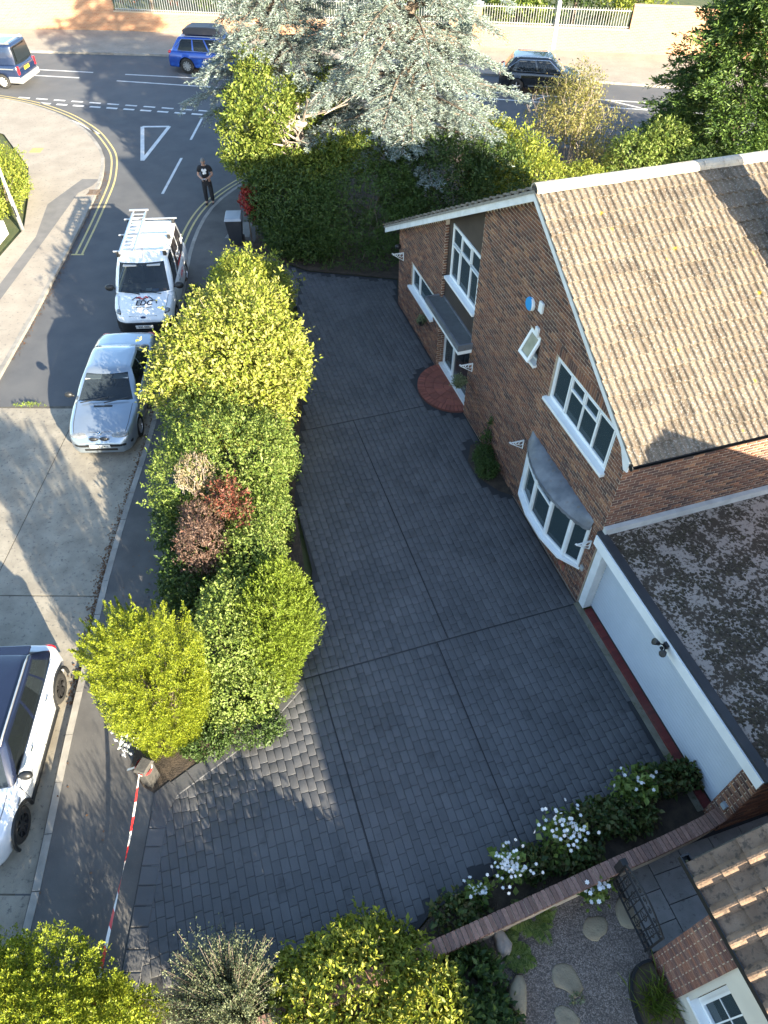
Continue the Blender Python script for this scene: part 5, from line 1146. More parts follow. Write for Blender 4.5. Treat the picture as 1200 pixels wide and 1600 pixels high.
def fern(loc, n, L_, seed, label, mat=GREEN):
    rng = np.random.default_rng(seed); o = empty('fern', loc, 0, label, 'fern'); P_ = []; D_ = []; U_ = []
    for k in range(n):
        a = 2*PI*k/n+rng.normal()*.2; l = L_*rng.uniform(.7, 1.1); u = np.linspace(.1, 1, 18); d = np.array([math.cos(a), math.sin(a), 0])
        p = d*(l*u)[:, None]+np.array([0, 0, 1])*(l*.75*u*(1-.62*u))[:, None]; sd = np.array([-d[1], d[0], 0])
        for sg in (1, -1): P_.append(p); D_.append(np.repeat((sd*sg+d*.45)[None], 18, 0)); U_.append(np.repeat(np.array([[0, 0, 1.]]), 18, 0))
    Pn = np.concatenate(P_); le = np.tile(.11*np.sin(np.linspace(.25, 1, 18)*PI*.95)+.012, 2*n)
    leaves('frond', Pn, np.concatenate(D_), np.concatenate(U_), le, le*.32, mat, o); return o
fern((2.45, 2.78, .01), 13, .42, 81, 'bright green fern between the garden wall and the gravel')
fern((2.0, 2.62, .01), 9, .26, 82, 'small green fern beside the smooth grey boulder')
fern((2.15, 2.25, .01), 9, .26, 83, 'upright green fern between the two larger boulders')
def flowers(loc, blobs, nl, nf, seed, label, fs=.05):
    o = shrub('white_anemone', loc, blobs, nl, GREEN, label, 'flower', leaf=(.10, .07), clump=(5, .12), seed=seed, stems=4, stem_r=.008, inner=.8)
    rng = np.random.default_rng(seed+1); b = np.array(blobs[0]); c = b[:3]+rng.normal(size=(nf, 3))*b[3:6]*.62; c[:, 2] = b[2]+b[5]*rng.uniform(.5, 1.5, nf); P_ = []; D_ = []
    nrm = unit(rng.normal(size=(nf, 3))*.35+np.array([-.1, -.1, 1])); e1 = unit(np.cross(nrm, np.array([1., .2, 0]))); e2 = np.cross(nrm, e1)
    for k in range(6): q = 2*PI*k/6; P_.append(c); D_.append(e1*math.cos(q)+e2*math.sin(q)+nrm*.15)
    leaves('petals', np.concatenate(P_), np.concatenate(D_), np.tile(nrm, (6, 1)), fs*.62, fs*.5, WHITEFL, o, .0)['kind'] = 'stuff'
    mb = MB()
    for p in c[::2]: mb.tube([(p[0]*.6, p[1]*.6, .05), tuple(p)], .004, 3)
    mb.build('flower_stem', 'bark', o); return o
flowers((2.05, 3.42, 0), [(0, 0, .45, .24, .24, .28)], 240, 80, 91, 'round clump of small white flowers in the bed against the garden wall')
flowers((2.98, 3.95, 0), [(0, 0, .50, .36, .26, .34), (.1, -.1, .3, .4, .3, .3)], 420, 60, 92, 'taller clump of large white anemones in the bed against the garden wall', .056)
flowers((3.42, 3.12, 0), [(0, 0, .35, .22, .2, .2)], 320, 16, 93, 'white flowered plant on the gravel side of the garden wall by the gate', .066)
flowers((1.58, 3.12, 0), [(0, 0, .25, .15, .15, .15)], 140, 16, 94, 'small tuft of white flowers in the bed near the yellow green shrub', .06)
flowers((4.45, 4.78, 0), [(0, 0, .35, .4, .3, .22)], 420, 14, 95, 'trailing plant with few pale flowers in the bed near the garage pier', .06)
for x, y, sx, n, sd, lb in ((4.25, 4.3, .36, 1300, 111, 'leafy green plants in the bed against the wall beyond the taller anemones'), (5.35, 5.0, .30, 900, 112, 'scrubby green plants in the bed at the foot of the garage pier'), (3.2, 3.62, .3, 900, 113, 'dark green leaves in the bed close behind the gate end of the wall'), (3.65, 4.25, .38, 1700, 96, 'low dark green perennials in the bed between anemones and garage'), (4.9, 4.95, .34, 1300, 97, 'brown tinged bushy plant in the bed corner at the garage step'), (1.15, 2.78, .34, 900, 98, 'sparse green plants at the end of the bed by the yellow green shrub'), (2.5, 3.55, .3, 800, 99, 'broad green leaves between the two clumps of white flowers')):
    shrub('bed_perennial', (x, y, 0), [(0, 0, .22, sx, sx*.75, .24), (.25, .1, .18, sx*.7, sx*.6, .2)], n, leafm('perennial_%d' % sd, [(.03, .06, .015), (.06, .10, .025), (.10, .12, .03), (.12, .10, .04)]), lb, 'plant', leaf=(.085, .055), clump=(6, .1), seed=sd, stems=3, stem_r=.008)
# plants by the house wall
shrub('clipped_box_ball', hw(7.75, -.28), [(0, 0, .26, .26, .26, .26)], 3500, DKGREEN, 'small clipped dark green ball beside the house wall', leaf=(.035, .02), clump=(8, .05), seed=101, amp=.06, stems=1, group='box balls in the wall bed')
shrub('clipped_box_ball', hw(8.2, -.36), [(0, 0, .26, .27, .27, .26)], 3500, DKGREEN, 'clipped dark green ball at the drive edge of the wall bed', leaf=(.035, .02), clump=(8, .05), seed=102, amp=.06, stems=1, group='box balls in the wall bed')
shrub('climbing_shrub', hw(7.45, -.10), [(0, 0, .40, .18, .10, .40), (.05, .02, .9, .06, .05, .42)], 750, DKGREEN, 'thin dark climber growing up the house wall', 'climber', leaf=(.06, .03), clump=(7, .08), seed=103, stems=3, stem_r=.012)
hb = shrub('hanging_basket', hw(6.0, -.34, 1.30), [(0, 0, .05, .17, .17, .13)], 700, GREYGREEN, 'basket of grey green trailing plants hanging under the porch bracket', 'basket', leaf=(.06, .03), clump=(6, .07), seed=104, stems=0, low=-1)
mb = MB(); mb.lathe([(0, -.16), (.09, -.13), (.15, -.02), (.155, 0)], 14)
for k in range(3): q = 2*PI*k/3; mb.tube([(.15*math.cos(q), .15*math.sin(q), 0), (0, 0, .45)], .004, 4)
mb.build('wire_basket', 'dark_iron', hb)
hb = shrub('wall_planter', hw(2.55, -.14, .95), [(0, 0, .04, .15, .12, .13)], 420, GREYGREEN, 'small planter of greenery fixed to the wall beneath the frosted window', 'planter', leaf=(.05, .03), clump=(6, .06), seed=105, stems=0, low=-1)
mb = MB(); mb.lathe([(0, -.14), (.08, -.12), (.13, 0), (.125, .0), (.0, -.02)], 14); mb.build('pot', 'dark_iron', hb)
shrub('gypsophila', (-4.55, 5.55, 0), [(0, 0, .45, .25, .22, .16)], 150, GREEN, 'white flowering tuft under the golden yew at the pavement', 'flower', leaf=(.05, .03), clump=(5, .1), seed=106, stems=3, stem_r=.006)
rng = np.random.default_rng(107); c = np.array([-4.6, 5.5, .55])+rng.normal(size=(60, 3))*np.array([.14, .12, .07])
o = [x for x in bpy.data.objects if x.name.startswith('gypsophila')][0]
leaves('petals', np.repeat(c-np.array([-4.55, 5.55, 0]), 5, 0), rng.normal(size=(300, 3)), rng.normal(size=(300, 3)), .04, .03, WHITEFL, o)['kind'] = 'stuff'
shrub('grass_tuft', (-9.9, 15.5, -.1), [(0, 0, .02, .55, .07, .05)], 900, LIMECON, 'strip of bright weeds in the joint between tarmac and concrete road', 'weed', leaf=(.05, .012), clump=(6, .03), seed=108, stems=0, up=1.)
shrub('stone_tuft', (2.95, 1.72, 0), [(0, 0, .04, .10, .10, .05)], 260, GREYGREEN, 'green tuft growing beside the stepping stone', 'plant', leaf=(.04, .02), clump=(6, .03), seed=109, stems=0)
# rushes in the raised bed
rng = np.random.default_rng(110); ru = empty('rush_grass', hw(19.25, -2.38, .11), 0, 'drooping green rush grass in the raised bed at the rendered wall', 'grass'); n = 160
a = rng.uniform(0, 6.28, n); l = rng.uniform(.2, .5, n)
leaves('blades', rng.normal(size=(n, 3))*np.array([.12, .12, 0]), np.stack([np.cos(a), np.sin(a), .6+rng.random(n)], 1), np.tile(np.array([[0, 0, 1.]]), (n, 1)), l, .014, LIMECON, ru)
# trees beyond the far wall
for i, (x, y, r_, h_, mt, lb) in enumerate(((11.0, 50.5, 2.3, 3.4, DKGREEN, 'dark evergreen behind the railings of the far wall'), (14.5, 50.3, 2.0, 3.2, YGREEN, 'light green tree behind the high end of the far wall'), (-14.8, 53.2, 2.2, 3.6, RED, 'russet autumn tree overhanging the far wall'), (-9.8, 52.6, 2.0, 2.8, DKGREEN, 'dark bush behind the railings near the blue car'), (-20, 53.5, 2.6, 3.2, GREEN, 'green tree behind the far wall above the dark blue van'), (7.6, 50.6, 1.6, 1.6, GREEN, 'low green bush behind the middle of the railings'), (3.0, 52.0, 2.4, 3.4, DKGREEN, 'dark tree behind the gate pillars'))):
    t_ = shrub('garden_tree', (x, y, 0), [(0, 0, h_, r_, r_, h_*.55), (r_*.6, -.2, h_*.75, r_*.7, r_*.7, h_*.5), (-r_*.6, .2, h_*.7, r_*.7, r_*.7, h_*.5)], 5000, mt, lb, 'tree', leaf=(.17, .085), clump=(8, .28), seed=120+i, amp=.25, freq=1.2, stems=0, group='trees beyond the far wall')
    trunk(t_, [(0, 0, -.1), (.1, 0, h_*.6), (0, 0, h_)], .16, .05)
# fallen leaves in the gutter
rng = np.random.default_rng(130); P_ = []
for k in range(1500):
    y = rng.uniform(6.5, 17); P_.append((ekx(y)-abs(rng.normal())*.09-.02, y, RZ+.012+.01*rng.random()))
for k in range(350): q = WK[rng.integers(iy(WK[:120], 18), iy(WK[:140], 31))]; P_.append((q[0]+abs(rng.normal())*.08+.02, q[1]+rng.normal()*.2, RZ+.012))
for k in range(60): P_.append((rng.uniform(-5.8, -4.6), rng.uniform(3, 15), .004))
P_ = np.array(P_); tag(leaves('fallen_leaves', P_, rng.normal(size=P_.shape)*np.array([1, 1, .15]), np.array([0, 0, 1.])+rng.normal(size=P_.shape)*.3, .05, .035, leafm('dead_leaf', [(.10, .05, .025), (.18, .09, .04), (.13, .08, .05)])), 'brown fallen leaves lying along the road gutter', 'leaves', kind='stuff') if False else tag(leaves('fallen_leaves', P_, rng.normal(size=P_.shape)*np.array([1, 1, .15]), np.array([0, 0, 1.])+rng.normal(size=P_.shape)*.3, .05, .035, leafm('dead_leaf', [(.10, .05, .025), (.18, .09, .04), (.13, .08, .05)]), None), 'brown fallen leaves lying along the road gutter', 'leaves', kind='stuff')
# ------------------------------------------------------------------ vehicles
def curve(pts, k=11):
    pts = sorted(pts); X_ = np.linspace(pts[0][0], pts[-1][0], 600); Y_ = np.interp(X_, [p[0] for p in pts], [p[1] for p in pts])
    pad = np.r_[[Y_[0]]*k, Y_, [Y_[-1]]*k]; Y2 = np.convolve(pad, np.ones(2*k+1)/(2*k+1), 'valid'); Y2[0] = Y_[0]; Y2[-1] = Y_[-1]
    return lambda x: float(np.interp(x, X_, Y2))
def paintm(name, c, metal=.0, rough=.28, coat=1.): return pm(name, c, tuple(x*.92 for x in c), 2., rough, metal=metal, coat=coat)
def wheel(parent, x, y, z, r, w, side, rimmat, spokes=5, rr=.68, double=False):
    mb = MB(); q = w/2
    mb.lathe([(r*.62, -q), (r*.90, -q), (r*.985, -q*.75), (r, -q*.3), (r, q*.3), (r*.985, q*.75), (r*.90, q), (r*.62, q)], 28, 'y', (x, y, z)); t = mb.build('wheel', 'rubber', parent, smooth=True)
    mb = MB(); o = side*(q-.015); R_ = r*rr
    mb.lathe([(R_, o), (R_*.93, o+side*.004), (R_*.90, o-side*.03), (R_*.85, o-side*.09)], 28, 'y', (x, y, z)); mb.lathe([(0, o-side*.005), (R_*.22, o-side*.005), (R_*.24, o-side*.03)], 16, 'y', (x, y, z))
    for k in range(spokes):
        for dd in ((-.10, .10) if double else (0,)):
            a = 2*PI*k/spokes+dd+.3; mb.bar((x+math.cos(a)*R_*.15, y+o-side*.015, z+math.sin(a)*R_*.15), (x+math.cos(a)*R_*.93, y+o-side*.012, z+math.sin(a)*R_*.93), R_*(.12 if double else .20), .022, up=(0, 1, 0))
    mb.build('rim', rimmat, t)
    mb = MB(); mb.lathe([(0, o-side*.095), (R_*.9, o-side*.095)], 20, 'y', (x, y, z)); mb.build('brake_disc', 'black', t)
def vehicle(name, loc, rz, label, cat, P_):
    o = empty(name, loc, rz, label, cat); L_ = P_['L']; zt = curve(P_['top']); hwf = curve(P_['hw'], 7); zb = P_.get('zb', .2); paint = P_['paint']
    X0, X1 = P_.get('x0', -L_/2), P_.get('x1', L_/2); xs = np.unique(np.r_[np.linspace(X0, X1, 150), X0+.01, X1-.01]); cab = P_['cab']; r = P_['r']; ra = r+P_.get('gap', .055); axles = (P_['xf'], P_['xr'])
    fr = [(0, 0, 0), (.45, 0, .004), (.80, 0, .022), (.93, 0, .055), (.985, 0, .12), (1.0, .45, 0), (1.0, .22, 0), (.985, .1, 0), (.955, .03, 0), (.80, 0, 0)]
    rows = []
    for x in xs:
        z1 = zt(x); h = hwf(x); pr = []
        for i, (f, b, d) in enumerate(fr):
            z = z1-d if i < 5 else zb+(z1-.16-zb)*(b*1.6)
            if i == 9: z = zb
            if i >= 5:
                for ax in axles:
                    if abs(x-ax) < ra: z = max(z, r+math.sqrt(ra*ra-(x-ax)**2)) if i >= 5 else z
            pr.append((h*f, min(z, z1-d if i < 5 else z1-.13)))
        rows.append(pr)
    n = len(fr); V = []; Fp = []; 
    for x, pr in zip(xs, rows): V += [(x, y, z) for y, z in pr]+[(x, -y, z) for y, z in pr]
    for i in range(len(xs)-1):
        xm = (xs[i]+xs[i+1])/2
        for sd in (0, 1):
            for k in range(n-1):
                if k < 2 and cab['xb']+.1 < xm < cab['xa']-.1: continue
                a = i*2*n+sd*n+k; b = a+2*n; q = (a, b, b+1, a+1); Fp.append(q if sd == 0 else q[::-1])
    for i, e in ((0, 1), (len(xs)-1, -1)):
        base = i*2*n; ring = [base+k for k in range(n)]+[base+n+k for k in range(n-1, 0, -1)]; Fp.append(tuple(ring if e > 0 else ring[::-1]))
    mb = MB(); mb.add(V, Fp); body = mb.build('body', paint, o, smooth=True)
    # underbody and cabin tub
    mb = MB(); mb.box(X0+.25, X1-.3, -hwf(0)*.72, hwf(0)*.72, zb+.01, zb+.16); mb.build('underbody', 'black', o)
    mb = MB(); hb = cab['hb']; mb.box(cab['xb']+.05, cab['xa']-.05, -hb*.93, hb*.93, zb+.17, zb+.2); mb.build('cabin_floor', 'dark_room', o)
    if P_.get('inner', True):
        for sd in (-1, 1):
            sx = cab['seat']
            mb = MB(); mb.box(sx-.28, sx+.25, sd*.38-.24, sd*.38+.24, .36, .52); mb.box(sx-.40, sx-.24, sd*.38-.23, sd*.38+.23, .45, cab['zr']-.42); mb.box(sx-.36, sx-.26, sd*.38-.12, sd*.38+.12, cab['zr']-.44, cab['zr']-.25); mb.build('seat', pm('seat_cloth', (.04, .042, .045), (.06, .06, .065), 10, .9), o, bevel=.03)
            mb = MB(); mb.box(cab['xc']-.02, cab['xc']+.16, sd*.36-.2, sd*.36+.2, cab['zr']-.12, cab['zr']-.10); mb.build('sun_visor', pm('visor', (.50, .49, .46), None, rough=.9), o)
        mb = MB(); mb.box(cab['xa']-.75, cab['xa']-.12, -hb*.9, hb*.9, zt(cab['xa']-.4)-.24, zt(cab['xa']-.4)-.06); mb.build('dashboard', pm('dash', (.03, .032, .034), (.045, .046, .05), 6, .8), o, bevel=.03)
        mb = MB(); q = Matrix.Translation((cab['xa']-.80, -.38, zt(cab['xa'])-.02)) @ Matrix.Rotation(rad(-62), 4, 'Y')
        mb.tube([tuple(q @ Vector((.18*math.cos(a), .18*math.sin(a), 0))) for a in np.linspace(0, 2*PI, 21)], .016, 6, False); mb.build('steering_wheel', 'black', o)
    # greenhouse
    xa, xb, xc, xd, zr_, hb, ht, bow = cab['xa'], cab['xb'], cab['xc'], cab['xd'], cab['zr'], cab['hb'], cab['ht'], cab.get('bow', .10)
    cols = []
    for f in (0, .2, .4, .6, .78, .92): cols.append((xa-bow*f*f, f*hb*.97, xc-bow*.6*f*f, f*ht*.96, 'windscreen'))
    cols.append((xa-bow-.03, hb*.985, xc-bow*.6-.05, ht*.985, 'p'))
    spl = cab['side']; x0b, x1b = xa-bow-.10, xb+bow*.6+.06; x0t, x1t = xc-bow*.6-.11, xd+.06
    marks = sorted({0., 1.}|{a for a, b, k in spl}|{b for a, b, k in spl}|set(np.linspace(0, 1, 12)))
    for m in marks:
        tg = 'p'
        for a, b, k in spl:
            if a-1e-6 <= m < b-1e-6: tg = k
        cols.append((x0b+(x1b-x0b)*m, hb*(1-.06*max(0, (m-.72)/.28)**2), x0t+(x1t-x0t)*m, ht*(1-.05*max(0, (m-.72)/.28)**2), tg))
    cols.append((xb+bow*.3, hb*.88, xd+bow*.2, ht*.9, 'rear_window'))
    for f in (.7, .5, .25, 0): cols.append((xb+bow*.5*f*f, f*hb, xd+bow*.3*f*f, f*ht, 'rear_window'))
    T_ = [0., cab.get('t0', .05), .35, .65, cab.get('t1', .93), 1.0]; bul = cab.get('bulge', .025)
    def cp(c, t, sd):
        zb_ = zt(max(min(c[0], xa), xb))-.035; s = math.sin(PI*t); x = c[0]+(c[2]-c[0])*t; y = c[1]+(c[3]-c[1])*t
        k = bul*s; ln = max(.2, math.hypot(x-(xa+xb)/2, y)); 
        return (x+(k if c[4] == 'windscreen' else (-k if c[4] == 'rear_window' else 0)), (y+(k if c[4] not in ('windscreen', 'rear_window') else 0))*sd, zb_+(zr_-zb_)*t)
    parts = {}
    def put(tag_, q): parts.setdefault(tag_, MB()).add(q, [(0, 1, 2, 3)])
    for sd in (1, -1):
        for i in range(len(cols)-1):
            a, b = cols[i], cols[i+1]; tg = a[4]
            if tg == 'windscreen' and b[4] != 'windscreen': tg = 'p'
            for k in range(len(T_)-1):
                q = [cp(a, T_[k], sd), cp(b, T_[k], sd), cp(b, T_[k+1], sd), cp(a, T_[k+1], sd)]
                if sd < 0: q = q[::-1]
                gl = tg != 'p' and 0 < k < len(T_)-2
                key = ('roof' if not gl else (tg if tg in ('windscreen', 'rear_window') else '%s|%d' % (tg, sd)))
                if tg.startswith('panel') : key = tg+'|%d' % sd if gl else 'roof'
                put(key, q)
    ring = [cp(c, 1., 1) for c in cols]+[cp(c, 1., -1) for c in cols[::-1][1:-1]]
    cx = (xc+xd)/2; m = len(ring); V = list(ring); cr = cab.get('crown', .05)
    for s, dz in ((.93, .5), (.7, .85), (.35, 1.)): V += [(cx+(p[0]-cx)*s, p[1]*s, p[2]+cr*dz) for p in ring]
    V.append((cx, 0, zr_+cr)); fs = [(r_*m+i, r_*m+(i+1) % m, (r_+1)*m+(i+1) % m, (r_+1)*m+i) for r_ in range(3) for i in range(m)]+[(3*m+i, 3*m+(i+1) % m, 4*m) for i in range(m)]
    parts['roof'].add(V, fs)
    for key, mb in parts.items():
        nm = key.split('|')[0]
        if nm == 'roof':
            ob = mb.build('roof', P_.get('roofpaint', paint), o)
            import bmesh
            bm = bmesh.new(); bm.from_mesh(ob.data); bmesh.ops.remove_doubles(bm, verts=bm.verts[:], dist=.002); bmesh.ops.recalc_face_normals(bm, faces=bm.faces[:]); bm.to_mesh(ob.data); bm.free(); ob.data.shade_smooth()
        elif nm.startswith('panel'): mb.build('side_panel', P_.get('panelmat', paint), o, smooth=True)
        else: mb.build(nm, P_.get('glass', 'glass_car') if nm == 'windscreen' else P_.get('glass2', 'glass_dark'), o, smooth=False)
    for ax in axles:
        for sd in (-1, 1): wheel(o, ax, sd*(P_['track']), r, r, P_.get('tw', .21), sd, P_.get('rim', 'rim'), P_.get('spokes', 5), P_.get('rr', .68), P_.get('double', False))
    o['_'] = 0; del o['_']
    return o, zt, hwf
def part(o, name, mat, fn, smooth=False, bevel=0):
    mb = MB(); fn(mb); return mb.build(name, mat, o, smooth=smooth, bevel=bevel)
def nosed(o, name, mat, hwf, x1, w, z0, z1, out, deep, dip=0.):
    """band that follows the rounded nose of a body"""
    xs_ = np.linspace(x1-1., x1, 200); hv = np.array([hwf(x) for x in xs_]); mb = MB(); ya = np.linspace(-w, w, 31); pts = []
    for y in ya:
        ok = xs_[hv >= abs(y)]; pts.append(float(ok.max()) if len(ok) else x1-1.)
    pts = np.convolve(np.r_[[pts[0]]*2, pts, [pts[-1]]*2], np.ones(5)/5, 'valid'); n = len(ya); V = []
    for y, x in zip(ya, pts): V += [(x+out, y, z0), (x+out, y, z1-dip*(y/w)**2), (x-deep, y, z1-dip*(y/w)**2), (x-deep, y, z0)]
    mb.add(V, [(4*i+k, 4*i+(k+1) % 4, 4*i+4+(k+1) % 4, 4*i+4+k) for i in range(n-1) for k in range(4)]+[(0, 1, 2, 3), tuple(4*(n-1)+k for k in (3, 2, 1, 0))]); return mb.build(name, mat, o)
def shuts(o, zt, hwf, bonnet, doors, zb, handles=()):
    dark = M['sett_joint']
    for sd in (-1, 1):
        mb = MB(); mb.tube([(x, sd*hwf(x)*.82, zt(x)-.024+.001) for x in np.linspace(bonnet[0], bonnet[1], 14)], .006, 5); mb.build('shut_line', dark, o)
        for x in doors: mb = MB(); mb.tube([(x, sd*(hwf(x)+.001), z) for z in np.linspace(zb+.12, zt(x)-.14, 6)]+[(x, sd*hwf(x)*.985, zt(x)-.10)], .005, 5); mb.build('shut_line', dark, o)
        for x in handles: mb = MB(); mb.blob((x, sd*(hwf(x)+.012), zt(x)-.20), (.10, .016, .02), 10, 6); mb.build('door_handle', 'chrome', o, smooth=True)
    mb = MB(); mb.tube([(bonnet[1]-.05*(y/.6)**2, y*hwf(bonnet[1]), zt(bonnet[1])-.004-.018*abs(y)**3+.004) for y in np.linspace(-.82, .82, 15)], .006, 5); mb.build('shut_line', dark, o)
def sideways(x, y, z, a=0., b=0.): return Matrix.Translation((x, y, z)) @ Matrix.Rotation(a, 4, 'Z') @ Matrix.Rotation(b, 4, 'Y')
def plate(o, x, y, z, tilt, body_, mat='plate_w', front=True, w=.52, h=.115):
    """registration plate, facing +x (front) or -x"""
    q = Matrix.Translation((x, y, z)) @ Matrix.Rotation(PI/2 if front else -PI/2, 4, 'Z') @ Matrix.Rotation(PI/2-tilt, 4, 'X')
    mb = MB(); mb.box(-w/2, w/2, -h/2, h/2, -.012, 0, q); p = mb.build('number_plate', mat, o)
    text('plate_lettering', body_, h*.86, 'black', p, q @ Matrix.Translation((0, 0, .002)), .001, bold=.001)
def mirror(o, x, y, z, sd, mat, sz=1.):
    part(o, 'door_mirror', mat, lambda m: (m.blob((x, y+sd*.12*sz, z+.04), (.075*sz, .115*sz, .085*sz), 12, 8), m.bar((x, y-sd*.02, z), (x, y+sd*.06, z+.02), .05, .04)), True)

# white panel van with livery and ladder
VAN = (-7.55, 20.82, RZ); VR = rad(-85.3)
wpaint = paintm('white_van_paint', (.72, .74, .75), rough=.3)
v, vz, vh = vehicle('panel_van', VAN, VR, 'white panel van with black roof bars and lettered bonnet at the kerb', 'van', dict(L=4.42, x1=1.99, paint=wpaint, r=.325, track=.78, xf=1.25, xr=-1.33, zb=.24, gap=.05,
    top=[(-2.21, .92), (-2.18, 1.05), (-1.8, 1.06), (.6, 1.08), (1.2, 1.08), (1.5, 1.0), (1.75, .91), (1.89, .80), (1.96, .66), (1.99, .55)], hw=[(-2.21, .80), (-2.12, .88), (-1.5, .915), (1.2, .915), (1.6, .88), (1.8, .82), (1.92, .72), (1.99, .54)],
    cab=dict(xa=1.24, xb=-2.14, xc=.52, xd=-2.04, zr=1.80, hb=.885, ht=.745, bow=.16, seat=.30, t0=.04, t1=.92, bulge=.03, crown=.05, side=[(.03, .27, 'side_window'), (.32, .62, 'panel'), (.65, .93, 'panel')]), panelmat=pm('black_vinyl', (.02, .018, .018), (.03, .025, .025), 3, .35, coat=.5), rim='rim', spokes=5))
nosed(v, 'bumper', 'black', vh, 1.99, .86, .24, .55, .05, .25); nosed(v, 'lower_lip', 'black', vh, 1.99, .80, .22, .30, .075, .2)
part(v, 'grille', 'black', lambda m: m.extr([(-.42, .70), (.42, .70), (.42, .725), (-.42, .725)], lambda a, b, k: (1.78+.19*k-.05*(a/.42)**2, a, b)))
for sd in (-1, 1):
    part(v, 'headlamp', 'lamp_clear', lambda m: m.blob((1.67, sd*.71, .81), (.21, .115, .075), 12, 8), True)
    part(v, 'headlamp_bezel', 'black', lambda m: m.blob((1.71, sd*.675, .775), (.17, .07, .06), 12, 8), True)
    mirror(v, .92, sd*.91, 1.10, sd, 'black', 1.25)
part(v, 'emblem', pm('dark_blue_oval', (.02, .03, .09), None, rough=.3), lambda m: m.blob((1.95, 0, .70), (.03, .085, .035), 14, 8), True)
plate(v, 2.062, 0, .43, rad(-8), 'E25 EDC'); shuts(v, vz, vh, (1.25, 1.80), (1.0, -.05, -1.0), .24, (.12,))
part(v, 'wiper', 'black', lambda m: (m.bar((1.28, .55, 1.09), (1.18, -.1, 1.14), .02), m.bar((1.28, -.1, 1.09), (1.16, -.65, 1.14), .02)))
part(v, 'aerial', 'black', lambda m: m.tube([(.50, .05, 1.84), (.22, .05, 2.10)], .006, 5))
for x in (.28, -.75, -1.80):
    part(v, 'roof_bar', 'galv', lambda m: (m.bar((x, -.84, 1.98), (x, .84, 1.98), .045, .03), [m.bar((x, s*.70, 1.80), (x, s*.73, 1.98), .06, .05) for s in (-1, 1)]))
    for s in (-1, 1): part(v, 'bar_foot', 'black', lambda m: m.box(x-.05, x+.05, s*.70-.05, s*.70+.05, 1.82, 1.97))
# bonnet lettering: house outline in black and red over the letters
dzx = (vz(1.75)-vz(1.40))/.35; tilt = math.atan(dzx); bq = lambda x, y, e=.012: Matrix.Translation((x, y, vz(x)+e)) @ Matrix.Rotation(-tilt, 4, 'Y') @ Matrix.Rotation(PI/2, 4, 'Z')
text('bonnet_lettering', 'EDC', .26, pm('navy_ink', (.02, .022, .035), None, rough=.5), v, bq(1.60, .03), .002, .2, .006)
def roofmark(pts, w, mat, nm, e=.012):
    mb = MB()
    for a, b in zip(pts[:-1], pts[1:]): mb.bar((a[0], a[1], vz(a[0])+e), (b[0], b[1], vz(b[0])+e), w, .004)
    mb.build(nm, mat, v)
roofmark([(1.48, .30), (1.36, .17), (1.48, .0)], .03, 'black', 'roof_mark'); roofmark([(1.42, .15), (1.35, .08), (1.46, -.02), (1.36, -.12), (1.42, -.2)], .035, 'red', 'roof_mark_red', .014); roofmark([(1.46, -.07), (1.36, -.2), (1.48, -.33)], .03, 'black', 'roof_mark'); roofmark([(1.74, .28), (1.74, -.28)], .018, 'black', 'underline'); roofmark([(1.62, .42), (1.51, .40), (1.50, .3)], .03, 'black', 'roof_mark')
for sd, mir in ((1, 1), (-1, 1)):
    R3 = Matrix.Rotation(PI if sd > 0 else 0, 4, 'Z') @ Matrix.Rotation(PI/2-.13, 4, 'X')
    for x, s_, b_, mt in ((-.62, .30, 'EDC', 'print'), (-1.55, .22, 'EDC', 'print')):
        text('side_lettering', b_, s_, mt, v, Matrix.Translation((x, sd*.888, 1.38)) @ R3, .002, 0, .004)
    part(v, 'side_stripe', 'red', lambda m: m.box(-.95, -.30, sd*.90-.004, sd*.90+.004, 1.13, 1.18)); text('side_lettering', 'EDC', .24, 'red', v, Matrix.Translation((-.5, sd*.925, .78)) @ Matrix.Rotation(PI if sd > 0 else 0, 4, 'Z') @ Matrix.Rotation(PI/2, 4, 'X'), .002)
part(v, 'sticker', pm('blue_paper', (.05, .22, .45), None), lambda m: m.box(.92, 1.04, .22, .42, 1.045, 1.05)); part(v, 'sticker', pm('white_paper', (.6, .6, .55), None), lambda m: m.box(.86, 1.06, .02, .20, 1.045, 1.05)); part(v, 'sticker', pm('orange_paper', (.55, .2, .08), None), lambda m: m.blob((.96, .6, 1.05), (.06, .06, .01), 12, 5))
# ladder tied on the bars
ld_ = empty('ladder', VAN, VR, 'aluminium extension ladder lying on the roof bars of the white van', 'ladder')
for y in (-.62, -.22, -.56, -.16):
    zz = 2.01 if y in (-.62, -.22) else 2.07
    part(ld_, 'rail', 'alu', lambda m: m.box(-2.12, .44, y-.018, y+.018, zz-.04, zz+.03))
for k in range(11): part(ld_, 'rung', 'alu', lambda m: (m.tube([(-2.05+.24*k, -.62, 2.01), (-2.05+.24*k, -.22, 2.01)], .017, 6)))
for k in range(10): part(ld_, 'rung', 'alu', lambda m: (m.tube([(-1.93+.24*k, -.56, 2.075), (-1.93+.24*k, -.16, 2.075)], .017, 6)))
part(ld_, 'stabiliser', 'alu', lambda m: m.bar((-2.14, -.70, 2.12), (-2.14, -.08, 2.12), .05, .04))

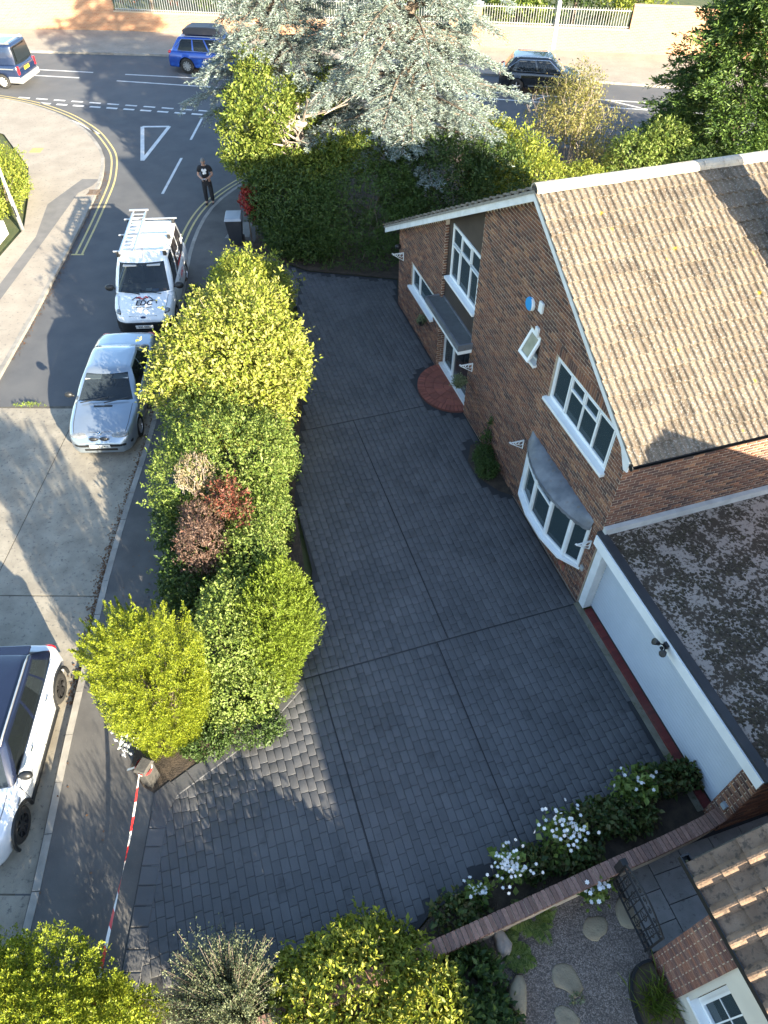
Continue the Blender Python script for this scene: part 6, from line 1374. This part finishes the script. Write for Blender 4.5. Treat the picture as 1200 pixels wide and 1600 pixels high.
# silver coupe
CP = (-7.42, 15.68, RZ); CR = rad(-87.0)
spaint = paintm('silver_blue_paint', (.30, .355, .41), .7, .30)
v, vz, vh = vehicle('coupe_car', CP, CR, 'silver blue two door coupe nose on behind the yellow shrub', 'car', dict(L=4.49, paint=spaint, r=.315, track=.74, xf=1.36, xr=-1.37, zb=.20, gap=.045,
    top=[(-2.245, .70), (-2.2, .84), (-2.05, .93), (-1.45, .97), (-1.0, .95), (.6, .91), (1.08, .90), (1.5, .83), (1.95, .72), (2.12, .66), (2.20, .56), (2.245, .46)], hw=[(-2.245, .62), (-2.15, .76), (-1.8, .85), (-1.2, .878), (1.2, .878), (1.7, .855), (2.0, .80), (2.13, .74), (2.21, .64), (2.245, .54)],
    cab=dict(xa=1.08, xb=-1.50, xc=.28, xd=-.88, zr=1.30, hb=.80, ht=.60, bow=.14, seat=-.12, t0=.04, t1=.93, bulge=.03, crown=.05, side=[(.02, .47, 'side_window'), (.50, .84, 'side_window')]), rim='rim', spokes=7))
for sd in (-1, 1):
    part(v, 'headlamp', 'lamp_clear', lambda m: m.blob((2.02, sd*.50, .635), (.14, .25, .058), 14, 8), True)
    part(v, 'kidney_grille', 'black', lambda m: m.blob((2.165, sd*.135, .60), (.06, .12, .062), 14, 8), True)
    part(v, 'kidney_surround', 'chrome', lambda m: m.tube([(2.17+.012*math.cos(a), sd*.135+.125*math.cos(a), .605+.062*math.sin(a)) for a in np.linspace(0, 2*PI, 17)], .008, 5, False))
    mirror(v, .80, sd*.86, .93, sd, 'black' if sd < 0 else spaint, .95)
    part(v, 'tail_lamp', 'lamp_red', lambda m: m.blob((-2.15, sd*.62, .78), (.09, .16, .07), 10, 6), True)
    part(v, 'fog_lamp', 'black', lambda m: m.blob((2.16, sd*.55, .34), (.05, .12, .045), 10, 6), True)
part(v, 'lower_intake', 'black', lambda m: m.box(2.10, 2.252, -.42, .42, .27, .34), False, .01)
nosed(v, 'bumper_strip', 'black', vh, 2.245, .80, .40, .46, .012, .1)
part(v, 'front_lip', spaint, lambda m: m.extr([(-.7, .20), (.7, .20), (.7, .24), (-.7, .24)], lambda a, b, k: (2.10+.15*k-.22*(a/.7)**2, a, b)))
part(v, 'scuttle_vent', 'black', lambda m: m.box(1.17, 1.23, -.26, .22, vz(1.2)-.003, vz(1.2)+.004))
part(v, 'wiper', 'black', lambda m: (m.bar((1.10, -.62, .93), (.97, .08, .99), .022), m.bar((1.13, .0, .93), (.98, .62, .98), .022)))
part(v, 'bonnet_badge', 'black', lambda m: m.lathe([(0, .688), (.045, .688), (.048, .675)], 16, c=(2.05, 0, .012))); part(v, 'bonnet_badge_ring', 'chrome', lambda m: m.tube([(2.05+.05*math.cos(a), .05*math.sin(a), .70) for a in np.linspace(0, 2*PI, 17)], .007, 5, False))
for a in (0, PI): part(v, 'badge_quadrant', 'blue_disc' if a else 'print', lambda m: m.box(*( (2.052, 2.078, .002, .028) if a else (2.022, 2.048, -.028, -.002)), .702, .704))
plate(v, 2.275, 0, .43, rad(-10), 'YX53 GKL'); shuts(v, vz, vh, (1.1, 2.02), (.75, -.62), .2, (-.45,))

# white hatchback with dark roof
MN = (-7.03, 5.34, RZ); MR = rad(-86.8)
mpaint = paintm('white_hatch_paint', (.66, .69, .72), rough=.25); navy = paintm('navy_roof_paint', (.008, .012, .03), rough=.2)
v, vz, vh = vehicle('hatchback_car', MN, MR, 'white five door hatchback with dark blue roof, black arches and round lamps', 'car', dict(L=3.98, paint=mpaint, roofpaint=navy, r=.315, track=.735, xf=1.28, xr=-1.285, zb=.22, gap=.06,
    top=[(-1.99, .70), (-1.96, .92), (-1.7, .98), (.5, .96), (.95, .95), (1.35, .90), (1.7, .80), (1.9, .66), (1.99, .52)], hw=[(-1.99, .66), (-1.9, .76), (-1.6, .83), (-1.1, .862), (1.2, .862), (1.6, .82), (1.85, .70), (1.99, .52)],
    cab=dict(xa=.98, xb=-1.80, xc=.42, xd=-1.45, zr=1.385, hb=.80, ht=.645, bow=.12, seat=.02, t0=.04, t1=.92, bulge=.02, crown=.05, side=[(.02, .44, 'side_window'), (.47, .76, 'side_window'), (.78, .95, 'side_window')]), rim='rim_dark', spokes=8, rr=.72))
for sd in (-1, 1):
    for ax in (1.28, -1.285):
        part(v, 'wheel_arch_trim', 'black', lambda m: m.tube([(ax+.40*math.cos(a), sd*.858, .315+.40*math.sin(a)) for a in np.linspace(-.2, PI+.2, 17)], .035, 6))
    part(v, 'sill_trim', 'black', lambda m: m.box(-.90, .90, sd*.85-.025, sd*.85+.02, .20, .29), False, .01)
    part(v, 'roof_rail', 'alu', lambda m: m.tube([(.36, sd*.585, 1.40), (.2, sd*.60, 1.45), (-1.2, sd*.585, 1.45), (-1.38, sd*.575, 1.40)], .018, 8), True)
    part(v, 'headlamp', 'lamp_clear', lambda m: m.blob((1.72, sd*.58, .68), (.14, .13, .13), 16, 10), True); part(v, 'headlamp_ring', 'chrome', lambda m: m.tube([(1.78+.05*math.cos(a), sd*.60+.12*math.sin(a), .70+.12*math.cos(a)) for a in np.linspace(0, 2*PI, 21)], .014, 6, False), True)
    part(v, 'tail_lamp', 'lamp_red', lambda m: m.blob((-1.90, sd*.62, .80), (.07, .13, .11), 12, 8), True)
    mirror(v, .72, sd*.86, 1.0, sd, 'black', 1.05)
    for x in (.16, -.80): part(v, 'door_handle', 'chrome', lambda m: m.blob((x, sd*.872, .86), (.10, .018, .018), 10, 6), True)
    part(v, 'side_vent', 'chrome', lambda m: m.box(.98, 1.12, sd*.86-.01, sd*.86+.008, .72, .78), False, .006)
    part(v, 'window_trim', 'chrome', lambda m: m.bar((.86, sd*.832, .955), (-1.6, sd*.80, .985), .012, .014))
shuts(v, vz, vh, (1.0, 1.62), (.85, -.12, -.95), .22)
part(v, 'rear_spoiler', navy, lambda m: m.extr([(-.56, 1.36), (.56, 1.36), (.56, 1.40), (-.56, 1.40)], lambda a, b, k: (-1.40-.20*k, a, b)), False, .01)
part(v, 'front_grille', 'black', lambda m: m.box(1.80, 1.97, -.40, .40, .42, .60), False, .02)
plate(v, 2.0, 0, .40, 0, 'YX16 KLM') if False else None

# black crossover on the main road with its driver
QL = (7.95, 41.25, RZ); QR = rad(-6.8)
bpaint = paintm('black_car_paint', (.010, .012, .014), rough=.18)
v, vz, vh = vehicle('crossover_car', QL, QR, 'black crossover car passing the far brick wall on the main road', 'car', dict(L=4.38, paint=bpaint, r=.35, track=.79, xf=1.36, xr=-1.29, zb=.26, gap=.05,
    top=[(-2.19, .75), (-2.14, .98), (-1.9, 1.06), (-.5, 1.04), (.9, 1.0), (1.2, 1.0), (1.7, .93), (2.0, .82), (2.14, .68), (2.19, .52)], hw=[(-2.19, .70), (-2.08, .82), (-1.6, .89), (1.3, .90), (1.75, .85), (2.05, .72), (2.19, .55)],
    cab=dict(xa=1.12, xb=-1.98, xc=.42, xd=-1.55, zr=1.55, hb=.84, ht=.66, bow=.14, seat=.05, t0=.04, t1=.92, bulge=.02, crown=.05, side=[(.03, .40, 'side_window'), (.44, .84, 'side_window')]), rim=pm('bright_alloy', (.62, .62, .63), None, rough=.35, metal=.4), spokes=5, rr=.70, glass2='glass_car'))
for sd in (-1, 1):
    part(v, 'headlamp', 'lamp_clear', lambda m: m.blob((1.93, sd*.66, .80), (.18, .13, .07), 12, 8), True); part(v, 'tail_lamp', 'lamp_red', lambda m: m.blob((-2.0, sd*.74, .95), (.14, .10, .07), 12, 8), True); mirror(v, .82, sd*.88, 1.05, sd, bpaint, 1.)
    part(v, 'roof_rail', 'chrome', lambda m: m.tube([(.30, sd*.60, 1.57), (.1, sd*.615, 1.62), (-1.2, sd*.605, 1.62), (-1.4, sd*.59, 1.57)], .016, 6), True)
    part(v, 'window_trim', 'chrome', lambda m: m.tube([(.92, sd*.862, 1.01), (-1.35, sd*.86, 1.05), (-1.72, sd*.80, 1.20), (-1.25, sd*.70, 1.50), (.2, sd*.70, 1.515), (.92, sd*.862, 1.02)], .013, 5)); part(v, 'sill_trim', 'alu', lambda m: m.box(-.7, .75, sd*.91-.01, sd*.91+.004, .40, .43))
# blue suv behind the cedar
SL_ = (-9.15, 43.95, RZ); SR = rad(-7.2); blp = paintm('bright_blue_paint', (.015, .07, .36), .3, .25)
v, vz, vh = vehicle('suv_car', SL_, SR, 'bright blue large estate car with dark roof box half hidden by the cedar', 'car', dict(L=5.0, paint=blp, r=.37, track=.83, xf=1.52, xr=-1.48, zb=.26, gap=.05,
    top=[(-2.5, .75), (-2.44, 1.0), (-2.2, 1.08), (-.5, 1.07), (1.1, 1.04), (1.5, 1.02), (2.0, .95), (2.35, .82), (2.46, .68), (2.5, .52)], hw=[(-2.5, .74), (-2.38, .86), (-1.8, .95), (1.5, .96), (2.05, .88), (2.35, .76), (2.5, .58)],
    cab=dict(xa=1.32, xb=-2.30, xc=.55, xd=-1.85, zr=1.62, hb=.89, ht=.71, bow=.14, seat=.1, t0=.04, t1=.92, bulge=.02, crown=.04, side=[(.03, .36, 'side_window'), (.39, .64, 'side_window'), (.67, .92, 'side_window')]), rim='rim', spokes=10, rr=.74, double=True))
part(v, 'roof_box', pm('roof_box_grey', (.05, .05, .06), None, rough=.5), lambda m: m.extr([(-1.6, 1.70), (.55, 1.70), (.35, 2.0), (-.2, 2.06), (-1.3, 2.04), (-1.62, 1.9)], lambda a, b, k: (a, -.45+.9*k, b)), False, .03)
for sd in (-1, 1):
    part(v, 'tail_lamp', 'lamp_red', lambda m: m.blob((-2.36, sd*.76, .98), (.10, .13, .08), 12, 8), True); part(v, 'roof_rail', 'alu', lambda m: m.tube([(.4, sd*.64, 1.62), (.2, sd*.65, 1.68), (-1.5, sd*.64, 1.68), (-1.7, sd*.63, 1.62)], .016, 6), True); part(v, 'window_trim', 'chrome', lambda m: m.tube([(1.1, sd*.91, 1.07), (-1.75, sd*.89, 1.09), (-2.02, sd*.82, 1.2), (-1.6, sd*.75, 1.57), (.3, sd*.75, 1.59)], .013, 5)); mirror(v, 1.0, sd*.93, 1.1, sd, blp)
# dark blue van leaving the picture
TV_ = (-20.95, 41.75, RZ); TR = rad(172.8); dbp = paintm('navy_van_paint', (.010, .020, .055), rough=.25)
v, vz, vh = vehicle('panel_van', TV_, TR, 'dark blue van with silver lower sides and yellow rear plate on the main road', 'van', dict(L=4.86, paint=dbp, r=.34, track=.83, xf=1.55, xr=-1.42, zb=.30, gap=.05,
    top=[(-2.43, .85), (-2.40, 1.15), (-2.2, 1.16), (1.2, 1.14), (1.6, 1.12), (2.1, 1.0), (2.35, .82), (2.43, .6)], hw=[(-2.43, .90), (-2.36, .955), (-1.5, .98), (1.6, .98), (2.1, .90), (2.35, .76), (2.43, .6)],
    cab=dict(xa=1.72, xb=-2.38, xc=.95, xd=-2.30, zr=1.93, hb=.955, ht=.82, bow=.12, seat=.6, t0=.04, t1=.90, bulge=.02, crown=.04, side=[(.03, .22, 'side_window'), (.26, .55, 'panel'), (.6, .93, 'panel')]), panelmat=dbp, rim=pm('wheel_trim', (.6, .6, .58), None, rough=.4), spokes=10, rr=.7))
part(v, 'rear_bumper', pm('silver_trim', (.36, .36, .35), None, rough=.5, metal=.4), lambda m: m.box(-2.50, -2.30, -.95, .95, .30, .56), False, .03)
for sd in (-1, 1):
    part(v, 'tail_lamp', 'lamp_red', lambda m: m.box(-2.445, -2.36, sd*.87-.07, sd*.87+.06, .68, 1.05), False, .02); part(v, 'lower_side', pm('silver_trim', (.36, .36, .35), None, rough=.5, metal=.4), lambda m: m.box(-2.4, -1.84, sd*.965-.03, sd*.965+.025, .32, .60), False, .01); part(v, 'side_strip', 'alu', lambda m: m.box(-2.2, 1.4, sd*.983-.012, sd*.983+.006, .92, .96))
    part(v, 'roof_rail', 'alu', lambda m: m.bar((-2.25, sd*.70, 1.99), (.6, sd*.70, 1.99), .04, .05))
part(v, 'roof_bar', 'alu', lambda m: m.bar((-2.1, -.8, 2.03), (-2.1, .8, 2.03), .06, .04)); part(v, 'rear_glass', 'glass_dark', lambda m: m.add([(-2.425, -.72, 1.22), (-2.425, .72, 1.22), (-2.372, .64, 1.80), (-2.372, -.64, 1.80)], [(0, 1, 2, 3)]))
plate(v, -2.455, .05, .84, 0, 'LK07 VRT', 'plate_y', False, .5, .14)

# ------------------------------------------------------------------ people
def skinned(name, pts, edges, mat, parent, root=0, sub_=2):
    me = bpy.data.meshes.new(name); me.from_pydata([p[:3] for p in pts], edges, []); o = bpy.data.objects.new(name, me); COL.objects.link(o)
    m = o.modifiers.new('skin', 'SKIN'); m.use_smooth_shade = True
    for i, p in enumerate(pts): 
        sv = me.skin_vertices[0].data[i]; sv.radius = (p[3], p[4] if len(p) > 4 else p[3]); sv.use_root = (i == root)
    s = o.modifiers.new('sub', 'SUBSURF'); s.levels = sub_; s.render_levels = sub_
    bpy.context.view_layer.update(); ev = bpy.data.meshes.new_from_object(o.evaluated_get(bpy.context.evaluated_depsgraph_get())); bpy.data.objects.remove(o)
    return link(name, ev, mat, parent, True)
man = empty('person', (-6.99, 27.97, RZ), rad(4), 'person in black T-shirt and trousers standing in the road holding a white controller', 'person')
# facing -y; x to his left is +x
B_ = [(0, 0, .93, .13, .10), (0, 0, 1.10, .135, .10), (0, -.01, 1.28, .15, .105), (0, -.01, 1.42, .13, .09), (0, -.02, 1.50, .06), (0, -.05, 1.56, .06),
      (.19, 0, 1.41, .065), (.27, -.03, 1.15, .048), (.12, -.25, 1.10, .038), (.075, -.32, 1.11, .03),
      (-.19, 0, 1.41, .065), (-.27, -.03, 1.15, .048), (-.12, -.25, 1.10, .038), (-.075, -.32, 1.11, .03),
      (.10, 0, .86, .095), (.12, -.01, .48, .065), (.125, .02, .10, .045), (.13, -.14, .04, .04),
      (-.10, 0, .86, .095), (-.115, -.01, .48, .065), (-.12, .02, .10, .045), (-.14, -.14, .04, .04)]
E_ = [(0, 1), (1, 2), (2, 3), (3, 4), (4, 5), (3, 6), (6, 7), (7, 8), (8, 9), (3, 10), (10, 11), (11, 12), (12, 13), (0, 14), (14, 15), (15, 16), (16, 17), (0, 18), (18, 19), (19, 20), (20, 21)]
body = skinned('body', B_, E_, 'skin', man)
mb = MB(); hq = Matrix.Translation((0, -.07, 1.645)) @ Matrix.Rotation(rad(24), 4, 'X')
def hd(m, c, r, n=16, k=12): 
    t = MB(); t.blob(c, r, n, k); m.add([tuple(hq @ Vector(p)) for p in t.v], t.f)
hd(mb, (0, 0, .02), (.075, .095, .115)); hd(mb, (0, -.05, -.06), (.05, .05, .055)); hd(mb, (0, -.10, -.005), (.014, .022, .022)); hd(mb, (.077, .01, .0), (.014, .022, .032)); hd(mb, (-.077, .01, .0), (.014, .022, .032)); mb.build('head', 'skin', man, smooth=True)
mb = MB(); hd(mb, (0, .014, .055), (.081, .098, .092)); mb.build('hair', 'hair', man, smooth=True)
mb = MB(); hd(mb, (.032, -.088, .02), (.012, .008, .007)); hd(mb, (-.032, -.088, .02), (.012, .008, .007)); hd(mb, (0, -.094, -.065), (.024, .008, .005)); mb.build('face_features', pm('dark_features', (.06, .03, .03), None), man, smooth=True)
for sd in (1, -1):   # hands closed round the controller
    hp = [(sd*.085, -.31, 1.11, .026), (sd*.072, -.345, 1.105, .032, .018)]; he = [(0, 1)]
    for k, (dz, l) in enumerate(((.026, .055), (.009, .062), (-.009, .058), (-.026, .045))):
        b = len(hp); hp += [(sd*.068, -.375, 1.105+dz, .0095), (sd*.05, -.40, 1.10+dz, .009), (sd*.025, -.40-l*.05, 1.095+dz, .008)]; he += [(1, b), (b, b+1), (b+1, b+2)]
    b = len(hp); hp += [(sd*.055, -.33, 1.135, .011), (sd*.032, -.355, 1.145, .009)]; he += [(1, b), (b, b+1)]
    skinned('hand', hp, he, 'skin', man, 1, 1)
S_ = [(0, .0, .90, .155, .125), (0, 0, 1.10, .16, .125), (0, -.01, 1.28, .172, .128), (0, -.01, 1.42, .145, .105), (0, -.02, 1.495, .075), (.19, 0, 1.415, .092), (.245, -.015, 1.24, .083), (-.19, 0, 1.415, .092), (-.245, -.015, 1.24, .083), (0, 0, .80, .15, .12)]
skinned('tshirt', S_, [(9, 0), (0, 1), (1, 2), (2, 3), (3, 4), (3, 5), (5, 6), (3, 7), (7, 8)], 'tshirt', man)
T2 = [(0, 0, .94, .135, .11), (.10, 0, .84, .115), (.12, -.01, .48, .088), (.125, .01, .10, .078), (-.10, 0, .84, .115), (-.115, -.01, .48, .088), (-.12, .01, .10, .078)]
skinned('trousers', T2, [(0, 1), (1, 2), (2, 3), (0, 4), (4, 5), (5, 6)], 'trousers', man)
for sd in (1, -1): part(man, 'shoe', 'black', lambda m: (m.blob((sd*.13, -.06, .045), (.05, .14, .05), 12, 8)), True)
mb = MB()
for x, z, r_ in ((-.05, 1.36, .05), (.05, 1.36, .05), (0, 1.31, .055), (-.03, 1.24, .04), (.045, 1.25, .035)): mb.lathe([(0, -.148-.012), (r_, -.148-.006), (r_, -.13)], 14, 'y', (x, 0, z))
mb.build('shirt_print', 'print', man)
ctl = empty('drone_controller', (-6.99, 27.97, RZ), rad(4), 'white remote controller with dark screen held in both hands', 'controller')
part(ctl, 'casing', 'print', lambda m: m.box(-.085, .085, -.41, -.33, 1.085, 1.125), False, .012); part(ctl, 'screen', 'black', lambda m: m.box(-.065, .065, -.47, -.40, 1.11, 1.125))
# driver and passenger of the black car, seen through the side windows
for lx, ly, sh, lb in ((-.02, -.38, 'print', 'person in a white top at the wheel of the black crossover'), (-.80, -.36, 'tshirt', 'person in dark clothing in the back seat of the black crossover')):
    p = empty('person', Matrix.Translation(QL) @ Matrix.Rotation(QR, 4, 'Z') @ Vector((lx, ly, 0)), QR, lb, 'person')
    skinned('body', [(0, 0, .55, .13), (-.03, 0, .80, .14), (-.03, 0, 1.0, .12), (.0, 0, 1.10, .05), (.02, 0, 1.16, .05), (.0, .18, 1.0, .06), (.20, .22, .85, .045), (.42, .16, .98, .04), (.0, -.18, 1.0, .06), (.20, -.22, .85, .045), (.42, -.14, .98, .04), (.35, .10, .52, .09), (.35, -.10, .52, .09)], [(0, 1), (1, 2), (2, 3), (3, 4), (2, 5), (5, 6), (6, 7), (2, 8), (8, 9), (9, 10), (0, 11), (0, 12)], 'skin', p, 0, 1)
    skinned('top', [(0, 0, .55, .15), (-.03, 0, .80, .165), (-.03, 0, 1.0, .14), (0, 0, 1.08, .07), (.0, .19, 1.0, .085), (.15, .22, .88, .07), (.0, -.19, 1.0, .085), (.15, -.22, .88, .07)], [(0, 1), (1, 2), (2, 3), (2, 4), (4, 5), (2, 6), (6, 7)], sh, p, 0, 1)
    mb = MB(); mb.blob((.03, 0, 1.27), (.10, .078, .12), 12, 10); mb.blob((.13, 0, 1.25), (.02, .014, .022), 8, 6); mb.build('head', 'skin', p, smooth=True); mb = MB(); mb.blob((.01, 0, 1.30), (.105, .083, .10), 12, 10); mb.build('hair', pm('brown_hair', (.05, .03, .02), None, rough=.9), p, smooth=True)

# ------------------------------------------------------------------ street furniture
bn = empty('wheelie_bin', (-5.42, 24.62, 0), rad(4), 'dark grey wheelie bin with pale blue grey lid against the laurel', 'bin')
def taper(m, w0, d0, w1, d1, z0, z1): m.add([(x*w, y*d, z) for w, d, z in ((w0, d0, z0), (w1, d1, z1)) for x, y in ((-1, -1), (1, -1), (1, 1), (-1, 1))], [(3, 2, 1, 0), (4, 5, 6, 7)]+[(k, (k+1) % 4, 4+(k+1) % 4, 4+k) for k in range(4)])
part(bn, 'body', pm('bin_grey', (.022, .027, .034), (.03, .034, .04), 3, .5), lambda m: taper(m, .20, .24, .285, .34, .05, .98), False, .02)
part(bn, 'lid', pm('bin_lid', (.20, .25, .30), (.24, .28, .32), 3, .45), lambda m: taper(m, .31, .37, .27, .32, .99, 1.08), False, .02)
part(bn, 'handle', 'black', lambda m: m.tube([(-.22, .40, .98), (.22, .40, .98)], .02, 8))
for sx in (-1, 1): part(bn, 'wheel', 'rubber', lambda m: m.lathe([(0, -.03), (.1, -.03), (.1, .03), (0, .03)], 16, 'x', (sx*.22, .27, .1)))
lp = empty('lamp_post', (-13.59, 25.57, 0), 0, 'grey steel lamp post at the back of the pavement by the yellow green hedge', 'lamp post')
part(lp, 'post', 'galv', lambda m: m.tube([(0, 0, -.05), (0, 0, 1.2), (0, 0, 1.25), (0, 0, 5.6)], [.075, .075, .055, .04], 14), True); part(lp, 'arm', 'galv', lambda m: m.tube([(0, 0, 5.5), (.2, 0, 5.7), (.8, 0, 5.8)], .03, 8), True); part(lp, 'lantern', pm('lantern_grey', (.4, .4, .4), None), lambda m: m.blob((1.0, 0, 5.8), (.3, .12, .08), 12, 8), True)
part(lp, 'access_door', 'black', lambda m: m.box(-.03, .03, -.08, -.073, .5, .9))
lw_ = MB(); lw_.box(-.09, .09, -2.6, 2.6, 0, .5); o = lw_.build('low_wall', 'white_old'); o.location = (-14.15, 22.6, 0); o.rotation_euler = (0, 0, rad(-2)); tag(o, 'low white painted boundary wall along the back of the pavement', 'wall')
# tape post and barrier tape
ps = empty('gate_pier', (-4.17, 4.98, 0), rad(-20), 'short dark grey stone pier with tape tied to it beside the golden yew', 'post')
part(ps, 'shaft', pm('dark_stone', (.035, .034, .032), (.055, .052, .047), 7, .9, .5, 40), lambda m: m.box(-.10, .10, -.13, .13, -.02, .60), False, .012); part(ps, 'cap', pm('pale_cap', (.05, .048, .044), (.075, .07, .063), 7, .9, .5, 40), lambda m: (taper(m, .12, .15, .09, .12, .60, .66)))
def tapem():
    m, N, L, B = _mat('barrier_tape'); g = N.new('ShaderNodeTexCoord').outputs['Object']
    w = N.new('ShaderNodeTexWave'); w.wave_type = 'BANDS'; w.bands_direction = 'DIAGONAL'; w.inputs['Scale'].default_value = 1.15; L.new(g, w.inputs[0])
    f = ramp(N, L, w.outputs[1], [(.48, 0.), (.52, 1.)]); L.new(mixc(N, L, f, (.75, .74, .72), (.62, .03, .03)), B.inputs['Base Color']); B.inputs['Roughness'].default_value = .35; return m
tp = empty('barrier_tape', (0, 0, 0), 0, 'red and white striped barrier tape stretched from the pier along the drive edge', 'tape'); tm = tapem()
N_ = 90; a = Vector((-4.22, 4.86, .60)); b = Vector((-4.24, 1.3, .16)); vs = []
for k in range(N_+1):
    t = k/N_; p = a.lerp(b, t)+Vector((.02*math.sin(t*7), 0, -.16*math.sin(PI*t))); tw = 1.0+.9*math.sin(t*5.2+.6); d = Vector((math.cos(tw), 0, math.sin(tw)))*.028; vs += [tuple(p-d), tuple(p+d)]
m2 = MB(); m2.add(vs, [(2*k, 2*k+1, 2*k+3, 2*k+2) for k in range(N_)]); m2.build('ribbon', tm, tp, smooth=True)
m2 = MB(); pts = [(-4.17+.14*math.cos(t), 4.98+.16*math.sin(t), .58+.02*math.sin(3*t)) for t in np.linspace(0, 2*PI, 20)]
m2.add([(x, y, z+s) for x, y, z in pts for s in (-.03, .03)], [(2*k, 2*k+2, 2*k+3, 2*k+1) for k in range(19)]); m2.build('knot', tm, tp)
m2 = MB(); m2.add([(-4.28, 4.95, .62), (-4.28, 5.0, .58), (-4.46, 4.96, .55), (-4.45, 4.9, .59)], [(0, 1, 2, 3)]); m2.build('loose_end', tm, tp)
# ------------------------------------------------------------------ far boundary wall with railings
def wallseg(a, b, h, nm, label, mat='brick_far', th=.24, cope=True):
    d = Vector((b[0]-a[0], b[1]-a[1], 0)); o = empty(nm, (a[0], a[1], 0), math.atan2(d.y, d.x), label, 'wall'); L_ = d.length
    part(o, 'brickwork', mat, lambda m: m.box(0, L_, 0, th, -.1, h))
    if cope: part(o, 'coping', pm('wall_coping', (.46, .36, .25), (.40, .30, .2), 4, .9), lambda m: m.box(-.01, L_+.01, -.03, th+.03, h, h+.06))
    return o, L_
def railing(a, b, z0, z1, label):
    d = Vector((b[0]-a[0], b[1]-a[1], 0)); o = empty('railing', (a[0], a[1], 0), math.atan2(d.y, d.x), label, 'railing', 'railings on the far wall'); L_ = d.length
    for z in (z0+.08, z1-.12): part(o, 'rail', 'galv', lambda m: m.box(0, L_, .10, .14, z-.02, z+.02))
    n = int(L_/.145); m2 = MB(); m2.box(-.013, .013, .107, .133, z0, z1); me = bpy.data.meshes.new('bar'); me.from_pydata(m2.v, [], m2.f); me.materials.append(M['galv'])
    for k in range(n): q = link('bar', me, None, o); q.location = (.07+k*.145, 0, 0)
wallseg((-40, 51.6), (-16.4, 50.6), 1.75, 'boundary_wall', 'high stretch of orange brick wall above the dark blue van')
wallseg((-16.4, 50.6), (3.6, 48.25), .95, 'boundary_wall', 'low stretch of orange brick wall under railings behind the blue car'); railing((-16.3, 50.59), (3.5, 48.26), 1.01, 2.0, 'grey steel railings on the brick wall behind the blue car')
for x, y, lb in ((3.75, 48.15, 'brick gate pillar with pale cap on the cedar side of the entrance'), (5.1, 47.98, 'brick gate pillar with pale cap where the black car passes')):
    o = empty('gate_pillar', (x, y, 0), rad(-6.5), lb, 'pillar'); part(o, 'shaft', 'brick_far', lambda m: m.box(-.24, .24, -.06, .42, -.1, 2.0)); part(o, 'cap', 'zinc', lambda m: (m.box(-.29, .29, -.11, .47, 2.0, 2.1), taper(m, .25, .25, .02, .02, 2.1, 2.28)) and None)
wallseg((5.35, 47.95), (13.6, 47.05), 1.08, 'boundary_wall', 'low stretch of orange brick wall under railings behind the black car'); railing((5.4, 47.95), (13.55, 47.06), 1.14, 2.1, 'grey steel railings on the brick wall behind the black car')
wallseg((13.6, 47.05), (30, 45.0), 2.25, 'boundary_wall', 'high stretch of orange brick wall at the dark cypress')
o = empty('fence_post', (9.55, 47.6, 0), 0, 'pale concrete post in the middle of the railings behind the black car', 'post'); part(o, 'shaft', 'zinc', lambda m: m.box(-.1, .1, -.12, .12, 0, 2.3)); part(o, 'top', 'zinc', lambda m: taper(m, .11, .13, .03, .03, 2.3, 2.42))
